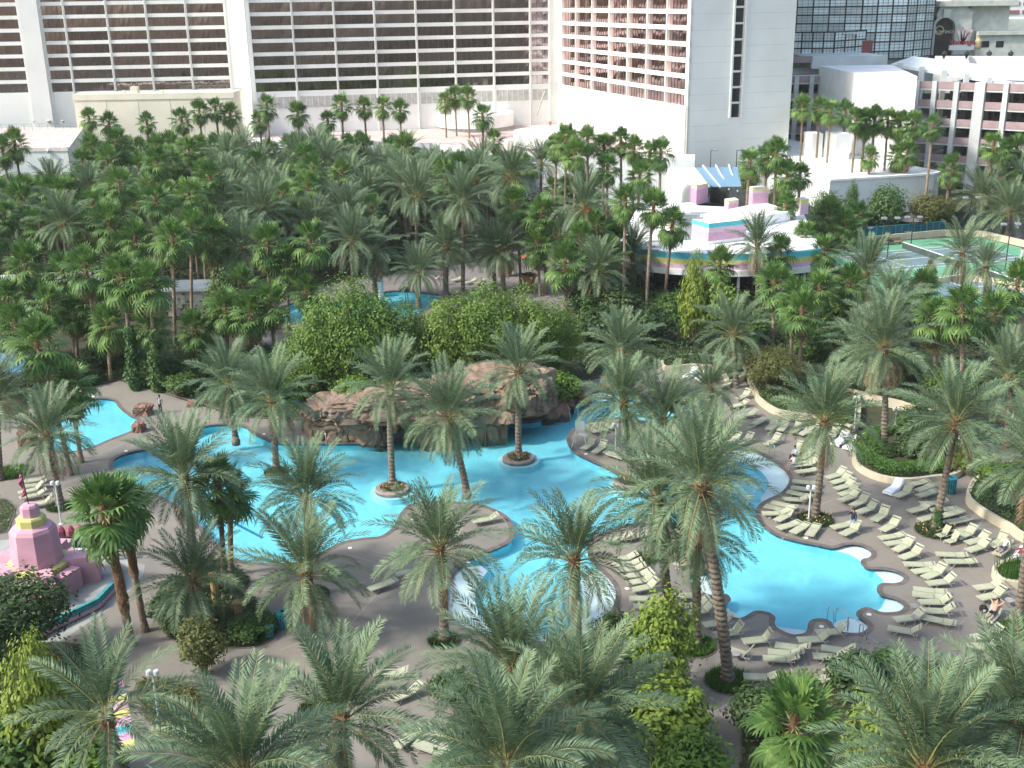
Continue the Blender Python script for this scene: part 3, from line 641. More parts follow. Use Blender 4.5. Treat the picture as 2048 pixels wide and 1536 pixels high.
p = G(905, 222, zp); d = thing('roof_drum', 'low wide white roof ring behind the larger drum', 'roof structure', (p.x + 2, p.y, zp))
mb = MB(); mb.lathe([(10, 0), (10, 1.9), (9.5, 1.9), (9.5, 1.0), (.05, 1.1)], 44, cap=False); mb.build('rim', M_WHITE, d)
# --- low white buildings, theatre, bleachers
tt = thing('white_hall', 'white flat roofed hall with two roof boxes left of the parking garage', 'building', (0, 0, 0))
zh = 7.5; hp = [G(x, y, zh) for x, y in ((1632, 356), (1660, 363), (1868, 350), (1880, 347), (1705, 310), (1574, 281), (1500, 300))]
mb = MB(); mb.prism([(p.x, p.y) for p in hp], 0, zh, 0, 1); mb.build('wall', [M_OFFW, M_WHITE], tt)
mb = MB(); hq = [(p.x, p.y) for p in hp]; o = strip('parapet', hq, zh, zh + .35, .3, M_WHITE, tt, True)
for x0, x1, y in ((1605, 1643, 316), (1647, 1697, 321)):
    a = G(x0, y - 6, zh); b = G((x0 + x1) / 2 - 3, y, zh); c = G(x1, y - 1, zh); e = a + c - b; zt = AT((x0 + x1) / 2, 268, b.y).z
    mb = MB(); mb.prism([(a.x, a.y), (b.x, b.y), (c.x, c.y), (e.x, e.y)], zh, zt); mb.build('roof_box', M_WHITE, tt)
mb = MB(); a = G(1607, 299, zh); mb.lathe([(.5, 0), (.5, .12)], 12); o = mb.build('round_vent', M_DARK, tt); o.matrix_local = Matrix.Translation(a + Vector((0, -1.2, .9))) @ Matrix.Rotation(R(90), 4, 'X')
tn = thing('low_white_building', 'low white flat roofed building at the foot of the tower side wing', 'building', (0, 0, 0))
zn = 6.0; hp = [G(x, y, zn) for x, y in ((1335, 322), (1385, 323), (1392, 333), (1440, 322), (1488, 318), (1480, 300), (1384, 291), (1380, 281), (1335, 290))]
mb = MB(); mb.prism([(p.x, p.y) for p in hp], 0, zn, 0, 0); mb.build('wall', [M_WHITE], tn)
a, b = G(1384, 292, zn), G(1482, 318, zn); strip('parapet', [(a.x, a.y), (b.x, b.y)], zn, zn + 1.5, .4, M_WHITE, tn)
ub = MB()
for px, py, w_, h_ in ((1345, 312, 2, 1.2), (1352, 316, 1.4, .8), (1450, 305, 3.2, 1.4), (1478, 302, 1.5, 2)): p = G(px, py, zn); ub.box(p.x - w_ / 2, p.x + w_ / 2, p.y, p.y + 1.5, zn, zn + h_)
ub.build('roof_unit', M_GREYM, tn)
bl = thing('bleachers', 'blue tiered bleachers with pale aisles below the tower side wing', 'bleachers', (0, 0, 0))
tA, tB = AT(1390, 335, 196), AT(1476, 332, 196); bA, bB = AT(1424, 374, 176), AT(1482, 388, 176)
for k in range(13):
    f0, f1 = k / 13, (k + 1) / 13; mb = MB(); l0, r0 = bA.lerp(tA, f0), bB.lerp(tB, f0); l1, r1 = bA.lerp(tA, f1), bB.lerp(tB, f1); z1 = l1.z
    mb.add([(l0.x, l0.y, l0.z), (r0.x, r0.y, l0.z), (r0.x, r0.y, z1), (l0.x, l0.y, z1), (l1.x, l1.y, z1), (r1.x, r1.y, z1)], [(0, 1, 2, 3), (3, 2, 5, 4)])
    mb.build('bench_tier', mat('bleacher_blue', (.17, .30, .40), .6, .12), bl)
for f in (.18, .48, .78):
    mb = MB(); a = bA.lerp(bB, f + .1); b = tA.lerp(tB, f); mb.tube([a + Vector((0, 0, .3)), b + Vector((0, 0, .3))], .16, 4); mb.build('aisle', mat('aisle_pale', (.55, .65, .68), .7), bl)
mb = MB(); mb.add([tA, (bA.x - .2, bA.y, bA.z), (bA.x - 3, bA.y, bA.z), (tA.x - 5, tA.y, tA.z), (tA.x - 5, tA.y, 0), (bA.x - 3, bA.y, 0)], [(0, 3, 2, 1), (2, 3, 4, 5)]); mb.build('side_slope', M_WHITE, bl)
# windscreen fence before the bleachers
fn = thing('windscreen_fence', 'dark mesh windscreen fence below the bleachers behind the restaurant', 'fence', (0, 0, 0))
fl = [G(x, y) for x, y in ((1330, 402), (1420, 405), (1530, 425), (1600, 445), (1650, 465))]
strip('mesh_panel', [(p.x, p.y) for p in fl], 0.1, 3.4, .06, mat('windscreen', (.045, .055, .06), .8, .2, 1), fn)
for k in range(13):
    p = fl[min(k // 3, 3)].lerp(fl[min(k // 3, 3) + 1], (k % 3) / 3); MB().tube([(p.x, p.y - .1, -.2), (p.x, p.y - .1, 3.7)], .06, 6).build('post', M_DARK, fn)

# --- parking garage
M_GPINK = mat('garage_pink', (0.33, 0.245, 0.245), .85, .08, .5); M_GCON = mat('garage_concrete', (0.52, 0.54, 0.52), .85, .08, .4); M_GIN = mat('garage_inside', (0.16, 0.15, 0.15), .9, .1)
tg = thing('parking_garage', 'multi storey parking garage with pink parapets and white columns at the right', 'building', (0, 0, 0))
FG = 3.4
def deckface(A, B, ztop, floors, cols, tag_):
    A = Vector((A[0], A[1], 0)); B = Vector((B[0], B[1], 0)); Ln = (B - A).length; u = (B - A) / Ln; M = Matrix.Translation(A) @ Matrix.Rotation(math.atan2(u.y, u.x), 4, 'Z')
    for f in range(floors):
        z = ztop - f * FG; mb = MB(); mb.box(0, Ln, .02, .25, z - 1.3, z); mb.build('parapet', M_GPINK, tg).matrix_local = M
        mb = MB(); mb.box(0, Ln, 0.1, 26, z - 1.62, z - 1.31); mb.build('floor_slab', M_GCON, tg).matrix_local = M
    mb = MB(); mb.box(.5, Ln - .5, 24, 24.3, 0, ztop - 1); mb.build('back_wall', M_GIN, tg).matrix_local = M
    for s, w_ in cols:
        mb = MB(); mb.box(s * Ln - w_ * .56, s * Ln + w_ * .56, -.35, .6, -.2, ztop + .12); mb.build('column', M_GCON, tg).matrix_local = M
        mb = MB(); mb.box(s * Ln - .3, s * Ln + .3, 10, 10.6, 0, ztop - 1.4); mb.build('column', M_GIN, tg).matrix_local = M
GA = (XAT(1830, 224, 250), 224.0); GB = (XAT(2130, 207, 250), 207.0); zg = AT(1850, 162, 224).z
deckface(GA, GB, zg, 8, [(f, w_) for f, w_ in zip(frac([1834, 1867, 1911, 1958, 2010, 2064], GA, GB, 200), (.5, .8, .8, 1.7, .8, .8))], 'r')
GC = (XAT(1540, 241, 200), 241.0); GD = (XAT(1722, 239, 200), 239.0); zg2 = AT(1650, 152, 240).z
deckface(GC, GD, zg2, 8, [(f, .8) for f in frac([1562, 1591, 1621, 1652, 1684, 1714], GC, GD, 200)], 'l')
mb = MB(); s0_ = (XAT(1712, 214, 200), 214.0); mb.prism([s0_, (XAT(1830, 205, 200), 205.0), (GA[0], 241), (s0_[0], 241)], 0, AT(1760, 150, 210).z); mb.build('stair_core', M_WHITE, tg)
# upper deck behind: level two parapet wall with openings, ramp roof
mb = MB(); Yb = 264; z0 = zg2; x0, x1 = XAT(1560, Yb, 120), XAT(1625, Yb, 120); xa, xb = XAT(1738, Yb, 120), XAT(1775, Yb, 120)
za, zb_ = AT(1650, 113, Yb).z, AT(1650, 137, Yb).z
mb.box(x1, xa, Yb, Yb + 1, zb_, za); mb.box(xa, xb, Yb, Yb + 1, 8, za); mb.box(x1, xb, Yb + 1, Yb + 30, za - .4, za - .02); mb.build('upper_wall', M_OFFW, tg)
mb = MB(); mb.box(x0, x1, Yb, Yb + .4, za - 1.3, za + .1); mb.box(x0, x1, Yb, Yb + .4, zb_ - 3.2, zb_ - 2.0); mb.build('parapet', M_GPINK, tg)
mb = MB(); mb.box(x0 - 2, XAT(1720, Yb), GC[1] + .3, Yb + 26, zg2 - 1.5, zg2 - 1.2); mb.build('roof_deck', M_GCON, tg)
rA, rB, rC, rD = AT(1782, 128, 238), AT(2130, 186, 227), AT(2130, 150, 276), AT(1826, 112, 276)
mb = MB(); mb.add([rA, rB, rC, rD, *(v + Vector((0, 0, -.5)) for v in (rA, rB, rC, rD))], [(0, 1, 2, 3), (4, 7, 6, 5), (0, 4, 5, 1), (1, 5, 6, 2), (3, 7, 4, 0)]); mb.build('ramp_roof', M_OFFW, tg)
for f in (.05, .18, .31, .44, .57, .7, .83):
    p = rA.lerp(rB, f); mb = MB(); mb.box(p.x - .5, p.x + .5, p.y - .6, p.y - .02, 10, p.z + .5); mb.build('column', M_GCON, tg)
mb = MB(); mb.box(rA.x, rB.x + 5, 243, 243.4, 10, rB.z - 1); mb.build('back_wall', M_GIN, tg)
# --- mirrored office block
tm = thing('mirror_glass_building', 'mirrored glass office block with dark grid behind the parking garage', 'building', (0, 0, 0))
def curtain(A, B, z0, z1, nx, zl, bold, sub=3):
    A = Vector((A[0], A[1], 0)); B = Vector((B[0], B[1], 0)); Ln = (B - A).length; u = (B - A) / Ln; M = Matrix.Translation(A) @ Matrix.Rotation(math.atan2(u.y, u.x), 4, 'Z')
    for i in range(nx):
        for j in range(len(zl) - 1):
            x0, x1 = Ln * i / nx, Ln * (i + 1) / nx; k = rnd.uniform(-.02, .02); q = rnd.uniform(-.02, .02)
            mb = MB(); mb.add([(x0, k, zl[j]), (x1, q, zl[j]), (x1, -k, zl[j + 1]), (x0, -q, zl[j + 1])], [(0, 1, 2, 3)]); mb.build('glass_panel', M_GLS, tm).matrix_local = M
    mb = MB()
    for i in range(nx + 1): mb.box(Ln * i / nx - .16, Ln * i / nx + .16, -.2, -.03, z0, z1)
    for z in zl: mb.box(0, Ln, -.22, -.03, z - .16, z + .16)
    for i in range(nx * sub): mb.box(Ln * i / nx / sub - .03, Ln * i / nx / sub + .03, -.1, -.03, z0, z1)
    for j in range(len(zl) - 1):
        for s in range(1, 3): z = zl[j] + (zl[j + 1] - zl[j]) * s / 3; mb.box(0, Ln, -.1, -.03, z - .03, z + .03)
    mb.build('mullion_grid', M_DARK, tm).matrix_local = M
Ym = 300; zz = [AT(1700, y, Ym).z for y in (118, 103, 84, 65, 46, 29, 13, -6, -22)]
curtain((XAT(1560, Ym, 50), Ym), (XAT(1722, 296, 50), 296), zz[0], zz[-1], 5, zz, 1)
curtain((XAT(1722, 296, 50), 296), (XAT(1812, 300, 50), 300), zz[0], zz[-1], 3, zz, 1)
curtain((XAT(1812, 300, 50), 300), (XAT(1866, 312, 50), 312), zz[0], zz[-1], 3, zz, 1)
z3 = [AT(1640, y, 282).z for y in (112, 96, 82, 64)]
curtain((XAT(1560, 282, 90), 282), (XAT(1668, 280, 90), 280), z3[0], z3[-1], 5, z3, 1); curtain((XAT(1668, 280, 90), 280), (XAT(1730, 290, 90), 290), z3[0], z3[-1], 3, z3, 1)
mb = MB(); mb.box(XAT(1560, 282.6, 60), XAT(1730, 283, 60), 282.4, 296, z3[-1] - .6, z3[-1] - .3); mb.build('lower_roof', M_OFFW, tm)
mb = MB(); mb.prism([(XAT(1560, Ym, 50), Ym + 1), (XAT(1722, 296, 50), 297), (XAT(1812, 300, 50), 301), (XAT(1866, 312, 50), 313), (XAT(1866, 340, 50), 345), (XAT(1560, 340, 50), 345)], 8, zz[-1]); mb.build('core', M_GREYM, tm)
mb = MB(); p = AT(1735, 95, 279); mb.box(p.x - 1.2, p.x + 1.2, p.y, p.y + .3, p.z - 1.6, p.z + 1.6); mb.build('red_panel', mat('brick_red', (.25, .08, .07), .7), tm)
# --- arch building across the road, with sign letters
M_STONE = mat('pale_stone', (0.50, 0.53, 0.47), .85, .08, .5)
tf = thing('arched_stone_building', 'pale stone building with a tall dark arched window at the top right', 'building', (0, 0, 0))
Yr = 330; sc_ = lambda x, y, Y=Yr: AT(x, y, Y)
mb = MB(); p0, p1 = sc_(1866, 110), sc_(1948, 12); ac = sc_(1888, 62); arad = (sc_(1910, 62).x - ac.x)
# wall around the arch: ring of quads from the arch to the outline
arc = [(ac.x + arad * math.cos(R(a)), ac.z + arad * 1.15 * math.sin(R(a))) for a in range(0, 181, 15)]
arc = [(ac.x + arad, p0.z)] + arc + [(ac.x - arad, ac.z), (ac.x - arad, p0.z)]
out = []
for x, z in arc:
    if z <= ac.z + .01: out.append((p1.x if x > ac.x else p0.x, z))
    else:
        d = Vector((x - ac.x, z - ac.z)).normalized(); kx = ((p1.x if d.x > 0 else p0.x) - ac.x) / d.x if abs(d.x) > 1e-3 else 1e9; kz = (p1.z - ac.z) / max(d.y, 1e-3); k = min(kx, kz); out.append((ac.x + d.x * k, ac.z + d.y * k))
for i in range(len(arc) - 1):
    a, b, c, d = arc[i], arc[i + 1], out[i + 1], out[i]
    mb.add([(a[0], Yr, a[1]), (b[0], Yr, b[1]), (c[0], Yr, c[1]), (d[0], Yr, d[1]), (a[0], Yr + 1.5, a[1]), (b[0], Yr + 1.5, b[1])], [(0, 1, 2, 3), (1, 0, 4, 5)])
mb.add([(out[k][0], Yr, out[k][1]) for k in (4, 5)] + [(p1.x, Yr, p1.z)], [(0, 1, 2)])
mb.box(p0.x, p1.x + 12, Yr - 1.2, Yr + 8, p1.z, p1.z + 1.4); mb.box(p1.x, p1.x + 11, Yr + 2, Yr + 9, p0.z - 5, p1.z); mb.box(p0.x, p1.x, Yr + 6, Yr + 9, p0.z - 10, p1.z)
mb.build('wall', M_STONE, tf)
mb = MB()
for i in range(1, len(arc) - 3):
    a, b = Vector(arc[i]), Vector(arc[i + 1]); c2 = Vector((ac.x, ac.z)); oa, ob = c2 + (a - c2) * 1.2, c2 + (b - c2) * 1.2
    mb.add([(a.x, Yr - .5, a.y), (b.x, Yr - .5, b.y), (ob.x, Yr - .5, ob.y), (oa.x, Yr - .5, oa.y), (oa.x, Yr, oa.y), (ob.x, Yr, ob.y)], [(0, 1, 2, 3), (3, 2, 5, 4)])
mb.box(ac.x - .9, ac.x + .9, Yr - 1, Yr, ac.z + arad * 1.15, ac.z + arad * 1.15 + 2.2); mb.build('arch_moulding', M_STONE, tf)
mb = MB(); mb.box(ac.x - arad - .1, ac.x + arad + .1, Yr + 1.5, Yr + 1.7, p0.z - 1, ac.z + arad * 1.3); mb.build('arch_glass', M_GLD, tf)
mb = MB(); q0, q1 = sc_(1950, 110), sc_(2120, 68); mb.box(q0.x, q1.x, Yr, Yr + 12, q0.z - 8, q1.z); mb.box(q0.x, q1.x, Yr - .8, Yr + 12, q1.z, q1.z + 1); mb.build('side_wing', M_STONE, tf)
for x0, x1 in ((1957, 1979), (1991, 2008)):
    a, b = sc_(x0, 95), sc_(x1, 82); mb = MB(); mb.box(a.x, b.x, Yr - .05, Yr + .2, a.z, b.z); mb.build('window', M_GLD, tf)
mb = MB(); q0, q1 = sc_(1975, 66, 345), sc_(2130, 36, 345); mb.box(q0.x, q1.x, 345, 365, q0.z - 10, q1.z); mb.build('upper_block', M_STONE, tf)
def letters(txt, loc, size, m, parent, name='sign_letters', ext=.08):
    cu = bpy.data.curves.new(name, 'FONT'); cu.body = txt; cu.size = size; cu.extrude = ext; cu.align_x = 'CENTER'; o = bpy.data.objects.new('tmp', cu); COL.objects.link(o)
    bpy.context.view_layer.update(); me = bpy.data.meshes.new_from_object(o.evaluated_get(bpy.context.evaluated_depsgraph_get())); bpy.data.objects.remove(o)
    me.materials.clear(); me.materials.append(m); q = put(name, me, parent, loc); q.rotation_euler = (R(90), 0, 0); return q
p = sc_(1889, 67); letters('FORUM SHOPS', (p.x, Yr + 1.2, p.z), 1.15, mat('sign_white', (.8, .8, .74), .5), tf)
mb = MB(); p = sc_(1882, 61); mb.lathe([(1.3, -.06), (1.3, .06), (1.0, .06), (1.0, -.06), (1.3, -.06)], 20, cap=False); o = mb.build('sign_emblem', mat('sign_gold', (.65, .5, .12), .4), tf); o.matrix_local = Matrix.Translation((p.x, Yr + 1.2, p.z)) @ Matrix.Rotation(R(90), 4, 'X')
ts = thing('red_roof_sign', 'red lettered roof sign with white plume before the arched building', 'sign', tuple(AT(1929, 100, 318)))
zs_ = 0
mb = MB(); mb.box(-4.2, 2.6, 0, .5, 0, 1.3); mb.build('base', M_WHITE, ts)
letters('Flamingo', (-.8, -.1, 1.5), 1.9, mat('sign_red', (.5, .02, .03), .45), ts, ext=.2)
mb = MB()
for k, a in enumerate((-22, -5, 14, 32)):
    M = Matrix.Translation((-.6, .6, 1.5)) @ Matrix.Rotation(R(a), 4, 'Y'); vs_ = [M @ Vector(v) for v in ((-.35, 0, 0), (.35, 0, 0), (.75, 0, 3.2), (.2, 0, 4.6), (-.5, 0, 3.6), (-.35, .25, 0), (.35, .25, 0), (.75, .25, 3.2), (.2, .25, 4.6), (-.5, .25, 3.6))]
    mb.add(vs_, [(0, 1, 2, 3, 4), (9, 8, 7, 6, 5)] + [(i, i + 5, (i + 1) % 5 + 5, (i + 1) % 5) for i in range(5)])
mb.build('plume', mat('plume_pale', (.7, .55, .53), .6, .3, .6), ts)
MB().lathe([(.7, 0), (.9, .6), (.9, 2.2), (.4, 3.0), (.4, 3.6)], 14, (3.6, .3, 0)).build('bottle_shape', mat('plume_gold', (.45, .38, .2), .5), ts)
# parapet with urns in front of it, red striped tower far behind
tu = thing('white_parapet_wall', 'long white parapet wall with dark urns at the top right', 'wall', (0, 0, 0))
a, b = AT(1870, 112, 285), AT(2120, 128, 275); strip('wall', [(a.x, a.y), (b.x, b.y)], 5, a.z, .6, M_WHITE, tu)
for px in (1888, 1933, 1978, 2021): p = AT(px, 112, 281); MB().lathe([(.25, 0), (.2, .3), (.65, 1.0), (.6, 1.5), (.15, 1.7), (.1, 2.0)], 10, p + Vector((0, 0, -.6))).build('urn', M_DARK, tu)
tv = thing('striped_tower', 'white tower with red brown window stripes in the far top right corner', 'building', (0, 0, 0))
Yv = 420; a, b = AT(1985, 40, Yv), AT(2130, -30, Yv); c = AT(2004, 0, Yv); d = AT(2014, 0, Yv); mb = MB(); mb.box(a.x, b.x, Yv, Yv + 30, 0, b.z); mb.build('wall', M_WHITE, tv)
M_RB = mat('red_brown', (.30, .15, .13), .7); mb = MB(); mb.box(c.x, d.x, Yv - .3, Yv, 0, b.z); mb.build('vertical_stripe', M_RB, tv)
for k in range(8):
    z = a.z - 1 + k * 2.9
    for x0, x1 in ((1986, 1997), (2016, 2040), (2046, 2080)): p, q = AT(x0, 10, Yv), AT(x1, 10, Yv); mb = MB(); mb.box(p.x, q.x, Yv - .2, Yv, z, z + 1.3); mb.build('window_stripe', M_RB, tv)
tw = thing('pale_far_building', 'pale green banded building at the top right behind the arch', 'building', (0, 0, 0))
a, b = AT(1900, 12, 400), AT(1995, -30, 400); mb = MB()
for k in range(7): mb.box(a.x, b.x, 400, 420, a.z - 12 + k * 3, a.z - 12 + k * 3 + 1.6); mb.box(a.x + .2, b.x - .2, 400.4, 419, a.z - 12 + k * 3 + 1.6, a.z - 12 + k * 3 + 3, 1)
mb.build('wall', [M_STONE, M_LOUV], tw)
# ------------------------------------------------------------ pastel restaurant
M_PEACH = mat('peach_stucco', (0.72, 0.60, 0.55), .85, .05, .5); M_TEAL = mat('teal_paint', (0.10, 0.52, 0.58), .7, .06); M_YEL = mat('yellow_paint', (0.66, 0.60, 0.22), .7, .06); M_PNK = mat('pink_paint', (0.58, 0.34, 0.47), .7, .06); M_PNKL = mat('pale_pink_paint', (0.66, 0.48, 0.56), .75, .06)
tr_ = thing('pastel_restaurant', 'low curved restaurant with teal yellow and pink bands and white roof', 'building', (0, 0, 0))
zr0, zr1 = 3.5, 6.0
front = [G(x, y, zr0) for x, y in ((1238, 522), (1262, 531), (1295, 538), (1350, 544), (1420, 547), (1480, 548), (1540, 545), (1600, 541), (1640, 534))]
fr2 = [(p.x, p.y) for p in crom([p.to_2d().to_3d() for p in front], 4, False)]
back = [(fr2[-1][0] + 4, fr2[-1][1] + 26), (fr2[0][0] + 6, fr2[0][1] + 30)]
mb = MB(); mb.prism(fr2 + back, zr1 - .3, zr1 - .05); mb.build('roof', M_WHITE, tr_)
def band(z0, z1, off, m, nm):
    strip(nm, [(x, y - off) for x, y in fr2], z0, z1, .5, m, tr_)
band(5.25, 5.95, 0, M_TEAL, 'teal_band'); band(4.6, 5.25, .06, M_YEL, 'yellow_band'); band(4.0, 4.6, .12, M_PNKL, 'pink_band'); band(3.3, 4.0, .35, M_WHITE, 'eave')
mb = MB(); mb.prism([(x, y + 3.5) for x, y in fr2] + back, 0, 3.4); mb.build('glass_front', M_GLD, tr_)
for k in range(2, len(fr2) - 1, 3): x, y = fr2[k]; MB().box(x - .15, x + .15, y + .6, y + .9, -.1, 3.3).build('post', M_WHITE, tr_)
def tower_box(ax, ay, bx, by, cx, cy, z0, zt, mats, nm, bands):
    a, b, c = G(ax, ay, z0), G(bx, by, z0), G(cx, cy, z0); e = a + c - b; pl = [(a.x, a.y), (b.x, b.y), (c.x, c.y), (e.x, e.y)]
    mb = MB(); zz = z0
    for zf, mi in bands: z2 = z0 + (zt - z0) * zf; mb.prism(pl, zz, z2, mi, 0, bottom=False); zz = z2
    mb.build(nm, mats, tr_)
ML = [M_WHITE, M_PNK, M_TEAL, M_YEL, M_PNKL, M_PEACH]
tower_box(1360, 473, 1416, 489, 1492, 480, zr1, 8.7, ML, 'roof_tower', ((.15, 0), (.55, 1), (.78, 4), (1, 2)))
tower_box(1380, 405, 1392, 410, 1415, 405, zr1, 9.0, ML, 'chimney', ((.75, 1), (.9, 4), (1, 3)))
tower_box(1448, 425, 1456, 429, 1476, 426, zr1, 8.0, ML, 'chimney', ((.7, 1), (.85, 4), (1, 3)))
tower_box(1496, 420, 1506, 426, 1535, 424, zr1, 9.5, ML, 'chimney', ((.8, 1), (.92, 4), (1, 3)))
tower_box(1590, 426, 1600, 430, 1616, 428, zr1, 8.2, ML, 'chimney', ((.7, 4), (1, 3)))
tower_box(1300, 436, 1380, 426, 1430, 448, zr1, 7.6, ML, 'roof_screen', ((.9, 5), (1, 0)))
tower_box(1440, 440, 1490, 460, 1580, 440, zr1, 7.3, ML, 'roof_block', ((1, 0),))
ub = MB()
for px, py, w_, h_ in ((1378, 440, 3, 1.3), (1400, 436, 2.2, 1.2), (1440, 446, 3, 1.2), (1460, 450, 2, .9)): p = G(px, py, 8.6 if px < 1390 else 7.4); ub.box(p.x - w_ / 2, p.x + w_ / 2, p.y, p.y + 1.4, zr1, p.z + h_ * .5)
ub.build('roof_unit', M_GREYM, tr_)
strip('awning_stripes', fr2[-14:-8], 3.9, 4.9, .7, M_PNK, tr_)
ty = thing('yellow_slide_panel', 'pale yellow rounded panel by the flagpole behind the grove', 'panel', tuple(G(1188, 398)))
mb = MB(); pts = [(-1.9, 0), (1.9, 0), (1.9, 3.0), (1.5, 4.0), (.6, 4.6), (-1.9, 4.6)]; mb.add([(x, 0, z) for x, z in pts] + [(x, .4, z) for x, z in pts], [tuple(range(6)), tuple(range(11, 5, -1))] + [(i, i + 6, (i + 1) % 6 + 6, (i + 1) % 6) for i in range(6)]); mb.build('panel', mat('pale_yellow', (.66, .62, .32), .7), ty)
# ------------------------------------------------------------ tennis courts
M_CG = mat('court_green', (0.12, 0.32, 0.19), .85, .08, .4); M_CB = mat('court_slate', (0.13, 0.20, 0.215), .85, .06, .4); M_LN = mat('court_line', (0.7, 0.72, 0.7), .7, .02)
cp = [G(x, y) for x, y in ((1640, 512), (1700, 488), (1890, 476), (1965, 476), (2180, 530), (2180, 640), (1905, 612), (1780, 606))]
struct(sheet('tennis_court', [(p.x, p.y) for p in cp], [], 0.004, M_CG))
o_ = G(1805, 497); u_ = (G(1879, 496) - G(1767, 505)).to_2d().normalized(); u_ = Vector((u_.x, u_.y, 0)); v_ = Vector((u_.y, -u_.x, 0))
cc = o_ + v_ * 6.4
def cq(nm, u0, u1, v0, v1, z, m):
    mb = MB(); mb.add([cc + u_ * a + v_ * b + Vector((0, 0, z)) for a, b in ((u0, v0), (u0, v1), (u1, v1), (u1, v0))], [(0, 1, 2, 3)]); return mb
for off, nm in ((0, 'near'), (1, 'far')):
    base = cc; cc = base + v_ * (17.0 * off)
    struct(cq('c', -11.9, 11.9, -5.5, 5.5, .009, M_CB).build('court_surface', M_CB))
    mb = MB(); lw = .08
    for a in (-11.885, -6.4, 6.4, 11.885):
        vv = 4.11 if abs(a) < 7 else 5.485; m2 = cq('l', a - lw, a + lw, -vv, vv, .014, M_LN); mb.add(m2.v, m2.f)
    for b in (-5.485, -4.115, 4.115, 5.485): m2 = cq('l', -11.9, 11.9, b - lw, b + lw, .014, M_LN); mb.add(m2.v, m2.f)
    m2 = cq('l', -6.4, 6.4, -lw, lw, .014, M_LN); mb.add(m2.v, m2.f); struct(mb.build('court_lines', M_LN))
    tn_ = thing('tennis_net', 'tennis net with white top band across the %s court' % ('visible' if off == 0 else 'nearer, mostly hidden'), 'tennis net', tuple(cc))
    a, b = v_ * -6.4, v_ * 6.4
    for p in (a, b): MB().tube([p + Vector((0, 0, -.1)), p + Vector((0, 0, 1.1))], .06, 6).build('post', M_DARK, tn_)
    strip('mesh', [tuple(a.to_2d()), tuple(b.to_2d())], .02, .98, .02, mat('net_mesh', (.06, .09, .08), .9), tn_); strip('top_band', [tuple(a.to_2d()), tuple(b.to_2d())], .9, 1.02, .05, M_LN, tn_)
    cc = base
M_CURB = mat('cream_wall', (0.50, 0.45, 0.33), .85, .08, .5)
tl_ = thing('low_court_wall', 'cream low wall along the far side of the tennis court', 'wall', (0, 0, 0))
a = [tuple(G(x, y).to_2d()) for x, y in ((1640, 500), (1705, 488), (1770, 482), (1890, 471), (1966, 474), (2100, 506))]; strip('wall', a, -.1, .95, .4, M_CURB, tl_)
t2 = thing('low_court_wall', 'cream low wall between the two tennis courts', 'wall', (0, 0, 0)); a = [tuple(G(x, y).to_2d()) for x, y in ((1815, 572), (1870, 568), (1925, 560), (1975, 566), (2060, 585))]; strip('wall', a, -.1, .8, .4, M_CURB, t2)
tf_ = thing('teal_court_fence', 'teal railing fence on the wall behind the tennis court', 'fence', (0, 0, 0))
pa, pb = G(1690, 484), G(1892, 467)
for k in range(17): p = pa.lerp(pb, k / 16); MB().tube([(p.x, p.y + .6, 0), (p.x, p.y + .6, 1.9)], .05, 5).build('post', M_TEAL, tf_)
strip('mesh_panel', [(pa.x, pa.y + .6), (pb.x, pb.y + .6)], .3, 1.8, .03, mat('teal_mesh', (.04, .17, .20), .8, .2), tf_); strip('top_rail', [(pa.x, pa.y + .6), (pb.x, pb.y + .6)], 1.82, 1.92, .08, M_TEAL, tf_)
tk = thing('dark_windscreen', 'dark windscreen fence at the right end of the tennis courts', 'fence', (0, 0, 0)); a = [tuple(G(x, y).to_2d()) for x, y in ((1890, 462), (1970, 466), (2120, 500))]; strip('mesh_panel', a, 0, 3.2, .06, mat('windscreen', (.045, .055, .06)), tk)
tk = thing('dark_windscreen', 'dark windscreen fence behind the teal railing and trees', 'fence', (0, 0, 0)); a = [tuple(G(x, y).to_2d()) for x, y in ((1640, 474), (1760, 470), (1890, 462))]; strip('mesh_panel', a, 0, 3.4, .06, mat('windscreen', (.045, .055, .06)), tk)
# thatched parasol, tables and chairs by the court
p = G(1818, 470); tu_ = thing('thatched_parasol', 'tan thatched parasol beside the tennis court', 'parasol', tuple(p))
MB().tube([(0, 0, 0), (0, 0, 3.0)], .06, 8).build('pole', M_GREYM, tu_); MB().lathe([(1.85, 2.45), (1.9, 2.38), (1.0, 2.95), (.12, 3.5), (.06, 3.75)], 20, cap=False).build('canopy', mat('thatch', (.42, .36, .29), .95, .2, 6, bump=.5), tu_)
chair_m = MB(); chair_m.box(-.25, .25, -.25, .25, .40, .45); chair_m.box(-.25, .25, .22, .27, .45, .95)
for x in (-.22, .22):
    for y in (-.22, .22): chair_m.box(x - .02, x + .02, y - .02, y + .02, 0, .4)
cseat = MB().box(-.26, .26, -.25, .25, .40, .46).mesh('seat', M_LID); cback = MB().box(-.26, .26, .20, .26, .46, .98).mesh('back', M_LID); cleg = MB().box(-.02, .02, -.02, .02, 0, .40).mesh('leg', M_LID)
CW = 'white plastic garden chair '
for px, py, rz, lab in ((1835, 466, .4, 'right of the thatched parasol'), (1800, 468, 2.5, 'left of the thatched parasol'), (1786, 469, 1.2, 'second left of the thatched parasol'), (1702, 476, .2, 'at the left end of the teal railing')):
    c = thing('garden_chair', CW + lab, 'chair', tuple(G(px, py)), rz, 'white garden chairs by the court'); put('seat', cseat, c); put('backrest', cback, c)
    for x in (-.22, .22):
        for y in (-.21, .21): put('leg', cleg, c, (x, y, 0))
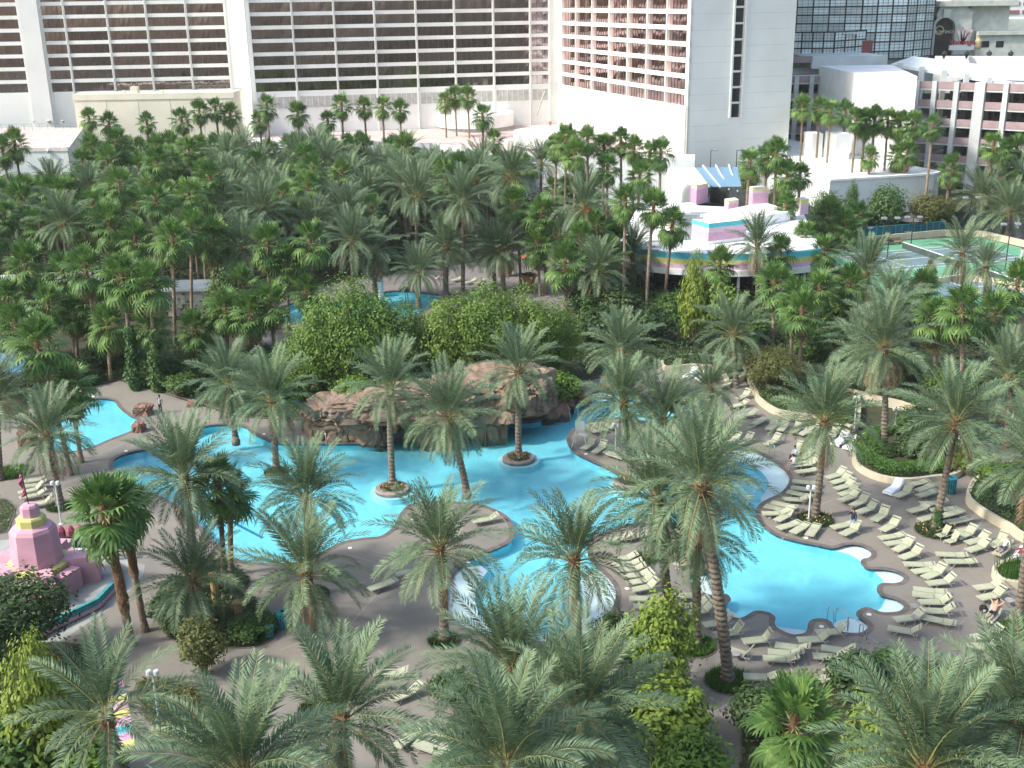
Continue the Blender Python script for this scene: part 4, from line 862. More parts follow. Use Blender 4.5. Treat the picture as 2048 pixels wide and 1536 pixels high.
c = thing('garden_table', 'round white table under the thatched parasol', 'table', tuple(G(1815, 472))); MB().lathe([(.7, .70), (.7, .74)], 16).build('table_top', M_LID, c, smooth=False); MB().tube([(0, 0, 0), (0, 0, .7)], .06, 6).build('leg', M_LID, c)
c = thing('wood_bench', 'brown wooden bench with dark cushions at the far court side', 'bench', tuple(G(1786, 489)), math.atan2(u_.y, u_.x)); MB().box(-1.4, 1.4, -.3, .3, .35, .48).build('seat', mat('bench_wood', (.30, .19, .10), .8), c); MB().box(-1.4, 1.4, .25, .33, .48, 1.0).build('backrest', MATS['bench_wood'], c)
for x in (-1.2, 1.2): MB().box(x - .05, x + .05, -.25, .25, 0, .35).build('leg', MATS['bench_wood'], c)
MB().box(-1.0, -.2, -.3, .2, .48, .75).build('cushion', M_DARK, c)
def lamp_post(label, b, h, arms=2, col=M_DARK, name='court_light', hd=.45):
    t = thing(name, label, 'lamp post', tuple(b)); MB().tube([(0, 0, -.1), (0, 0, h)], [.09, .06], 6).build('pole', col, t)
    for s in ((-1, 1) if arms == 2 else (1,)):
        MB().box(0 if s > 0 else -1.0, 1.0 if s > 0 else 0, -.05, .05, h - .08, h).build('arm', col, t); MB().box(s * .95 - .35, s * .95 + .35, -.3, .3, h - .14, h + .12).build('lamp_head', M_GREYM, t)
    return t
for lab, bx, by, ty_ in (('tall court light before the tennis net', 1774, 517, 436), ('court light behind the thatched parasol', 1822, 487, 434), ('court light with twin heads at the right of the tennis court', 2010, 540, 448), ('court light post left of the benches', 1724, 493, 455), ('court light far right by the large palms', 1935, 470, 395)):
    b = G(bx, by); lamp_post(lab, b, AT(bx, ty_, b.y).z)
for lab, bx, by, ty_ in (('dark lamp post before the bleachers, left one', 1423, 400, 340), ('dark lamp post before the bleachers, right one', 1470, 402, 353)):
    b = G(bx, by); lamp_post(lab, b, AT(bx, ty_, b.y).z, 1)
for lab, px, Y in (('roof lamp post beside the tower stair window, left one', 1422, 196), ('roof lamp post beside the tower stair window, right one', 1474, 196)):
    z0 = 6.0; p = AT(px, 300, Y); lamp_post(lab, Vector((p.x, Y, z0)), 5.0, 1)
# ------------------------------------------------------------ small structures at the left and behind
th = thing('white_roof_cabana', 'long low cabana with white canopy roof at the left', 'building', (0, 0, 0))
a, b = G(-150, 625, 0), G(206, 606, 0); u2 = (b - a).to_2d().normalized(); n2 = Vector((-u2.y, u2.x)); A_, B_ = a.to_2d(), b.to_2d()
mb = MB(); mb.prism([tuple(A_ - n2 * .6), tuple(B_ - n2 * .6), tuple(B_ + n2 * 5), tuple(A_ + n2 * 5)], 2.9, 3.2); mb.build('roof', M_WHITE, th)
mb = MB(); mb.prism([tuple(A_ + n2 * 2.5), tuple(B_ + n2 * 2.5), tuple(B_ + n2 * 4.8), tuple(A_ + n2 * 4.8)], 0, 2.9); mb.build('wall', M_LOUV, th)
for k in range(9): p = A_.lerp(B_, k / 8); MB().box(p.x - .08, p.x + .08, p.y - .08, p.y + .08, -.1, 2.9).build('post', M_WHITE, th)
th = thing('grey_hut', 'small grey hut with white flat roof among the palm trunks', 'building', tuple(G(380, 632)))
mb = MB(); mb.box(-2.6, 2.6, 0, 4, 0, 3.2); mb.build('wall', M_LOUV, th); MB().box(-3.0, 3.0, -.5, 4.4, 3.2, 3.5).build('roof', M_OFFW, th)
for x in (-1.9, .2): MB().box(x, x + 1.5, -.06, .0, 1.0, 2.6).build('window', mat('hut_pane', (.48, .48, .42), .4), th)
MB().box(-2.6, 2.6, -1.2, -1.14, .9, 1.0).build('railing', M_GREYM, th)
th = thing('blue_canopy', 'blue fabric canopy near the left edge', 'canopy', tuple(G(12, 775)))
MB().add([(-4, -2, 2.3), (3, -2, 2.3), (3, 2.5, 2.8), (-4, 2.5, 2.8), (-4, -2, 2.0), (3, -2, 2.0), (3, 2.5, 2.5), (-4, 2.5, 2.5)], [(0, 1, 2, 3), (0, 4, 5, 1), (1, 5, 6, 2), (7, 6, 5, 4)]).build('fabric', mat('canopy_blue', (.07, .24, .40), .8), th)
for x, y in ((-3.8, -1.8), (2.8, -1.8), (2.8, 2.3), (-3.8, 2.3)): MB().tube([(x, y, 0), (x, y, 2.4)], .05, 6).build('pole', M_GREYM, th)
M_TERRA = mat('terracotta', (0.40, 0.20, 0.13), .85, .1, 2)
for px, py, lab in ((1058, 578, 'terracotta urn planter on the rear terrace, nearer one'), (1016, 552, 'terracotta urn planter on the rear terrace, farther left'), (1146, 555, 'terracotta urn planter beside the full fan palm'), (234, 640, 'terracotta urn planter among the trunks at the left')):
    c = thing('urn_planter', lab, 'planter', tuple(G(px, py)), 0, 'terracotta urns'); MB().lathe([(.55, 0), (.6, .15), (.5, .3), (.95, 1.7), (1.15, 1.75), (1.15, 1.95), (1.0, 1.95), (.95, 1.8), (.05, 1.8)], 20, cap=False).build('urn', M_TERRA, c, smooth=False)
    o = put('plant', folmesh('low', 'olive')[0], c, (0, 0, 2.0)); o.scale = (.9, .9, .5)
for px, py, lab in ((1080, 548, 'red fabric parasol on the rear terrace'), (1062, 540, 'red fabric parasol behind, left of the other')):
    c = thing('red_parasol', lab, 'parasol', tuple(G(px, py))); MB().tube([(0, 0, 0), (0, 0, 2.6)], .04, 6).build('pole', M_GREYM, c); MB().lathe([(1.5, 2.05), (1.52, 1.9), (.05, 2.65)], 8, cap=False).build('canopy', mat('red_fabric', (.50, .05, .08), .8), c)
c = thing('white_pillar', 'white pillar topped with a pale bird beside the rear pool', 'pillar', tuple(G(762, 600)))
MB().lathe([(.5, 0), (.5, .2), (.38, .3), (.38, 2.2), (.5, 2.3), (.5, 2.45)], 14).build('shaft', M_WHITE, c); MB().tube([(0, 0, 2.4), (.1, 0, 2.8), (-.15, 0, 3.1), (.1, 0, 3.35), (.35, 0, 3.2)], [.25, .3, .12, .1, .03], 8).build('bird', M_TWC, c, smooth=True)
def bird(label, p, h, m, pose=0):
    c = thing('bird_statue', label, 'statue', tuple(p)); s = h / 2.4; f = lambda L: [(x * s, y * s, z * s) for x, y, z in L]
    MB().tube(f([(-.6, 0, 1.25), (-.3, 0, 1.35), (0, 0, 1.45), (.25, 0, 1.5), (.38, 0, 1.75), (.28, 0, 2.0), (.36, 0, 2.25), (.5, 0, 2.3), (.78, 0, 2.2)]), [q * s for q in (.04, .2, .3, .2, .09, .07, .08, .09, .02)], 8).build('body', m, c, smooth=True)
    for x in (-.08, .12): MB().tube(f([(x, 0, 1.3), (x + .05, .05, .7), (x, .05, 0)]), .035 * s, 5).build('leg', m, c)
    return c
M_BRZ = mat('bronze_statue', (.12, .08, .065), .5, .2, metal=.3)
b_ = G(812, 600); bird('dark bronze wading bird statue in the rear pool', Vector((b_.x, b_.y, -.75)), 3.6, M_BRZ)
bird('pale pink flamingo statue on the rear terrace, left one', G(878, 572), 1.9, M_PNKL); bird('pale pink flamingo statue on the rear terrace, right one', G(888, 570), 1.7, M_PNKL)
# ------------------------------------------------------------ pink castle on its stage
M_CAS = mat('castle_pink', (0.50, 0.28, 0.34), .75, .06, .8); M_CASY = mat('castle_yellow', (0.47, 0.45, 0.16), .75, .06, .8)
M_STG = mat('stage_grey', (0.30, 0.31, 0.29), .85, .12, .6)
tS = thing('castle_stage', 'grey raised stage with teal and pink edge under the pink castle', 'platform', (0, 0, 0))
sp = [G(x, y, .7) for x, y in ((-120, 1300), (60, 1260), (135, 1222), (190, 1196), (235, 1150), (232, 1120), (205, 1105), (140, 1085), (60, 1075), (-120, 1090))]
mb = MB(); mb.prism([(p.x, p.y) for p in sp], -.1, .68); mb.build('platform', M_STG, tS)
edge = [(p.x, p.y) for p in sp[:6]]; strip('teal_edge', [(x + .12, y - .12) for x, y in edge], .32, .72, .25, mat('faded_teal', (.05, .27, .29), .8), tS); strip('pink_edge', [(x + .18, y - .18) for x, y in edge], .1, .32, .25, M_PNK, tS)
lp = [G(x, y) for x, y in ((-120, 1380), (80, 1310), (170, 1250), (215, 1222), (262, 1180), (286, 1150), (290, 1130), (240, 1112), (235, 1150), (190, 1200), (100, 1240), (-120, 1310))]
struct(sheet('castle_apron', [(p.x, p.y) for p in lp], [], 0.005, M_STG))
cb = G(84, 1168, .7); tC = thing('toy_castle', 'pink octagonal toy castle with yellow rings and a flag pole', 'castle', (cb.x, cb.y, .69))
k_ = 1.0
MB().lathe([(2.6, 0), (2.6, 1.3), (2.45, 1.4)], 8, sq=1).build('base_tier', M_CAS, tC)
MB().lathe([(2.05, 1.4), (2.15, 1.55), (2.15, 1.8), (1.75, 1.85)], 16).build('lower_ring', M_CASY, tC)
MB().lathe([(1.75, 1.8), (1.58, 4.3), (1.42, 4.55), (.9, 4.75)], 8, sq=1).build('main_tier', M_CAS, tC)
MB().lathe([(1.0, 4.7), (1.0, 5.2), (.9, 5.32), (.6, 5.35)], 8, sq=1).build('upper_ring', M_CASY, tC)
MB().lathe([(.66, 5.3), (.62, 6.0), (.5, 6.15), (.1, 6.2)], 8, sq=1).build('top_tier', M_CAS, tC)
tC.scale = (.9, .9, .92)
MB().tube([(0, 0, 6.15), (-.15, 0, 8.6)], .04, 6).build('flag_pole', M_DARK, tC)
mb = MB(); q = 7
for i in range(q):
    mb.add([(-.14 + .01 * i, .06 * math.sin(i * 1.3), 8.4 - i * .27), (-.36 - .05 * math.sin(i * 1.1), .16 * math.sin(i * 1.7 + 1), 8.3 - i * .27)], [])
mb.f = [(2 * i, 2 * i + 1, 2 * i + 3, 2 * i + 2) for i in range(q - 1)]; mb.m = [0] * (q - 1); mb.build('flag', mat('flag_red', (.36, .07, .14), .8), tC)
for a_ in (12, 84, 156, 228, 300):
    a = R(a_); M = Matrix.Rotation(a, 4, 'Z'); mb = MB()
    mb.box(1.8, 3.3, -.55, .55, 0, 1.95, M=M); mb.box(3.3, 4.1, -.55, .55, 0, 1.55, M=M); mb.build('buttress', M_CAS, tC)
for a_ in (48, 120, 192, 264, 336):
    M = Matrix.Rotation(R(a_), 4, 'Z'); mb = MB(); mb.box(2.2, 3.0, -.9, .9, 0, 1.5, M=M); mb.build('bastion', M_CAS, tC)
tN = thing('navy_railing', 'navy blue panel railing behind the pink castle', 'railing', tuple(G(172, 1102, .7)), R(8))
for x in (-2.6, -.9, .9, 2.6): MB().box(x - .05, x + .05, -.05, .05, 0, 1.15).build('post', M_DARK, tN)
for x in (-2.55, -.85, .95): MB().box(x, x + 1.6, -.02, .02, .3, 1.05).build('panel', mat('navy_panel', (.02, .03, .09), .6), tN)
MB().box(-2.7, 2.7, -.07, .07, 1.1, 1.18).build('top_rail', M_DARK, tN); MB().box(-2.6, 2.6, -.5, -.2, 0.02, .35).build('bench', M_OFFW, tN)
tM = thing('red_wall_mural', 'pink red scalloped low wall behind the navy railing', 'wall', tuple(G(140, 1072)), R(6))
for k in range(9): MB().lathe([(.33, 0), (.33, .5), (.2, .75), (.02, .85)], 8, (-2.6 + k * .66, 0, 0)).build('scallop', mat('coral_paint', (.34, .10, .13), .8), tM)
# striped path
stc = [M_TEAL, M_PNK, mat('slate_blue_paint', (.16, .22, .30), .8), M_YEL, M_PNK, M_YEL, M_PNK, M_TEAL, M_PNK, M_YEL]
pL = [G(x, y) for x, y in ((196, 1352), (212, 1400), (232, 1450), (245, 1500))]; pR = [G(x, y) for x, y in ((240, 1345), (256, 1392), (262, 1440), (270, 1492))]
tP = thing('striped_path', 'path painted with teal pink and yellow stripes at the lower left', 'path', (0, 0, 0))
def lerpl(L, f): f *= len(L) - 1; i = min(int(f), len(L) - 2); return L[i].lerp(L[i + 1], f - i)
for k in range(10):
    a, b, c, d = lerpl(pL, k / 10), lerpl(pR, k / 10), lerpl(pR, (k + 1) / 10), lerpl(pL, (k + 1) / 10)
    mb = MB(); mb.add([v + Vector((0, 0, .007)) for v in (a, d, c, b)], [(0, 1, 2, 3)]); mb.build('stripe', stc[k], tP)
# ------------------------------------------------------------ bins, lamp posts, rails, tables
M_BIN = mat('bin_teal', (0.03, 0.23, 0.27), .55, .15, 3)
for px, py, r, h, lab in ((568, 1253, .38, 1.05, 'large teal slatted waste bin on the deck by the planting bed'), (539, 1272, .24, .7, 'small teal ash bin beside the large waste bin'), (1899, 985, .42, 1.25, 'teal waste bin beside the hedge planter')):
    c = thing('waste_bin', lab, 'waste bin', tuple(G(px, py))); MB().lathe([(r * .9, 0), (r, .05), (r, h * .92)], 20, cap=False).build('liner', M_DARK, c)
    for k in range(16): M = Matrix.Rotation(k * math.pi / 8, 4, 'Z'); MB().box(r, r + .03, -.05, .05, .03, h * .93, M=M).build('slat', M_BIN, c)
    MB().lathe([(r + .05, h * .92), (r + .05, h), (r * .4, h + .05), (r * .35, h)], 20, cap=False).build('lid', M_BIN, c)
M_LP = mat('lamp_white', (.52, .56, .53), .5, .05)
def garden_lamp(label, bx, by, ty_, kind=0):
    b = G(bx, by); h = AT(bx, ty_, b.y).z; t = thing('garden_lamp', label, 'lamp post', tuple(b)); MB().tube([(0, 0, -.1), (0, 0, h)], [.07, .06], 8).build('pole', M_LP, t)
    for s in (-1, 1): MB().lathe([(.08, 0), (.15, .04), (.15, .26), (.11, .30)], 10, (s * .2, 0, h - .15)).build('lamp_head', M_LP, t)
    MB().box(-.2, .2, -.03, .03, h - .1, h - .02).build('arm', M_LP, t); MB().lathe([(.2, 0), (.2, .05), (.1, .1)], 10).build('base', M_LP, t); return t
garden_lamp('white twin head lamp post in the fan of four loungers', 1617, 1043, 975); garden_lamp('white twin head lamp post at the left behind the castle flag', 123, 1048, 966); garden_lamp('white twin head lamp post on the mid island', 1287, 1114, 1040)
garden_lamp('white twin head lamp post behind the upper planter wall', 1708, 862, 795); garden_lamp('white twin head lamp post left in the hedge planter', 1790, 852, 818); garden_lamp('white twin head lamp post in the lower left bed', 318, 1440, 1345); garden_lamp('white twin head lamp post at the right beyond the hedge', 1921, 910, 875); garden_lamp('white twin head lamp post on the peninsula', 1231, 905, 850)
fp = thing('flag_pole', 'white pole with a small striped flag behind the grove', 'flag pole', tuple(G(1164, 398))); hz = AT(1164, 268, fp.location.y).z; MB().tube([(0, 0, -.1), (0, 0, hz)], [.1, .05], 6).build('pole', M_WHITE, fp)
mb = MB()
for i in range(4): mb.box(-.45 + .05 * i, -.03, -.02 + .03 * i, .03 + .03 * i, hz - .5 - (i + 1) * .55, hz - .5 - i * .55, i % 2)
mb.build('flag', [mat('flag_pink', (.55, .2, .28), .8), M_WHITE], fp)
M_RAIL = mat('steel_rail', (.45, .50, .52), .3, .05, metal=.8)
def handrail(label, pts, r=.03):
    ps = [G(x, y, 0) for x, y, _ in pts]; c = ps[0]; t = thing('pool_handrail', label, 'handrail', (c.x, c.y, 0)); P_ = [p - c + Vector((0, 0, z)) for p, (_, _, z) in zip(ps, pts)]
    P_ = crom(P_, 3, False); MB().tube(P_, r, 6).build('tube', M_RAIL, t, smooth=True)
    return t
handrail('curved steel handrail into the steps, left one', ((1655, 1234, -.7), (1655, 1234, .5), (1661, 1236, .8), (1666, 1240, .5), (1668, 1243, -.6))); handrail('curved steel handrail into the steps, middle one', ((1671, 1238, -.7), (1671, 1238, .55), (1677, 1240, .85), (1695, 1254, .7), (1696, 1256, -.2)))
handrail('steel grab rail at the near end of the steps', ((1718, 1272, 0), (1718, 1272, .75), (1726, 1276, .85), (1733, 1279, .75), (1733, 1279, 0)))
handrail('long steel handrail over the step shelf', ((1695, 1256, -.2), (1695, 1256, .75), (1712, 1266, .85), (1724, 1274, .8), (1724, 1274, 0)))
handrail('steel handrail in front of the right rocks, left one', ((1140, 838, -.6), (1140, 838, .4), (1134, 826, 1.0), (1131, 820, .9), (1131, 820, 0))); handrail('steel handrail in front of the right rocks, right one', ((1156, 850, -.6), (1156, 850, .4), (1156, 838, 1.0), (1156, 832, .9), (1156, 830, 0)))
handrail('steel rail at the beach shelf of the right lobe', ((1548, 914, 0), (1548, 914, .9), (1538, 905, .9), (1538, 905, 0)))
handrail('steel rail at the left foot of the grotto', ((648, 880, 0), (648, 880, .9), (652, 888, .9), (653, 890, -.5)))
tab = MB().lathe([(.28, .42), (.30, .44), (.28, .46)], 18).mesh('table_top', mat('side_table_top', (.26, .245, .24), .6)); tleg = MB().tube([(0, 0, 0), (0, 0, .43)], .02, 5).mesh('leg', M_RAIL)
for px, py, lab in ((1471, 1320, 'left of the lower palm, near the tall leaning trunk'), (1831, 1246, 'between two loungers at the lower right'), (1828, 1224, 'behind two loungers at the lower right'), (1750, 1022, 'by the raised lounger right of the standing man'), (2018, 1212, 'beside the sunbathing man'), (1910, 1082, 'beside the two small sand chairs')):
    c = thing('side_table', 'small round side table ' + lab, 'table', tuple(G(px, py, 0)), 0, 'round side tables on the sun deck'); put('table_top', tab, c)
    for k in range(3): a = k * 2.09; put('leg', tleg, c, (.26 * math.cos(a), .26 * math.sin(a), 0))
lc = thing('lifeguard_chair', 'white frame lifeguard chair on the tip of the peninsula', 'lifeguard chair', tuple(G(1162, 892)), R(160))
for x in (-.55, .55):
    for y in (-.5, .5): MB().tube([(x * 1.2, y * 1.2, 0), (x * .6, y * .6, 1.6)], .035, 6).build('leg', M_LP, lc)
MB().box(-.4, .4, -.35, .35, 1.6, 1.68).build('seat', M_LP, lc); MB().box(-.4, .4, .3, .36, 1.68, 2.4).build('backrest', M_LP, lc); MB().box(-.45, .45, -.9, -.4, .75, .8).build('footboard', M_LP, lc)
for s in (-1, 1): MB().tube([(s * .42, -.35, 1.95), (s * .42, .33, 1.95)], .03, 5).build('armrest', M_LP, lc)
# wooden posts in the bed
for px, py, ty_, lab in ((432, 1200, 1150, 'ochre wooden post in the planting bed, left one'), (478, 1232, 1205, 'ochre wooden post in the planting bed, right one')):
    b = G(px, py); c = thing('wooden_post', lab, 'post', tuple(b)); h = AT(px, ty_, b.y).z; MB().tube([(0, 0, -.1), (0, 0, h)], [.26, .24], 10).build('shaft', mat('ochre_wood', (.34, .25, .11), .9, .2, 4), c); MB().lathe([(.36, h), (.36, h + .08), (.2, h + .12)], 10).build('cap', mat('ochre_wood', (.34, .25, .11)), c)
# ------------------------------------------------------------ vehicles on the garage decks
def car(label, p, rz, col, pick=False):
    c = thing('pickup_truck' if pick else 'parked_car', label, 'pickup truck' if pick else 'car', tuple(p), rz)
    body = [(-2.4, .35), (-2.45, .75), (-2.3, .95), (-.2, 1.0), (1.2, 1.0), (2.2, .9), (2.4, .7), (2.4, .35)]
    mb = MB(); n = len(body); mb.add([(x, -.9, z) for x, z in body] + [(x, .9, z) for x, z in body], [tuple(range(n)), tuple(range(2 * n - 1, n - 1, -1))] + [(i, i + n, (i + 1) % n + n, (i + 1) % n) for i in range(n)]); mb.build('body', col, c)
    cab = [(-.6, .98), (-.45, 1.65), (.7, 1.68), (1.3, .98)] if pick else [(-1.9, .95), (-1.4, 1.45), (.5, 1.48), (1.2, .98)]
    mb = MB(); mb.add([(x, -.82 if z < 1 else -.68, z) for x, z in cab] + [(x, .82 if z < 1 else .68, z) for x, z in cab], [(0, 1, 2, 3), (7, 6, 5, 4), (0, 4, 5, 1), (1, 5, 6, 2), (2, 6, 7, 3)]); mb.build('cabin', col, c)
    for s in (-1, 1): mb = MB(); w_ = [(x * .8 + .02, s * .79 if z < 1 else s * .71, z * .93 + .09) for x, z in cab]; mb.add(w_, [(0, 1, 2, 3)]); mb.build('side_window', M_GLD, c)
    for x in (-1.5, 1.45):
        for y in (-.82, .82): o = MB().lathe([(.33, -.1), (.33, .1)], 14).build('wheel', M_DARK, c, (x, y, .33)); o.rotation_euler = (R(90), 0, 0)
    return c
M_CARW = mat('car_white', (.72, .76, .76), .3, .02); M_CARS = mat('car_silver', (.40, .42, .43), .3, .02, metal=.4); M_CARD = mat('car_dark', (.05, .05, .06), .3, .05)
gz = zg2 - 1.2; p = AT(1680, 148, 246); car('white pickup truck parked on the upper garage deck', Vector((p.x, 246, zg2 - 1.2)), R(182), M_CARW, True)
for i, (px, Y, f, m, lab) in enumerate(((1876, 225, 4, M_CARW, 'white car parked in the garage bay behind the short palm, left one'), (1944, 220, 4, M_CARS, 'silver car parked in the garage near the double column'), (1900, 223, 5, M_CARD, 'dark car parked in a lower garage bay'), (1850, 226, 1, M_CARS, 'silver car beside the white stair core'), (1640, 244, 1, M_CARS, 'silver car in the shaded left garage wing'))):
    z = (zg if px > 1730 else zg2) - (f + 1) * FG - 1.3; x = XAT(px, Y, 250); car(lab, Vector((x, Y + 1.6, z)), R(90), m)
# ------------------------------------------------------------ grotto, mound, rocks, planters, beds
from mathutils import noise
M_ROCK = mat('grotto_rock', (0.275, 0.205, 0.15), .9, scale=.9, col2=(0.15, 0.105, 0.072), bump=.6, bscale=5)
M_ROCKR = mat('red_boulder', (0.27, 0.165, 0.125), .9, scale=1.2, col2=(0.16, 0.095, 0.07), bump=.6, bscale=6)
def rock_mb(sx, sy, sz, seed, sub=4, rough=.32, facet=1.0):
    bm = bmesh.new(); bmesh.ops.create_icosphere(bm, subdivisions=sub, radius=1); off = Vector((seed * 7.1, seed * 3.3, seed * 1.7))
    for v in bm.verts:
        c = v.co.copy(); q = Vector([math.copysign(abs(a) ** .62, a) for a in c]); n = noise.fractal(c * 1.1 + off, 1.0, 2.0, 5) + .5 * abs(noise.noise(Vector((c.x * 3, c.y * 3, c.z * 1.1)) + off * 2))
        cr_ = abs(noise.noise(Vector((c.x * 2.2, c.y * 2.2, c.z * 2.6)) + off * 3)); q *= 1 + rough * n - .16 * max(0, .18 - cr_) / .18 + .05 * noise.noise(c * 9 + off); v.co = Vector((q.x * sx, q.y * sy, q.z * sz))
    mb = MB(); mb.v = [tuple(v.co) for v in bm.verts]; mb.f = [tuple(v.index for v in f.verts) for f in bm.faces]; mb.m = [0] * len(mb.f); bm.free(); return mb
# mound behind the grotto
mc = G(850, 730, 0); mb = MB(); nx, ny = 40, 22; X0, X1 = XAT(590, 100, 760), XAT(1140, 104, 760); Y0_, Y1_ = 97.0, 122.0
vs_ = []
for j in range(ny + 1):
    for i in range(nx + 1):
        u, v = i / nx, j / ny; e = min(1, 5 * u * (1 - u) * 1.2) * min(1, 7 * v) * min(1, 3.2 * (1 - v)); x = X0 + (X1 - X0) * u; y = Y0_ + (Y1_ - Y0_) * v
        vs_.append((x, y, -.1 + 2.6 * max(0, e) + .3 * noise.noise(Vector((x * .3, y * .3, 0))) * e))
mb.add(vs_, [(j * (nx + 1) + i, j * (nx + 1) + i + 1, (j + 1) * (nx + 1) + i + 1, (j + 1) * (nx + 1) + i) for j in range(ny) for i in range(nx)]); struct(mb.build('mound', M_SOIL, smooth=True))
gr = thing('rock_grotto', 'tan artificial rock grotto overhanging the lagoon', 'rock formation', (0, 0, 0))
def rk(cx, cy, Y, sx, sy, sz, seed, nm='rock', m=M_ROCK, rough=.32, parent=gr):
    p = AT(cx, cy, Y); o = rock_mb(sx, sy, sz, seed, 5, rough).build(nm, m, parent, p); o.rotation_euler = (0, 0, (seed * 1.3) % .7 - .35); return o
for a in ((662, 815, 92.8, 2.0, 2.2, .8, 1), (700, 812, 92.2, 2.8, 2.6, .95, 2), (765, 805, 92.0, 3.0, 2.8, 1.1, 3), (835, 802, 92.4, 3.0, 3.0, 1.35, 4), (905, 797, 92.8, 3.2, 3.0, 1.6, 5), (975, 787, 93.8, 3.2, 3.0, 1.9, 6), (1035, 783, 95.1, 2.8, 2.8, 1.8, 7), (1072, 795, 96.4, 1.6, 1.8, 1.2, 8), (985, 758, 98.3, 2.8, 2.2, 1.2, 9), (1030, 758, 98.3, 2.0, 1.8, 1.1, 11)): rk(*a)
for a in ((672, 858, 92.4, 2.2, 1.9, 1.9, 12), (735, 858, 92.0, 2.5, 1.9, 1.9, 13), (862, 866, 91.0, 1.0, 1.0, 2.0, 14), (983, 860, 92.2, 1.15, 1.3, 2.3, 15), (1060, 828, 97.8, 3.2, 2.0, 1.7, 16), (1100, 815, 99.3, 2.0, 1.8, 1.4, 17), (632, 850, 94.0, 1.3, 1.4, 1.5, 22)): rk(*a, nm='pillar_rock', m=M_ROCKR if a[6] in (16, 17) else mat('cave_shade_rock', (.20, .145, .10), .8, scale=.9, col2=(.11, .08, .058), bump=.6, bscale=5), rough=.26)  # lower rocks carry the cave shade in a darker base colour
mb = MB(); mb.box(XAT(660, 98), XAT(1085, 98), 97.3, 98.5, -1, 2.6); mb.build('cave_back', M_ROCK, gr)
for i, (px, py, sx, sz, lab) in enumerate(((1170, 808, 1.0, .9, 'rust boulder at the lagoon neck, right of two'), (1158, 795, .8, .8, 'rust boulder at the lagoon neck, behind the other'), (288, 828, 1.3, .9, 'rust boulder at the right side of the left pool'), (278, 862, .9, .8, 'rust boulder on the strip by the left pool'), (386, 812, .8, .6, 'small rust boulder under the hedge by the left bank'), (56, 888, 1.2, 1.3, 'rust boulder left of the left pool'), (70, 860, .9, .8, 'rust boulder behind, left of the left pool'), (1213, 778, .6, .5, 'small rust boulder at the top of the channel'))):
    b = G(px, py); sx *= .62; sz *= .7; o = rock_mb(sx, sx, sz, 30 + i, 4).build('boulder', M_ROCKR, None, (b.x, b.y, sz * .5)); tag(o, lab, 'boulder')
# ---- planter walls, beds with plants
def bed(name, label, pxs, wall_h=.0, cat='planting bed', m=M_SOIL, n=3):
    pl = gpoly(pxs, 0, n); c = sum((Vector(p) for p in pl), Vector((0, 0))) / len(pl); t = thing(name, label, cat, (c.x, c.y, 0)); lp_ = [(x - c.x, y - c.y) for x, y in pl]
    sheet('soil', lp_, [], .03 if wall_h < .1 else wall_h - .1, m, t)
    if wall_h: strip('wall', lp_, -.1, wall_h, .32, M_CURB, t, True)
    else: strip('edging', lp_, -.05, .045, .10, M_COPE, t, True)
    return pl, t
def carpet(parent, pl, n, color, hmin, hmax, leaf, seed, name='ground_cover', zb=0.05, tuft=False, loc=None):
    """a low mass of small leaves over a bed (uncountable)"""
    rs = random.Random(seed); mb = MB(); xs = [p[0] for p in pl]; ys = [p[1] for p in pl]; k = 0; g = 0
    while k < n and g < n * 20:
        g += 1; x, y = rs.uniform(min(xs), max(xs)), rs.uniform(min(ys), max(ys))
        if not inside((x, y), pl): continue
        h = hmin + (hmax - hmin) * (.5 + .5 * noise.noise(Vector((x * .9, y * .9, seed)))); z = zb + h * rs.random() ** .4
        if tuft:
            a = rs.uniform(0, 6.28); e = Vector((math.cos(a), math.sin(a), 0)); q = Vector((x, y, zb)); s = rs.uniform(.6, 1.2) * hmax; nn = Vector((-e.y, e.x, 0)) * .025
            mb.add([q - nn, q + nn, q + e * s * .35 + Vector((0, 0, s))], [(0, 1, 2)])
        else: leafq(mb, Vector((x, y, z)), Vector((0, 0, 1)), leaf * rs.uniform(.7, 1.3), rs)
        k += 1
    o = mb.build(name, LEAF[color], parent)
    if parent: o.location = (-parent.location.x, -parent.location.y, 0)
    o['kind'] = 'stuff'; return o
HEDGE = [(1708, 915), (1712, 935), (1735, 952), (1775, 965), (1820, 968), (1870, 962), (1905, 958), (1930, 940), (1935, 915), (1900, 890), (1850, 876), (1790, 868), (1740, 872), (1718, 890)]
hp_, hb = bed('hedge_planter', 'curved cream walled planter with clipped bright hedge under the tallest date palm', HEDGE, .5)
ring = [(x + (sum(p[0] for p in hp_) / len(hp_) - x) * .0, y) for x, y in hp_]; cen = Vector((sum(p[0] for p in hp_) / len(hp_), sum(p[1] for p in hp_) / len(hp_)))
inner = [tuple(cen + (Vector(p) - cen) * .62 + Vector((0, .6))) for p in hp_]
rs_ = random.Random(5); mb = MB()
for k in range(9000):
    i = rs_.randrange(len(hp_)); a, b = Vector(hp_[i]), Vector(inner[i]); a2, b2 = Vector(hp_[(i + 1) % len(hp_)]), Vector(inner[(i + 1) % len(hp_)]); f = rs_.random() ** .8 * .92 + .04; g = rs_.random(); p = a.lerp(a2, g).lerp(b.lerp(b2, g), f)
    top = rs_.random() < .7; z = .45 + (.55 if top else rs_.random() * .55); leafq(mb, Vector((p.x, p.y, z + rs_.uniform(-.05, .05))), Vector((0, 0, 1)), rs_.uniform(.07, .13), rs_)
o = mb.build('hedge', LEAF['grass'], hb); o.location = (-hb.location.x, -hb.location.y, 0); o['kind'] = 'stuff'
RP = [(1938, 992), (1936, 1008), (1955, 1026), (1985, 1045), (2020, 1065), (2050, 1085), (2150, 1120), (2150, 980), (2050, 945), (1985, 955), (1950, 972)]
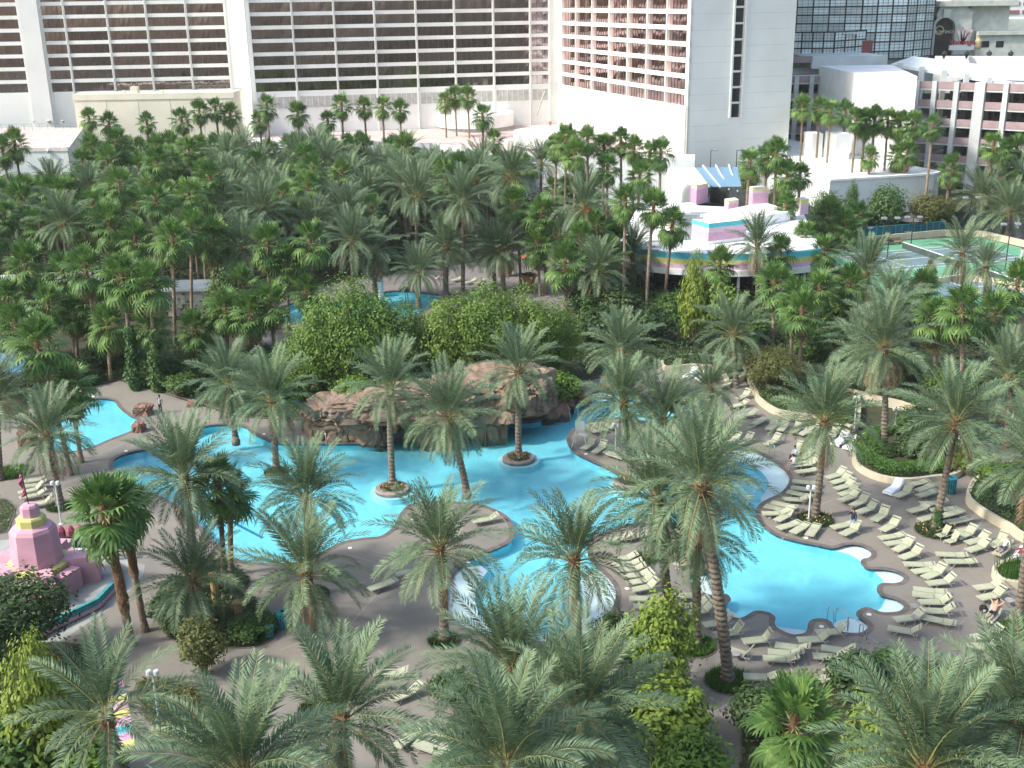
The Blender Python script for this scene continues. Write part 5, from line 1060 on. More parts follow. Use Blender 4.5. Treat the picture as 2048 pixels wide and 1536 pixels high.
rp_, rb_ = bed('curved_planter', 'curved cream walled planter at the right edge above the towel loungers', RP, .65); carpet(rb_, rp_, 4200, 'green', .2, .9, .12, 6, zb=.5)
UP = [(1512, 793), (1515, 803), (1535, 820), (1560, 832), (1600, 838), (1640, 842), (1680, 852), (1700, 862), (1715, 850), (1715, 800), (1690, 780), (1620, 755), (1540, 745), (1500, 755), (1503, 775)]
up_, ub_ = bed('upper_planter', 'cream walled planter with round dark shrub behind the upper loungers', UP, .6); carpet(ub_, up_, 3500, 'green', .15, .6, .12, 8, zb=.5)
UP2 = [(1330, 742), (1380, 738), (1430, 742), (1452, 760), (1458, 772), (1490, 752), (1460, 725), (1380, 718), (1330, 726)]
u2_, u2b = bed('upper_planter', 'cream walled planter behind the towel covered loungers at the top of the sun deck', UP2, .55); carpet(u2b, u2_, 2200, 'dark', .2, .7, .13, 9, zb=.5)
SP = [(1988, 1148), (1992, 1162), (2010, 1172), (2040, 1176), (2090, 1178), (2090, 1140), (2040, 1132), (2005, 1136)]
s_, sb_ = bed('small_planter', 'small round cream walled planter by the trunk at the right edge', SP, .5); carpet(sb_, s_, 900, 'grass', .3, .8, .1, 10, zb=.4, tuft=True)
WP = [(1650, 800), (1690, 792), (1740, 805), (1800, 818), (1850, 835), (1870, 825), (1800, 795), (1700, 775)]
w_, wb_ = bed('rear_planter', 'cream walled planter strip behind the hedge planter', WP, .8); carpet(wb_, w_, 1600, 'green', .2, .7, .12, 11, zb=.7)
# round palm beds in the deck
def round_bed(px, py, rr, label, color='grass', n=900, tuft=True, flowers=False):
    c = G(px, py); t = thing('round_bed', label, 'planting bed', (c.x, c.y, 0)); pl = [(rr * math.cos(k * .2618), rr * math.sin(k * .2618)) for k in range(24)]
    sheet('soil', pl, [], .02, M_SOIL, t); strip('edging', pl, -.05, .04, .09, M_COPE, t, True)
    rs = random.Random(int(px)); mb = MB(); f2 = MB()
    for k in range(n):
        a = rs.uniform(0, 6.28); q = rr * .95 * math.sqrt(rs.random()); x, y = q * math.cos(a), q * math.sin(a); e = Vector((math.cos(k * 2.4), math.sin(k * 2.4), 0)); s = rs.uniform(.18, .42); nn = Vector((-e.y, e.x, 0)) * .03
        mb.add([Vector((x, y, .02)) - nn, Vector((x, y, .02)) + nn, Vector((x, y, .02)) + e * s * .5 + Vector((0, 0, s))], [(0, 1, 2)])
        if flowers and k % 22 == 0: leafq(f2, Vector((x, y, .45)), Vector((0, 0, 1)), .06, rs, 1)
    o = mb.build('grass_tufts', LEAF[color], t); o['kind'] = 'stuff'
    if flowers: o = f2.build('flowers', mat('flower_mix', (.55, .42, .12), .7, scale=9, col2=(.45, .10, .16)), t); o['kind'] = 'stuff'
for a in ((1457, 1363, 1.35, 'round grassy bed under the tall leaning date palm', 'grass', 1500), (1388, 1292, 1.3, 'round grassy bed under the smaller palm by the right pool', 'grass', 1300), (1630, 1040, 1.35, 'round flower bed under the palm beside the white lamp post', 'dark', 1100, True, True), (1872, 1062, 1.5, 'round flower bed under the mossy leaning palm', 'dark', 1200, True, True), (619, 1192, 1.3, 'round grassy bed left of the brown deck', 'dark', 1100), (25, 945, 1.6, 'round grassy bed at the left edge by the left pool', 'grass', 1300), (120, 1015, 1.0, 'round bed under the palm beside the left lamp post', 'dark', 900), (640, 1420, 1.2, 'round grassy bed near the centre foreground palm', 'dark', 900), (1288, 1118, .9, 'small flower bed around the mid island lamp', 'grass', 700, True, True), (553, 945, 1.0, 'small round bed under the slim bank palm', 'dark', 700), (1155, 1302, 1.0, 'round bed under the palm of the lower lobe', 'dark', 700), (888, 1282, 1.0, 'round bed under the palm on the brown deck', 'dark', 700), (2036, 1262, 1.2, 'round bed under the right edge palm by the sunbather', 'grass', 900, True, True)): round_bed(*a)
# islands in the lagoon
for px, py, lab in ((785, 975, 'round stone flower island in the lagoon, left one'), (1037, 914, 'round stone flower island in the lagoon, right one'), (1262, 962, 'round stone flower island at the neck of the lagoon')):
    c = G(px, py); t = thing('flower_island', lab, 'planter', (c.x, c.y, 0))
    MB().lathe([(1.75, -.76), (1.75, -.28), (1.36, -.28)], 36, cap=False).build('sunken_step', mat('step_plaster', (.50, .78, .82), .6, .03), t); MB().lathe([(1.34, -.76), (1.34, -.02), (1.30, .02), (.98, .02), (.95, -.03), (.05, -.03)], 36, cap=False).build('stone_ring', mat('island_stone', (.27, .225, .195), .85, .12, 2), t)
    rs = random.Random(px); mb = MB(); f2 = MB()
    for k in range(700):
        a = rs.uniform(0, 6.28); q = rs.uniform(.3, .98); p = Vector((q * math.cos(a), q * math.sin(a), 0)); leafq(mb, p + Vector((0, 0, rs.random() * .22)), Vector((0, 0, 1)), rs.uniform(.05, .1), rs)
        if k % 10 == 0: s = Vector((p.x, p.y, .28)); leafq(f2, s, Vector((0, 0, 1)), .06, rs, 1); mb.add([p, p + Vector((.03, 0, 0)), s + Vector((0, 0, .12))], [(0, 1, 2)])
    o = mb.build('border_plants', LEAF['dark'], t); o['kind'] = 'stuff'; o = f2.build('flowers', mat('flower_mix', (.55, .42, .12)), t); o['kind'] = 'stuff'
# bigger beds
for i, (lab, px, col, n, hm, lf) in enumerate((('planting bed with dark shrubs around the wooden posts', [(330, 1165), (310, 1210), (325, 1262), (365, 1288), (430, 1296), (500, 1296), (545, 1278), (552, 1255), (525, 1215), (470, 1180), (400, 1150)], 'dark', 3600, .7, .12),
    ('planting bed at the lower left corner', [(-150, 1330), (60, 1290), (160, 1290), (200, 1340), (215, 1420), (235, 1500), (245, 1640), (-150, 1640)], 'green', 3800, .8, .13),
    ('triangular planting bed right of the striped path', [(272, 1370), (330, 1360), (400, 1380), (430, 1440), (440, 1510), (400, 1520), (340, 1490), (295, 1440)], 'olive', 2200, .5, .10),
    ('planting bed at the bottom right under the feathery palms', [(1488, 1440), (1510, 1385), (1580, 1362), (1700, 1345), (1850, 1330), (2000, 1325), (2200, 1330), (2200, 1660), (1500, 1660), (1482, 1520)], 'dark', 5200, .9, .14),
    ('planting bed at the bottom centre under the broad palms', [(860, 1560), (880, 1480), (930, 1400), (1000, 1375), (1080, 1380), (1130, 1440), (1200, 1420), (1240, 1330), (1262, 1262), (1300, 1240), (1345, 1262), (1372, 1320), (1385, 1420), (1410, 1500), (1440, 1640), (860, 1640)], 'green', 5200, .8, .13),
    ('planting bed left of the lagoon under the fan palms', [(395, 1130), (420, 1175), (470, 1190), (500, 1165), (480, 1140), (440, 1120)], 'dark', 900, .5, .11),
    ('ivy covered bank behind the left pool', [(195, 772), (240, 758), (300, 775), (345, 790), (430, 815), (480, 832), (560, 836), (620, 828), (600, 770), (520, 720), (400, 690), (250, 690), (150, 730), (110, 780)], 'green', 9000, 1.3, .16),
    ('dark hedge bank behind the peninsula', [(1120, 800), (1185, 755), (1280, 738), (1340, 728), (1420, 712), (1500, 735), (1500, 690), (1400, 650), (1250, 650), (1140, 690), (1110, 750)], 'dark', 8000, 1.6, .17),
    ('ground cover between the hedge planter and the tennis courts', [(1700, 770), (1760, 800), (1860, 820), (1960, 880), (2100, 880), (2100, 700), (1900, 640), (1700, 640), (1560, 660), (1520, 720), (1600, 750)], 'dark', 9000, 1.2, .18),
    ('ground cover bed at the left edge behind the castle', [(-160, 1075), (-10, 1070), (20, 1050), (15, 1000), (-160, 990)], 'green', 900, .6, .12))):
    pl, tb = bed('planting_bed', lab, px); carpet(tb, pl, n, col, .1, hm, lf, 50 + i)
# ------------------------------------------------------------ sun loungers
M_SLING = mat('lounger_straps', (0.37, 0.39, 0.27), .7, .06, 2, objvar=.06); M_FRM = mat('lounger_frame', (0.36, 0.35, 0.29), .5, .06); M_TOWEL = mat('white_towel', (0.74, 0.77, 0.84), .95, .05, 4)
def straps(x0, x1, z, w=.60, M=None, n=None):
    mb = MB(); n = n or max(2, round((x1 - x0) / .066)); d = (x1 - x0) / n
    for i in range(n): mb.box(x0 + i * d, x0 + i * d + d * .86, -w / 2, w / 2, z - .012, z + .012 - (.004 if i % 2 else 0), M=M)
    return mb
LZ = .36; HX = .28
SEAT = straps(-.98, HX - .02, LZ).mesh('seat', M_SLING)
def rail(mb, pts): 
    for s in (-1, 1): mb.tube([(x, s * .325, z) for x, z in pts], .022, 5)
    return mb
FRAME = rail(MB(), [(-1.0, LZ - .03), (HX + .45, LZ - .03)]); FRAME.tube([(-1.0, -.325, LZ - .03), (-1.0, .325, LZ - .03)], .022, 5); FRAME = FRAME.mesh('frame', M_FRM)
LEGF = MB().tube(crom([(-.45, -.33, LZ - .04), (-.62, -.33, .04), (-.66, -.25, .02), (-.66, .25, .02), (-.62, .33, .04), (-.45, .33, LZ - .04)], 2, False), .020, 5).mesh('leg', M_FRM)
LEGR = MB().tube(crom([(.42, -.33, LZ - .04), (.60, -.33, .04), (.64, -.25, .02), (.64, .25, .02), (.60, .33, .04), (.42, .33, LZ - .04)], 2, False), .020, 5).mesh('leg', M_FRM)
BACKS = []
for ang in (6, 24, 42, 55):
    M = Matrix.Translation((HX, 0, LZ)) @ Matrix.Rotation(-R(ang), 4, 'Y')
    b = straps(0.02, .56, 0, M=M).mesh('backrest', M_SLING); h = straps(.64, .74, 0.01, M=M, n=2).mesh('headrest', M_SLING)
    f = MB()
    for s in (-1, 1): f.tube([M @ Vector((0, s * .325, -.02)), M @ Vector((.76, s * .325, -.02))], .02, 5)
    f.tube([M @ Vector((.76, -.325, -.02)), M @ Vector((.76, .325, -.02))], .02, 5); f.tube([M @ Vector((.45, -.3, -.03)), Vector((HX + .4, -.3, LZ - .05))], .014, 4)
    BACKS.append((b, h, f.mesh('back_frame', M_FRM)))
def towel_mesh(ang):
    mb = MB(); P_ = [(-1.02, LZ - .22), (-1.0, LZ + .03), (-.5, LZ + .035), (HX - .05, LZ + .03)]; M = Matrix.Translation((HX, 0, LZ + .035)) @ Matrix.Rotation(-R(ang), 4, 'Y')
    P_ += [((M @ Vector((k, 0, 0))).x, (M @ Vector((k, 0, 0))).z) for k in (.1, .45, .72)] + [((M @ Vector((.8, 0, -.1))).x, (M @ Vector((.8, 0, -.1))).z), ((M @ Vector((.8, 0, -.4))).x - .02, (M @ Vector((.8, 0, -.4))).z - .05)]
    rs = random.Random(2); ws = [-.40, -.355, -.33, -.1, .1, .33, .355, .40]; dz = [-.22, -.05, 0, .01, 0, 0, -.05, -.20]
    for x, z in P_: mb.v += [(x, y, z + d * (1 if -1 < x < .9 else .4) + rs.uniform(-.008, .012)) for y, d in zip(ws, dz)]
    k = len(ws); mb.f = [(i * k + j, i * k + j + 1, (i + 1) * k + j + 1, (i + 1) * k + j) for i in range(len(P_) - 1) for j in range(k - 1)]; mb.m = [0] * len(mb.f); return mb.mesh('towel', M_TOWEL, True)
TOW = towel_mesh(42); LNG = []; STATE = ['lying flat', 'with low backrest', 'with raised backrest', 'with steep backrest']
def lounger(label, foot, head, st, towel=False, parts=True):
    f, h = G(*foot, LZ), G(*head, LZ); c = (f + h) / 2; d = h - f; t = thing('sun_lounger', label, 'sun lounger', (c.x, c.y, 0), math.atan2(d.y, d.x), 'cream strap loungers on the pool decks')
    put('seat', SEAT, t); put('frame', FRAME, t); put('leg', LEGF, t); put('leg', LEGR, t); b, hd, bf = BACKS[st]; bo = put('backrest', b, t); put('headrest', hd, bo); put('back_frame', bf, bo)
    if towel: put('towel', TOW, t)
    LNG.append(t); return t
ROWS = [
 ('in the diagonal row beside the lamp palm', 'top', [((1652,956),(1693,943),2),((1661,966),(1705,953),2),((1669,978),(1712,965),2),((1677,990),(1720,975),2),((1677,1002),(1722,986),2),((1698,1014),(1741,993),2),((1712,1026),(1758,1009),2),((1742,1044),(1780,1019),3),((1759,1063),(1801,1041),2)]),
 ('in the row bordering the right pool', 'top', [((1759,1076),(1810,1068),0),((1768,1088),(1826,1079),0),((1785,1103),(1829,1081),2),((1798,1117),(1848,1099),2),((1810,1127),(1868,1129),0),((1827,1143),(1880,1135),0),((1843,1157),(1894,1136),2),((1857,1166),(1910,1160),2),((1829,1177),(1892,1184),0),((1827,1187),(1891,1195),0),((1843,1203),(1901,1203),2),((1850,1220),(1907,1222),2),((1848,1233),(1905,1246),0)]),
 ('in the pair at the pool lower right', 'top', [((1794,1238),(1846,1231),2),((1785,1256),(1838,1265),2)]),
 ('in the open deck pair', 'top', [((1874,1107),(1932,1110),0),((1892,1122),(1951,1122),0)]),
 ('in the trio left of the towel group', 'left', [((1931,1086),(1980,1073),2),((1935,1101),(1977,1087),2),((1980,1093),(2015,1074),3)]),
 ('in the pair before the small round planter', 'top', [((1952,1175),(2005,1168),2),((1959,1196),(2010,1184),2)]),
 ('in the pair below the sunbathing man', 'top', [((1947,1274),(2003,1263),2),((1943,1291),(2000,1291),2)]),
 ('in the trio under the hedge planter', 'top', [((1819,969),(1853,962),0),((1834,981),(1867,969),0),((1838,991),(1872,981),0)]),
 ('in the group around the mossy palm', 'top', [((1843,1006),(1892,1005),1),((1819,1022),(1858,1012),1),((1863,1018),(1911,1017),0),((1883,1031),(1924,1021),0),((1841,1039),(1880,1029),0),((1889,1045),(1945,1035),0),((1904,1064),(1955,1055),0),((1909,1077),(1955,1058),2)]),
 ('in the pair around the standing man', 'left', [((1667,1054),(1708,1045),0),((1679,1071),(1725,1049),3)]),
 ('in the row along the upper planter wall', 'left', [((1511,846),(1529,837),0),((1534,861),(1553,842),2),((1560,861),(1573,846),2),((1584,866),(1602,849),3),((1602,868),(1622,857),1),((1623,868),(1641,855),2),((1662,873),(1676,856),2)]),
 ('in the group above the beach shelf', 'left', [((1529,889),(1562,875),2),((1585,910),(1607,889),2),((1602,917),(1628,901),2)]),
 ('in the column right of the beach shelf', 'top', [((1600,928),(1634,918),1),((1596,943),(1634,938),0),((1592,962),(1632,966),0),((1590,975),(1628,979),0),((1579,983),(1620,992),0),((1572,997),(1612,999),1),((1546,1004),(1592,1014),0),((1537,1012),(1575,1021),0),((1529,1026),(1575,1025),1),((1549,1043),(1589,1021),2)]),
 ('in the fan by the white lamp post', 'left', [((1557,1056),(1600,1043),0),((1585,1065),(1616,1046),0),((1617,1072),(1636,1047),0)]),
 ('in the group on the upper sun deck', 'top', [((1438,773),(1456,768),1),((1478,796),(1497,787),2),((1470,811),(1490,806),1),((1485,831),(1508,826),1),((1456,884),(1477,874),2),((1480,885),(1502,875),2)]),
 ('in the fan on the tip of the peninsula', 'left', [((1164,899),(1191,880),2),((1186,906),(1213,887),2),((1242,914),(1217,906),0),((1193,863),(1169,851),0),((1210,860),(1186,847),0),((1224,854),(1203,846),0)]),
 ('in the upper group of the mid island', 'left', [((1222,1079),(1252,1074),1),((1256,1074),(1287,1068),0),((1330,1074),(1363,1057),1),((1339,1082),(1381,1066),2),((1362,1092),(1395,1082),2)]),
 ('in the long column on the mid island', 'top', [((1232,1118),(1262,1114),1),((1237,1128),(1272,1126),1),((1243,1139),(1281,1136),1),((1254,1151),(1293,1147),1),((1259,1165),(1307,1156),2),((1266,1179),(1314,1169),2),((1264,1196),(1318,1197),0),((1275,1212),(1326,1213),0),((1277,1228),(1328,1228),0)]),
 ('in the row behind the tall trunks', 'top', [((1357,1191),(1408,1189),2),((1365,1212),(1417,1205),2),((1377,1225),(1425,1217),2),((1408,1249),(1467,1239),2)]),
 ('in the right pool lower edge row', 'left', [((1435,1268),(1486,1260),3),((1492,1281),(1545,1276),3),((1599,1279),(1661,1276),2),((1637,1264),(1695,1261),3)]),
 ('in the group behind the foreground fan palm', 'left', [((1458,1298),(1502,1312),3),((1557,1289),(1615,1298),1),((1544,1303),(1600,1308),1),((1535,1316),(1590,1318),1),((1500,1352),(1548,1354),1),((1635,1311),(1690,1314),2),((1655,1296),(1703,1303),2),((1660,1340),(1694,1322),2),((1648,1356),(1690,1346),2)]),
 ('on the central brown deck', 'top', [((955,1041),(987,1035),1),((890,1079),(918,1066),2),((805,1145),(838,1139),0),((752,1173),(778,1164),0),((789,1395),(836,1376),1),((765,1345),(800,1345),1),((803,1484),(834,1460),0),((837,1487),(887,1504),0),((860,1468),(905,1490),0)]),
 ('in the left edge row behind the castle', 'top', [((50,962),(90,956),1),((48,972),(88,967),1),((42,984),(86,974),2),((46,994),(88,985),1),((60,1009),(104,1001),2)]),
 ('on the rear terrace behind the statues', 'left', [((930,565),(952,560),1),((950,566),(972,561),1),((970,568),(992,563),1),((905,560),(925,555),1),((700,600),(722,594),1)]),
]
for row, side, L in ROWS:
    for i, (f, h, st) in enumerate(L): lounger('lounger %s, %s from %s %s' % (STATE[st], ORD[i], side, row), f, h, st)
lounger('lounger draped with a white towel under the hedge planter wall', (1768, 988), (1807, 963), 2, True); lounger('cream lounger just in front of the white towel lounger', (1788, 994), (1826, 977), 2)
lounger('lounger with white towel by the upper planter, left of a pair', (1372, 752), (1392, 742), 2, True); lounger('lounger with white towel by the upper planter, right of a pair', (1396, 757), (1416, 747), 2, True)
lounger('lounger with white towel beside the hedge, left of two', (1672, 885), (1690, 874), 2, True); lounger('lounger with white towel beside the hedge, right of two', (1694, 894), (1718, 882), 2, True)
L_A = lounger('lounger under the seated person in pale shirt beside the hedge wall', (1988, 1112), (2022, 1086), 2); L_B = lounger('white towel lounger under the resting person at the right edge', (2012, 1128), (2058, 1103), 2, True)
L_C = lounger('lounger under the sunbathing man in dark shorts', (1972, 1245), (1998, 1214), 2); L_D = lounger('lounger under the person sunbathing on the mid island', (1357, 1128), (1392, 1116), 2); L_E = lounger('lounger under the person in dark clothes on the mid island', (1348, 1106), (1388, 1097), 2)
L_F = lounger('lounger under the person in white beside the beach shelf', (1590, 930), (1632, 926), 1)
# two low sand chairs
for i, (px, py, lab) in enumerate(((1882, 1076, 'low cream sand chair beside the mossy palm bed, left one'), (1900, 1088, 'low cream sand chair beside the mossy palm bed, right one'))):
    t = thing('sand_chair', lab, 'chair', tuple(G(px, py)), R(25), 'low sand chairs'); M = Matrix.Translation((.25, 0, .25)) @ Matrix.Rotation(-R(58), 4, 'Y')
    straps(-.35, .25, .25, .5).build('seat', M_SLING, t); straps(.02, .7, 0, .5, M=M).build('backrest', M_SLING, t)
    for s in (-1, 1): MB().tube([(-.35, s * .27, 0), (-.3, s * .27, .25), (.25, s * .27, .25), (.35, s * .27, 0)], .018, 5).build('leg', M_FRM, t); MB().tube([(-.2, s * .28, .45), (.4, s * .28, .5)], .02, 5).build('armrest', M_FRM, t)
# ------------------------------------------------------------ palms near the camera and around the pools
P = palm_px
P('D', 545, 797, 553, 941, 'slim date palm on the lagoon bank in front of the walking man')
P('D', 457, 765, 472, 884, 'date palm at the left lagoon corner, behind its twin near the walking man', sc=.95)
P('D', 780, 772, 785, 968, 'date palm on the round flower island left of the grotto mouth', sc=.92)
P('D', 895, 828, 934, 990, 'leaning date palm with curved trunk in front of the grotto', sc=1.02)
P('D', 1037, 738, 1037, 910, 'date palm on the round flower island right of the grotto mouth', sc=.92)
P('D', 1243, 700, 1250, 800, 'date palm behind the peninsula, in front of the dark hedge', sc=.98)
P('D', 1467, 664, 1472, 775, 'date palm rising above the round shrub behind the upper sun deck', sc=.98)
P('D', 1769, 690, 1768, 900, 'tallest date palm in the clipped hedge planter', sc=1.12)
P('D', 1722, 702, 1718, 790, 'shorter date palm just behind the hedge planter palm', sc=1.0)
P('D', 1650, 838, 1630, 1035, 'date palm in the round bed beside the white lamp post on the sun deck')
P('D', 1912, 838, 1870, 1056, 'leaning date palm with mossy base among the right loungers', sc=1.05, ivy=1.6)
P('D', 2018, 752, 2012, 900, 'date palm at the right edge behind the hedge planter', sc=1.0)
P('D', 2078, 925, 2034, 1262, 'date palm at the right edge beside the sunbathing man, leaning out of frame', sc=.95, ivy=1.2)
P('D', 1402, 965, 1456, 1360, 'tall leaning date palm with reddish boots before the right pool', sc=1.02, r=.33, boots=1.5)
P('D', 1313, 992, 1338, 1262, 'date palm with knobbly trunk on the mid island behind the yellow shrub', sc=1.0, r=.3, boots=1.4)
P('D', 1394, 1070, 1393, 1290, 'smaller date palm left of the tall leaning palm by the right pool', sc=.8, boots=1.9)
P('D', 880, 1092, 888, 1280, 'date palm on the brown deck left of the lower white shelf', sc=.98, boots=1.2)
P('D', 1148, 1112, 1155, 1300, 'date palm standing in front of the lower pool lobe', sc=.98, boots=1.6)
P('D', 613, 990, 619, 1190, 'date palm in the round bed left of the brown deck', sc=.9)
P('D', 611, 1140, 626, 1275, 'bushy date palm by the teal waste bins', sc=1.0)
P('D', 367, 948, 396, 1190, 'thick date palm at the left lagoon end behind the fan palms', sc=1.0, boots=1.6)
P('D', 385, 1155, 402, 1262, 'low date palm in the bed behind the wooden posts', sc=.82)
P('D', 95, 868, 122, 1015, 'date palm at the left between lamp post and left pool', sc=.92)
P('D', -8, 790, 0, 960, 'date palm cut by the left edge near the left pool', sc=.95)
P('D', 682, 1432, None, None, 'date palm with bare yellow stalks in the centre foreground', h=8.5, sc=.92)
P('D', 212, 1420, None, None, 'dark date palm over the striped path in the lower left', h=6.5, sc=.9, n=34)
P('D', 486, 1540, None, None, 'large feathery date palm at the bottom left of centre', h=10.5, sc=.9, n=64)
P('D', 1022, 1330, None, None, 'date palm in front of the lower white shelf', h=9.0, sc=.92, n=60)
P('D', 1162, 1424, None, None, 'broad date palm in the bottom centre, right of its neighbour', h=9.5, sc=.92, n=60)
P('D', 1015, 1520, None, None, 'bushy date palm at the bottom edge, centre', h=10.5, sc=.88, n=64)
P('D', 1850, 1525, None, None, 'large feathery date palm at the bottom right', h=10.5, sc=.95, n=66)
P('D', 2040, 1450, None, None, 'date palm filling the lower right corner', h=10.5, sc=.9, n=64)
P('D', 1245, 800, 1262, 948, 'date palm on the peninsula, nearest the lifeguard chair', sc=.95)
P('D', 1327, 835, 1330, 965, 'date palm on the peninsula, second from the lifeguard chair', sc=1.05)
P('D', 1420, 775, 1420, 870, 'small date palm on the upper sun deck left of the round shrub', sc=.72)
P('D', 1415, 905, 1420, 1000, 'date palm at the neck between peninsula and beach shelf', sc=.95)
P('F', 1590, 1432, None, None, 'bright green fan palm in the lower right foreground', h=8.0, sc=1.15, n=38)
P('F', 207, 1010, 262, 1290, 'tall fan palm beside the pink castle, left of its twin', sc=1.22, n=40, boots=7, r=.25)
P('F', 243, 1000, 290, 1262, 'tall fan palm beside the pink castle, right of its twin', sc=1.05, n=32, boots=5, r=.22)
P('F', 435, 960, 450, 1172, 'fan palm at the lagoon left end, left one of the pair', sc=1.12, n=32)
P('F', 462, 975, 463, 1150, 'fan palm at the lagoon left end, right one of the pair', sc=.95, n=26)
P('F', 137, 765, 163, 925, 'fan palm with brown skirted trunk left of the left pool', sc=1.05)
P('F', 73, 680, 142, 950, 'leaning fan palm with bare trunk at the left pool', sc=1.1)
P('F', 540, 598, 551, 735, 'fan palm standing above the two date palms at the lagoon corner', sc=1.05)
P('F', 243, 545, 272, 778, 'fan palm with ivy covered trunk, left of two behind the left pool', sc=1.15, ivy=6.5)
P('F', 297, 560, 316, 782, 'fan palm with ivy covered trunk, right of two behind the left pool', sc=1.1, ivy=6.5)
P('F', 388, 650, 402, 725, 'short fan palm with ivy at its foot right of the ivy trunks', sc=1.0, ivy=2.2)
P('F', 345, 470, 350, 690, 'tall fan palm with bare trunk left of the small hut', sc=1.1)
P('F', 383, 450, 385, 655, 'tall fan palm with bare trunk in front of the small hut', sc=1.05)
P('F', 170, 530, 205, 740, 'fan palm leaning left above the white roof at the left', sc=1.1)
P('F', 125, 540, 150, 705, 'fan palm right of the leftmost, above the white roof', sc=1.1)
P('F', 50, 520, 62, 690, 'fan palm before the white roof near the left edge', sc=1.2)
P('F', 425, 470, 432, 640, 'fan palm right of the small hut', sc=1.15)
P('F', 535, 480, 540, 660, 'yellowish fan palm left of the rear pool', sc=1.15)
P('F', 620, 475, 628, 660, 'yellowish fan palm in front of the rear pool', sc=1.15)
P('F', 612, 575, 616, 668, 'low fan palm at the edge of the rear pool', sc=.95)
P('D', 705, 480, 708, 610, 'date palm left of the rear pool statue', sc=1.1)
P('D', 748, 500, 752, 600, 'thick trunked date palm by the white bird pillar', sc=1.1, r=.36)
P('D', 838, 540, 836, 612, 'low date palm standing in the rear pool', sc=.9, r=.34)
P('D', 892, 495, 892, 590, 'thick date palm right of the rear pool', sc=1.15, r=.38)
P('D', 926, 400, 926, 592, 'tall date palm right of the rear pool', sc=1.15)
P('D', 988, 500, 990, 585, 'date palm left of the terracotta pots, left of a pair', sc=1.0)
P('D', 1004, 500, 1006, 590, 'date palm left of the terracotta pots, right of a pair', sc=1.0, r=.34)
P('F', 1030, 400, 1042, 578, 'tall slim fan palm before the terracotta pots', sc=1.05)
P('F', 1085, 420, 1092, 588, 'fan palm right of the terracotta pots, left of three', sc=1.15)
P('F', 1075, 480, 1080, 592, 'fan palm right of the terracotta pots, middle of three', sc=1.15)
P('F', 1130, 520, 1134, 640, 'full fan palm at the right end of the flowering shrubs', sc=1.2, n=36)
P('F', 1250, 395, 1245, 640, 'very tall fan palm left of the pastel restaurant', sc=.95)
P('F', 1308, 405, 1292, 640, 'very tall fan palm in front of the pastel restaurant', sc=.95)
P('F', 1345, 442, 1328, 605, 'fan palm with dark leaves before the white restaurant roof', sc=1.0)
P('D', 1265, 505, 1266, 590, 'dark low date palm at the restaurant corner', sc=1.05)
P('D', 1170, 410, 1168, 600, 'date palm with orange fruit left of the restaurant', sc=1.1, fruit=True)
P('D', 1022, 350, 1022, 520, 'date palm with orange fruit in the grove centre', sc=1.2, fruit=True)
P('D', 1515, 490, 1515, 605, 'date palm in front of the restaurant stripes', sc=1.05)
P('F', 1573, 405, 1573, 520, 'tall thin fan palm at the right of the restaurant', sc=.9)
P('F', 1611, 470, 1612, 560, 'fan palm at the restaurant right end', sc=1.0)
P('F', 1648, 495, 1650, 590, 'yellowish fan palm before the tennis court', sc=1.0)
P('D', 1735, 545, 1738, 660, 'grey green date palm before the near tennis corner', sc=1.1)
P('D', 1785, 605, 1782, 700, 'grey green date palm above the tallest hedge palm', sc=1.0)
P('F', 1845, 570, 1850, 660, 'fan palm right of the near tennis corner', sc=1.0)
P('D', 1925, 505, 1922, 620, 'date palm on brown trunk before the tennis net', sc=1.0)
P('D', 1972, 530, 1968, 640, 'small dark date palm right of the tennis net', sc=.8)
P('F', 1590, 590, 1580, 745, 'fan palm with grey trunk behind the round shrub, left of a pair', sc=1.0)
P('F', 1605, 615, 1597, 765, 'fan palm with brown trunk behind the round shrub, right of a pair', sc=1.0)
P('F', 1550, 560, 1545, 690, 'fan palm behind the round shrub, farther left', sc=1.05)
P('F', 1640, 570, 1636, 690, 'fan palm behind the upper planter wall', sc=1.0)
P('F', 1925, 610, 1922, 780, 'fan palm with orange brown trunk right of the tallest hedge palm', sc=1.1)
P('F', 1990, 620, 1990, 760, 'full fan palm left of the right edge, above the right date palm', sc=1.1)
P('F', 2035, 560, 2035, 720, 'fan palm at the right edge below the tennis court', sc=1.15)
P('F', 1870, 630, 1870, 740, 'fan palm in the planting below the tennis court', sc=1.05)
P('F', 1700, 560, 1702, 680, 'fan palm left of the near tennis corner', sc=1.0)
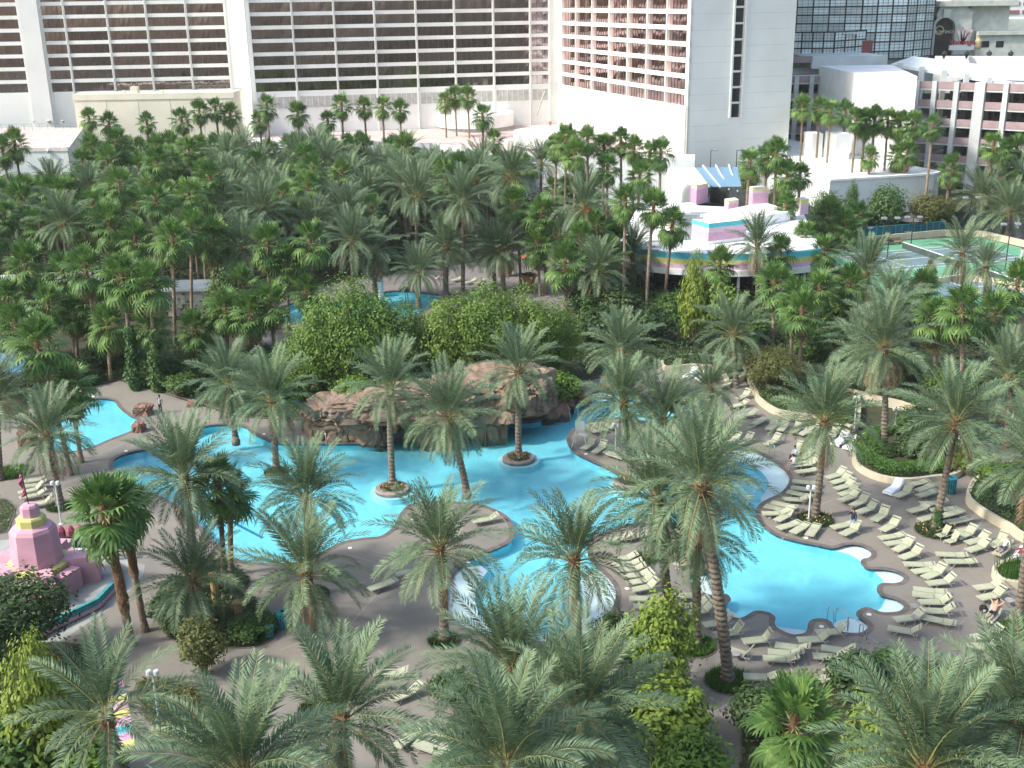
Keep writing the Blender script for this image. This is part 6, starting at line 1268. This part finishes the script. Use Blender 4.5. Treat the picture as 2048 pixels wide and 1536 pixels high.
# ------------------------------------------------------------ tall palms before the tower and garage
FAR = [('before the cream annex', [(177,232),(217,240),(293,240),(362,234),(398,217),(430,212),(460,224)], 228), ('before the tower between annex and drums', [(518,238),(533,207),(595,222),(655,237),(683,205),(728,210),(765,208),(800,215)], 226), ('behind the roof drums', [(890,198),(910,188),(935,188)], 243), ('beside the roof drums', [(965,225),(988,275)], 214),
 ('at the left edge before the pale wall', [(28,280),(4,295),(165,318),(192,322),(232,275)], 188), ('before the podium between drums and bleachers', [(1112,288),(1132,275),(1175,272),(1208,288),(1242,276),(1268,290),(1300,302),(1322,298)], 176), ('right of the bleachers', [(1500,318),(1535,310),(1553,300),(1600,345),(1575,345)], 166),
 ('along the white garage stair wall', [(1713,232),(1732,240),(1750,232),(1776,236),(1800,244),(1826,242)], 194), ('before the shaded garage wing', [(1606,208),(1640,212),(1662,218),(1692,220)], 207), ('before the garage columns', [(1866,248),(1902,330),(1988,285),(2012,300),(2034,290),(2005,350),(2030,360)], 182), ('short, at the foot of the garage wall', [(1740,308),(1796,306),(1815,300)], 192), ('in the clump beside the teal court fence', [(1690,440),(1660,420),(1715,425),(1700,455),(1640,440)], 168), ('between the tower side wing and the theatre hall', [(1215,330),(1280,345),(1150,300)], 170)]
for where, L, Y in FAR:
    for i, (cx, cy) in enumerate(sorted(L)):
        c = AT(cx, cy, Y + rnd.uniform(-4, 4)); b = Vector((c.x + rnd.uniform(-.3, .3), c.y, 0))
        if c.z < 3: continue
        palm('F', c, b, 'tall fan palm %s, %s from the left' % (where, ORD[i]), sc=rnd.uniform(1.1, 1.35), fronds=False, group='fan palms in the background', r=.24)
for i, (cx, cy, Y, lab) in enumerate(((1965, 395, 178, 'large dark date palm at the right end of the tennis court, left one'), (2020, 420, 172, 'large dark date palm at the right end of the tennis court, right one'), (2045, 380, 180, 'large dark date palm at the right edge above the court'))):
    c = AT(cx, cy, Y); palm('D', c, Vector((c.x, c.y, 0)), lab, sc=1.35, fronds=False, r=.4)
# ------------------------------------------------------------ dense grove: rows from the terrace back to the tower
grs = random.Random(11); rows = []
GR = [tuple(G(x, y).to_2d()) for x, y in ((-120, 700), (-120, 440), (60, 405), (300, 385), (700, 380), (1000, 388), (1120, 410), (1200, 440), (1220, 500), (1150, 480), (1050, 482), (860, 535), (700, 556), (575, 582), (520, 640), (420, 660), (330, 640), (200, 640), (60, 660))]
Yc = 132.0
while Yc < 216:
    row = []; x = -110 + grs.uniform(0, 4)
    while x < 30:
        p = (x + grs.uniform(-1.5, 1.5), Yc + grs.uniform(-2.2, 2.2))
        if inside(p, GR) and not inside(p, BDECK) and all((p[0] - a) ** 2 + (p[1] - b) ** 2 > 9 for a, b in PALMS): row.append(p)
        x += grs.uniform(3.7, 5.4)
    if row: rows.append(row)
    Yc += 6.6
ng = 0
for ri, row in enumerate(rows):
    for i, (x, y) in enumerate(sorted(row)):
        px = 1024 + FPX * x / (y * .95); central = 400 < px < 980
        kind = 'D' if grs.random() < (.62 if central and y < 200 else .12) else 'F'
        h = (grs.uniform(5.5, 10.5) if kind == 'D' else grs.uniform(8.0, 13.5)) + (1.5 if y > 190 else 0) + (1.0 if not central else 0)
        b = Vector((x, y, 0)); c = Vector((x + grs.uniform(-.6, .6), y + grs.uniform(-.4, .4), h))
        thr = 345 if px < 150 else (262 if px < 820 else (300 if px < 1100 else 345))
        while c.z > 4 and PX(c + Vector((0, 0, 2.2)))[1] < thr: c.z -= .4
        if c.z < 4.5: continue
        palm(kind, c, b, '%s palm in the grove, %s from left, %s row behind the rear terrace' % ('date' if kind == 'D' else 'fan', ORD[i] if i < 30 else 'last', ORD[ri]), sc=grs.uniform(1.0, 1.22) if kind == 'D' else grs.uniform(1.15, 1.5), fronds=False, group='palms of the dense grove'); ng += 1
print('grove palms', ng)
for i, (cx, cy, bx, by) in enumerate(((15, 590, 20, 720), (95, 600, 100, 740), (30, 640, 40, 770), (190, 600, 198, 730), (215, 640, 222, 760), (480, 560, 485, 690), (500, 620, 505, 740), (300, 650, 305, 770), (450, 610, 455, 720), (270, 470, 275, 640), (150, 620, 156, 730), (575, 520, 578, 660))):
    palm_px('F', cx, cy, bx, by, 'fan palm before the cabana roof, %s from left among the nearer belt' % ORD[sorted([15, 95, 30, 190, 215, 480, 500, 300, 450, 270, 150, 575]).index(cx)], sc=rnd.uniform(.95, 1.15), group='fan palms of the nearer belt')
for i, (k_, cx, cy, bx, by) in enumerate((('F', 1160, 470, 1162, 620), ('F', 1195, 445, 1198, 610), ('F', 1215, 500, 1216, 620), ('D', 1195, 540, 1196, 640), ('F', 1232, 470, 1232, 600), ('D', 1120, 470, 1122, 560), ('F', 1440, 520, 1440, 640), ('F', 1560, 500, 1560, 610))):
    palm_px(k_, cx, cy, bx, by, '%s palm around the pastel restaurant, %s from left' % ('date' if k_ == 'D' else 'fan', ORD[sorted([1160, 1195.1, 1215, 1195, 1232, 1120, 1440, 1560]).index(cx if not (k_ == 'F' and cx == 1195) else 1195.1)]), sc=1.0, group='palms around the pastel restaurant')
uc = thing('undergrowth', 'dense low undergrowth filling the floor of the palm grove', 'undergrowth', (0, 0, 0)); o = carpet(None, GR, 30000, 'dark', .4, 4.2, .36, 77, 'undergrowth_leaves'); o.parent = uc
uc2 = [tuple(G(x, y).to_2d()) for x, y in ((1160, 600), (1240, 545), (1320, 575), (1480, 590), (1640, 560), (1700, 540), (1780, 620), (1700, 680), (1560, 690), (1400, 660), (1250, 660), (1160, 680))]
t2_ = thing('undergrowth', 'leafy undergrowth between the restaurant and the sun deck', 'undergrowth', (0, 0, 0)); o = carpet(None, uc2, 9000, 'green', .3, 2.2, .26, 78, 'undergrowth_leaves'); o.parent = t2_
# ------------------------------------------------------------ shrubs and broadleaf trees
def sp_(name, cat, label, px, py, rx, h, color, style='bush', lo=0.0, ry=None, z=0.0):
    b = G(px, py, z); b.z = z; return shrub(name, cat, label, b, rx, h, color, style, lo, ry)
B_ = 'yellow green shrub on the grotto mound, '
for a in ((606, 798, 3.8, 7.6, 'leftmost and lowest', .4), (655, 787, 4.4, 11.0, 'second from the left', .8), (715, 772, 4.6, 12.6, 'third from the left, the tallest', 1.6), (780, 765, 4.4, 10.2, 'fourth from the left', 1.8), (843, 758, 3.2, 7.2, 'fifth from the left', 2.0), (900, 752, 4.0, 9.6, 'sixth from the left', 2.2), (970, 748, 4.4, 10.6, 'seventh from the left', 2.2), (1045, 748, 4.4, 10.4, 'eighth from the left', 1.6), (1105, 755, 3.8, 9.6, 'rightmost', .4)):
    b = G(a[0], a[1], a[5]); shrub('flowering_shrub', 'shrub', B_ + a[4], b, a[2], a[3], 'lime' if a[0] != 843 else 'green', 'big', -.6, group='yellow green shrubs on the grotto mound')
for px, py, rx, h, col, lab in ((715, 802, 2.3, 3.0, 'lime', 'leafy bush hanging over the left grotto rocks'), (800, 790, 2.2, 3.0, 'green', 'leafy bush over the left middle of the grotto'), (905, 780, 1.8, 2.6, 'green', 'leafy bush over the right middle of the grotto'), (655, 800, 1.6, 1.6, 'green', 'low ivy bush at the left shoulder of the grotto'), (1120, 800, 2.4, 3.6, 'lime', 'bright leafy bush hanging at the right shoulder of the grotto'), (1085, 790, 1.8, 3.0, 'green', 'green bush behind the right shoulder of the grotto'), (905, 752, 1.5, 1.8, 'yellow', 'small yellow green bush in the middle of the grotto top'), (645, 850, 1.5, 2.2, 'olive', 'olive bush at the left foot of the grotto'), (680, 795, 2.0, 1.6, 'green', 'ivy bush on the left grotto rocks')):
    zq = 2.4 if 690 < px < 1000 else .5; b = G(px, py, zq); b.z = zq - .3; shrub('leafy_bush', 'shrub', lab, b, rx, h, col, 'bush', 0)
T = lambda *a, **k: sp_('broadleaf_tree', 'tree', *a, **k); H_ = lambda *a, **k: sp_('leafy_bush', 'shrub', *a, **k)
T('slender bright yellow green tree before the restaurant', 1385, 690, 2.7, 11.5, 'yellow', 'cone', .4); T('second bright yellow green tree beside the slender one', 1440, 690, 2.6, 8.0, 'yellow', 'bush', .4)
T('upright green tree with dense leaves right of the small hut', 455, 700, 2.5, 9.0, 'green', 'tree', .6); T('yellow green tree in the lower centre right by the leaning trunk', 1320, 1400, 2.3, 6.6, 'yellow', 'tree', .6)
H_('yellow green bush below the lower centre tree', 1340, 1500, 2.4, 4.5, 'yellow'); H_('green bush at the bottom centre right', 1380, 1600, 2.2, 4.2, 'lime')
T('dark leafy tree in front of the pink castle', 60, 1330, 3.3, 5.0, 'dark', 'tree', 1.2); T('dark leafy tree at the left edge below the castle', -40, 1420, 3.2, 5.4, 'dark', 'tree', 1.0); T('bright yellow green tree in the lower left corner', 105, 1570, 3.2, 9.0, 'yellow', 'cone', .5); H_('dark bush at the lower left edge', 20, 1600, 3.2, 5.0, 'green')
H_('yellow green bush left of the feathery bottom palm', 190, 1600, 2.2, 3.6, 'lime'); H_('olive tree like bush in front of the wooden posts bed', 410, 1350, 1.7, 3.6, 'olive', 'tree', .3)
H_('dark bush in the posts bed, left', 345, 1235, 1.8, 1.9, 'dark'); H_('dark bush in the posts bed, middle', 385, 1275, 1.7, 1.5, 'dark'); H_('green bush in the posts bed, right', 500, 1270, 1.6, 1.4, 'green'); H_('green bush in the posts bed, by the bins', 530, 1258, 1.1, 1.1, 'green')
H_('round dark green shrub in the upper planter', 1540, 790, 3.4, 5.4, 'olive', 'big', .1, ry=2.6); H_('yellow flowering shrub at the upper planter wall', 1668, 848, 2.0, 2.4, 'yellow'); H_('green bush left in the hedge planter', 1735, 905, 1.7, 1.8, 'green'); H_('dark bush right in the hedge planter', 1840, 920, 2.4, 3.0, 'dark'); H_('green bush behind the hedge planter', 1830, 870, 2.2, 3.0, 'green'); H_('lime bush right of the teal bin', 1940, 945, 1.7, 2.2, 'lime'); H_('dark cycad like bush at the foot of the tallest palm', 1765, 915, 1.6, 1.3, 'dark')
H_('dark bush at the bottom right before the fan palm', 1515, 1480, 1.9, 3.6, 'dark'); H_('dark bush right of the foreground fan palm', 1720, 1400, 2.2, 3.2, 'dark'); H_('green bush at the bottom right bed edge', 1780, 1360, 1.5, 2.2, 'green'); H_('yellow green bush under the bottom right palms', 1760, 1560, 2.2, 5.5, 'yellow'); H_('dark bush under the bottom right corner palm', 1990, 1420, 2.2, 2.8, 'dark')
H_('dark bush left of the bottom centre palms', 905, 1400, 1.5, 2.0, 'dark'); H_('dark bush between the bottom centre palms', 1230, 1480, 2.0, 3.4, 'dark'); H_('small dark tree top before the lower white shelf', 1225, 1330, 1.4, 3.0, 'dark', 'bush', .8)
T('green tree left of the thatched parasol', 1768, 473, 3.8, 7.6, 'green', 'tree', 1.2); T('olive tree right of the thatched parasol', 1845, 468, 3.4, 5.6, 'olive', 'tree', 1.4); T('pointed green tree left of the court benches', 1698, 476, 2.4, 8.8, 'green', 'cone', 1); T('green tree before the white hall corner', 1650, 474, 3.0, 7.0, 'green', 'tree', 1); T('olive green tree at the right end of the hall', 1885, 462, 3.0, 4.6, 'olive', 'tree', 1.2); T('green tree behind the restaurant chimneys', 1490, 410, 3.0, 7.0, 'green', 'tree', 1); T('small green tree before the dark windscreen fence', 1400, 412, 2.2, 4.2, 'green', 'tree', .8); T('green tree right of the restaurant chimneys', 1555, 446, 2.6, 6.5, 'dark', 'tree', .8)
T('thin pale green tree at the near tennis corner', 1855, 600, 1.5, 5.6, 'olive', 'cone', .5); H_('green bush at the near tennis wall', 1800, 640, 2.2, 3.0, 'green'); H_('green bush below the tennis wall, right', 1900, 650, 2.4, 3.2, 'green'); H_('green bush below the tennis wall, far right', 1960, 690, 2.4, 3.0, 'dark')
for i, (px, py, rx, h, c) in enumerate(((1190, 690, 3.2, 5.0, 'dark'), (1240, 650, 3.0, 5.2, 'dark'), (1300, 690, 3.0, 5.0, 'dark'), (1340, 640, 2.6, 4.0, 'green'), (1170, 640, 2.6, 5.0, 'green'), (1500, 690, 2.6, 4.0, 'green'), (1450, 640, 2.6, 3.6, 'green'), (1620, 720, 2.6, 4.0, 'green'), (1680, 700, 2.8, 4.0, 'dark'), (1660, 650, 2.6, 4.2, 'green'), (1740, 740, 2.6, 3.6, 'green'), (1820, 760, 2.6, 3.4, 'dark'), (1880, 790, 2.4, 3.0, 'green'), (1960, 800, 2.6, 3.6, 'dark'), (2040, 800, 2.8, 4.0, 'green'), (2050, 980, 2.4, 2.6, 'green'), (1990, 965, 1.8, 2.0, 'lime'), (1225, 600, 2.8, 5.0, 'dark'))):
    H_('leafy bush in the green belt right of the grotto, %s from the left' % ORD[sorted([1190, 1240, 1300, 1340, 1170, 1500, 1450, 1620, 1680, 1660, 1740, 1820, 1880, 1960, 2040, 2050, 1990, 1225]).index(px)], px, py, rx, h, c)
for i, (px, py, rx, h, c) in enumerate(((205, 740, 2.4, 3.6, 'dark'), (240, 720, 2.6, 4.0, 'dark'), (330, 760, 2.4, 3.0, 'green'), (365, 790, 2.0, 2.6, 'green'), (420, 760, 2.6, 3.2, 'green'), (480, 790, 2.4, 2.8, 'green'), (520, 740, 2.4, 3.4, 'dark'), (575, 800, 2.2, 2.8, 'green'), (160, 770, 2.0, 2.6, 'dark'), (120, 760, 2.4, 3.6, 'dark'), (60, 800, 2.2, 3.0, 'dark'), (180, 670, 2.6, 4.6, 'dark'), (30, 720, 2.6, 3.2, 'dark'))):
    H_('leafy bush on the bank behind the left pool, %s from the left' % ORD[sorted([205, 240, 330, 365, 420, 480, 520, 575, 160, 120, 60, 180, 30]).index(px)], px, py, rx, h, c)
for i, (px, Y, h, rx, c) in enumerate(((60, 176, 9, 4.0, 'green'), (90, 186, 7, 3.0, 'olive'), (365, 205, 12, 5.0, 'dark'), (410, 208, 11, 4.5, 'dark'), (250, 200, 10, 4.5, 'dark'), (330, 192, 9, 4.0, 'dark'), (150, 170, 8, 3.5, 'olive'), (500, 210, 10, 4.5, 'dark'), (820, 212, 9, 4.0, 'dark'), (850, 205, 10, 4.0, 'dark'), (20, 165, 8, 4.0, 'green'), (930, 205, 8, 4, 'dark'), (700, 208, 9, 4, 'dark'))):
    x = XAT(px, Y, 330); h = h - 1.5 if px > 800 else h; shrub('broadleaf_tree', 'tree', 'round topped broadleaf tree within the grove, %s from the left' % ORD[sorted([60, 90, 365, 410, 250, 330, 150, 500, 820, 850, 20, 930, 700]).index(px)], Vector((x, Y, 0)), rx, h - 2, c, 'tree', 2.0)
# ------------------------------------------------------------ people
M_SKIN = mat('skin', (0.42, 0.26, 0.19), .6, .08, 8); M_HAIR = mat('dark_hair', (.03, .022, .018), .6, .2, 20); M_HAIRG = mat('grey_hair', (.35, .33, .30), .7, .15, 20)
def clothm(n, c): return mat('cloth_' + n, c, .9, .12, 12, bump=.2, bscale=40)
def person(label, loc, rz, J, top, bottom, hair=M_HAIR, sleeves=True, longlegs=True, shoes=None, s=1.0, group=None, topskin=False, hat=None):
    """J: joint positions; one continuous skinned body, clothes as material regions"""
    t = thing('person', label, 'person', tuple(loc), rz, group)
    V, E, Rr, B = [], [], [], []
    def v(p, r): V.append(Vector(p) * s); Rr.append(r * s); return len(V) - 1
    def e(a, b, reg): E.append((a, b)); B.append((a, b, reg))
    P_ = {k: Vector(p) for k, p in J.items()}
    pel = v(P_['pelvis'], .135); sp = v(P_['pelvis'].lerp(P_['chest'], .5), .13); ch = v(P_['chest'], .15); nk = v(P_['neck'], .058); hb = v(P_['neck'].lerp(P_['head'], .45), .078); hm = v(P_['head'], .098); ht = v(P_['head'] + (P_['head'] - P_['neck']).normalized() * .09, .07)
    fdir = P_['face'].normalized(); no = v(P_['head'] + fdir * .115 + Vector((0, 0, -.01)), .016)
    e(pel, sp, 'top'); e(sp, ch, 'top'); e(ch, nk, 'top'); e(nk, hb, 'skin'); e(hb, hm, 'skin'); e(hm, ht, 'skin'); e(hm, no, 'skin')
    for sd in ('L', 'R'):
        sh = v(P_['sho' + sd], .068); el = v(P_['elb' + sd], .046); wr = v(P_['wri' + sd], .031); d = (P_['wri' + sd] - P_['elb' + sd]).normalized(); hd = v(P_['wri' + sd] + d * .075, .036)
        e(ch, sh, 'top'); e(sh, el, 'top' if sleeves else 'skin'); e(el, wr, 'top' if sleeves == 2 else 'skin'); e(wr, hd, 'skin')
        a = d.orthogonal().normalized(); c = d.cross(a)
        for k, (of, ln) in enumerate(((-.03, .065), (-.01, .08), (.01, .075), (.03, .06))):
            f1 = v(P_['wri' + sd] + d * (.09 + ln * .5) + a * of, .010); f2 = v(P_['wri' + sd] + d * (.09 + ln) + a * of + c * .02, .008); e(hd, f1, 'skin'); e(f1, f2, 'skin')
        th = v(P_['wri' + sd] + d * .07 + a * -.06 + c * .02, .011); e(hd, th, 'skin')
        hp = v(P_['hip' + sd], .098); kn = v(P_['kne' + sd], .066); an = v(P_['ank' + sd], .044); to = v(P_['toe' + sd], .036)
        e(pel, hp, 'bot'); e(hp, kn, 'bot'); e(kn, an, 'bot' if longlegs else 'skin'); e(an, to, 'shoe')
    me = bpy.data.meshes.new('body'); me.from_pydata([tuple(x) for x in V], E, []); ob = bpy.data.objects.new('tmp', me); COL.objects.link(ob)
    ob.modifiers.new('skin', 'SKIN'); sub = ob.modifiers.new('sub', 'SUBSURF'); sub.levels = 1; sub.render_levels = 1
    for i, r in enumerate(Rr): me.skin_vertices[0].data[i].radius = (r, r)
    me.skin_vertices[0].data[0].use_root = True
    bpy.context.view_layer.update(); m2 = bpy.data.meshes.new_from_object(ob.evaluated_get(bpy.context.evaluated_depsgraph_get())); bpy.data.objects.remove(ob)
    ms = {'top': M_SKIN if topskin else top, 'bot': bottom, 'skin': M_SKIN, 'shoe': shoes or M_SKIN}; keys = list(ms); m2.materials.clear()
    for k in keys: m2.materials.append(ms[k])
    for p in m2.polygons:
        c = p.center; best = 9e9
        for a, b, reg in B:
            A, D = V[a], V[b] - V[a]; u = max(0, min(1, (c - A).dot(D) / max(D.length_squared, 1e-9))); q = (c - A - D * u).length - (Rr[a] * (1 - u) + Rr[b] * u)
            if q < best: best = q; r_ = reg
        p.material_index = keys.index(r_); p.use_smooth = True
    put('body', m2, t)
    up = (P_['head'] - P_['neck']).normalized(); hc = (P_['head'] + up * .035 - fdir * .025) * s; q = up.to_track_quat('Z', 'Y').to_matrix().to_4x4()
    mb = MB(); mb.lathe([(.108 * s, -.02 * s), (.116 * s, .04 * s), (.085 * s, .10 * s), (.02 * s, .125 * s)], 12); o = mb.build('hat' if hat else 'hair', hat or hair, t, smooth=True); o.matrix_local = Matrix.Translation(hc) @ q
    mb = MB(); sidev = up.cross(fdir).normalized()
    for k in (-1, 1): mb.lathe([(.004, -.012), (.013, 0), (.004, .012)], 6, (P_['head'] + fdir * .092 + sidev * .035 * k + up * .01) * s)
    mb.build('eyes', M_DARK, t)
    return t
def stand(lean=0, walk=0.0, phone=False):
    J = dict(pelvis=(0, 0, .96), chest=(0, .0, 1.30), neck=(0, 0, 1.50), head=(.01, 0, 1.64), face=(1, 0, 0), shoL=(0, .19, 1.41), shoR=(0, -.19, 1.41), elbL=(-.04, .27, 1.14), wriL=(.06, .27, .90), elbR=(-.04, -.27, 1.14), wriR=(.06, -.27, .90),
             hipL=(0, .10, .90), hipR=(0, -.10, .90), kneL=(.03 + walk, .11, .50), kneR=(.03 - walk * .3, -.11, .50), ankL=(walk * 1.3, .12, .08), ankR=(-walk * 1.6, -.12, .09), toeL=(.16 + walk * 1.3, .14, .03), toeR=(.16 - walk * 1.6, -.14, .03))
    if phone: J['elbR'] = (.16, -.30, 1.22); J['wriR'] = (.12, -.14, 1.50)
    return J
def lying(arms='side', back=42):
    a = R(back); bx, bz = math.cos(a), math.sin(a); hx, hz = .18, .50; pt = lambda k, y=0, n=0: (hx + bx * k - bz * n, y, hz + bz * k + bx * n)
    J = dict(pelvis=(hx, 0, hz), chest=pt(.36, 0, .03), neck=pt(.58, 0, .05), head=pt(.72, 0, .08), face=(-.7, 0, .7), shoL=pt(.48, .19), shoR=pt(.48, -.19), hipL=(hx - .06, .10, hz), hipR=(hx - .06, -.10, hz), kneL=(-.32, .14, .60), kneR=(-.36, -.13, .52), ankL=(-.72, .13, .43), ankR=(-.78, -.12, .43), toeL=(-.78, .15, .56), toeR=(-.84, -.14, .56))
    if arms == 'head': J.update(elbL=pt(.74, .42, .12), wriL=pt(.82, .14, .05), elbR=pt(.74, -.42, .12), wriR=pt(.82, -.14, .05))
    else: J.update(elbL=pt(.22, .31, .05), wriL=(hx - .05, .32, .50), elbR=pt(.22, -.31, .05), wriR=(hx - .1, -.16, .66))
    return J
def sitting():
    return dict(pelvis=(0, 0, .50), chest=(.06, 0, .85), neck=(.10, 0, 1.05), head=(.15, 0, 1.19), face=(1, 0, -.25), shoL=(.07, .19, .97), shoR=(.07, -.19, .97), elbL=(.20, .26, .74), wriL=(.42, .18, .66), elbR=(.20, -.26, .74), wriR=(.42, -.16, .66), hipL=(.05, .11, .47), hipR=(.05, -.11, .47), kneL=(.45, .15, .50), kneR=(.45, -.15, .50), ankL=(.48, .15, .08), ankR=(.50, -.15, .08), toeL=(.64, .17, .03), toeR=(.66, -.17, .03))
JEAN = clothm('denim', (.24, .33, .46)); NAVY = clothm('navy', (.025, .03, .055)); BLK = clothm('black', (.02, .02, .022)); WHT = clothm('white', (.75, .76, .78)); BLU = clothm('paleblue', (.38, .52, .72)); GRY = clothm('grey', (.30, .32, .34)); PAL = clothm('cream', (.60, .60, .45)); DNV = clothm('blue', (.05, .10, .22)); MAR = clothm('maroon', (.22, .03, .05)); SHO = clothm('shoe', (.07, .06, .06))
person('man in dark jacket and blue jeans standing among the loungers, phone at his ear', G(1704, 1062), R(215), stand(phone=True), NAVY, JEAN, sleeves=2, shoes=SHO)
person('person in dark top and blue jeans walking beside the lagoon left of the grotto', G(577, 862), R(200), stand(walk=.16), BLK, JEAN, sleeves=2, shoes=SHO)
person('person in grey shirt standing by the rust boulder at the left pool', G(322, 826), R(250), stand(), GRY, BLK, shoes=SHO)
for i, (lt, lab, J, top, bot, kw) in enumerate(((L_C, 'sunbathing man in dark shorts with arms behind his head', lying('head'), NAVY, NAVY, dict(topskin=True, longlegs=False, sleeves=False)), (L_D, 'person sunbathing bare legged on the mid island lounger', lying(), BLK, BLK, dict(longlegs=False, sleeves=False)), (L_E, 'person in dark clothes lying on the mid island', lying(), BLK, NAVY, dict(sleeves=2)), (L_A, 'person in cream shirt and blue shorts on the lounger beside the hedge wall', lying(back=50), PAL, DNV, dict(longlegs=False, hair=M_HAIRG)), (L_B, 'person in maroon and white resting on the white towel lounger', lying(), MAR, WHT, dict(longlegs=False, hair=M_HAIRG)))):
    person(lab, (lt.location.x, lt.location.y, 0), lt.rotation_euler[2], J, top, bot, **kw)
f = L_F; person('person in white shirt sitting at the foot of a lounger by the beach shelf', G(1588, 938), R(190), sitting(), WHT, GRY, longlegs=False); person('person in pale blue shirt sitting behind the one in white', G(1592, 921), R(185), sitting(), BLU, BLK)
person('person in white top at the tennis fence, left one', G(1733, 478), R(270), stand(), WHT, GRY); person('person in white top at the tennis fence, right one', G(1760, 476), R(270), stand(), WHT, BLK); person('tennis player in white at the right of the court', G(2042, 520), R(180), stand(walk=.12), WHT, WHT, longlegs=False, shoes=WHT)
bg_ = thing('beach_bag', 'black bag with white pattern beside the sunbathing man', 'bag', tuple(G(1966, 1222))); MB().lathe([(.16, 0), (.24, .08), (.25, .25), (.2, .34)], 12).build('body', BLK, bg_, smooth=True); MB().tube(crom([(-.15, 0, .3), (-.08, 0, .5), (.08, 0, .5), (.15, 0, .3)], 3, False), .015, 5).build('handle', BLK, bg_); MB().box(-.1, .06, -.255, -.23, .1, .22).build('patch', WHT, bg_)
for px, py, lab in ((1354, 1136, 'white sandal on the mid island deck, left one'), (1359, 1137, 'white sandal on the mid island deck, right one')):
    sn = thing('sandal', lab, 'sandal', tuple(G(px, py, .003)), .6, 'white sandals'); MB().box(-.13, .13, -.045, .045, 0, .03).build('sole', WHT, sn); MB().tube([(.02, -.04, .03), (.05, 0, .08), (.02, .04, .03)], .012, 5).build('strap', WHT, sn)
# ------------------------------------------------------------ thin pale haze box, added to stand in for the window glass veil
hm_ = bpy.data.materials.new('veil_haze'); hm_.use_nodes = True; hn = hm_.node_tree; hn.nodes.clear()
pv = hn.nodes.new('ShaderNodeVolumePrincipled'); pv.inputs['Color'].default_value = (0.93, 0.97, 0.96, 1); pv.inputs['Density'].default_value = 0.00010; pv.inputs['Anisotropy'].default_value = 0.0
ho = hn.nodes.new('ShaderNodeOutputMaterial'); hn.links.new(pv.outputs[0], ho.inputs['Volume'])
hz_ = MB().box(-620, 620, -140, 920, -1.9, 60).build('haze', hm_); hz_['kind'] = 'stuff'; hz_['label'] = 'thin pale haze added to stand in for the window veil'; hz_['category'] = 'haze'
for l, os_ in LABELS.items():
    if len(os_) > 1: print('DUPLABEL', len(os_), l)
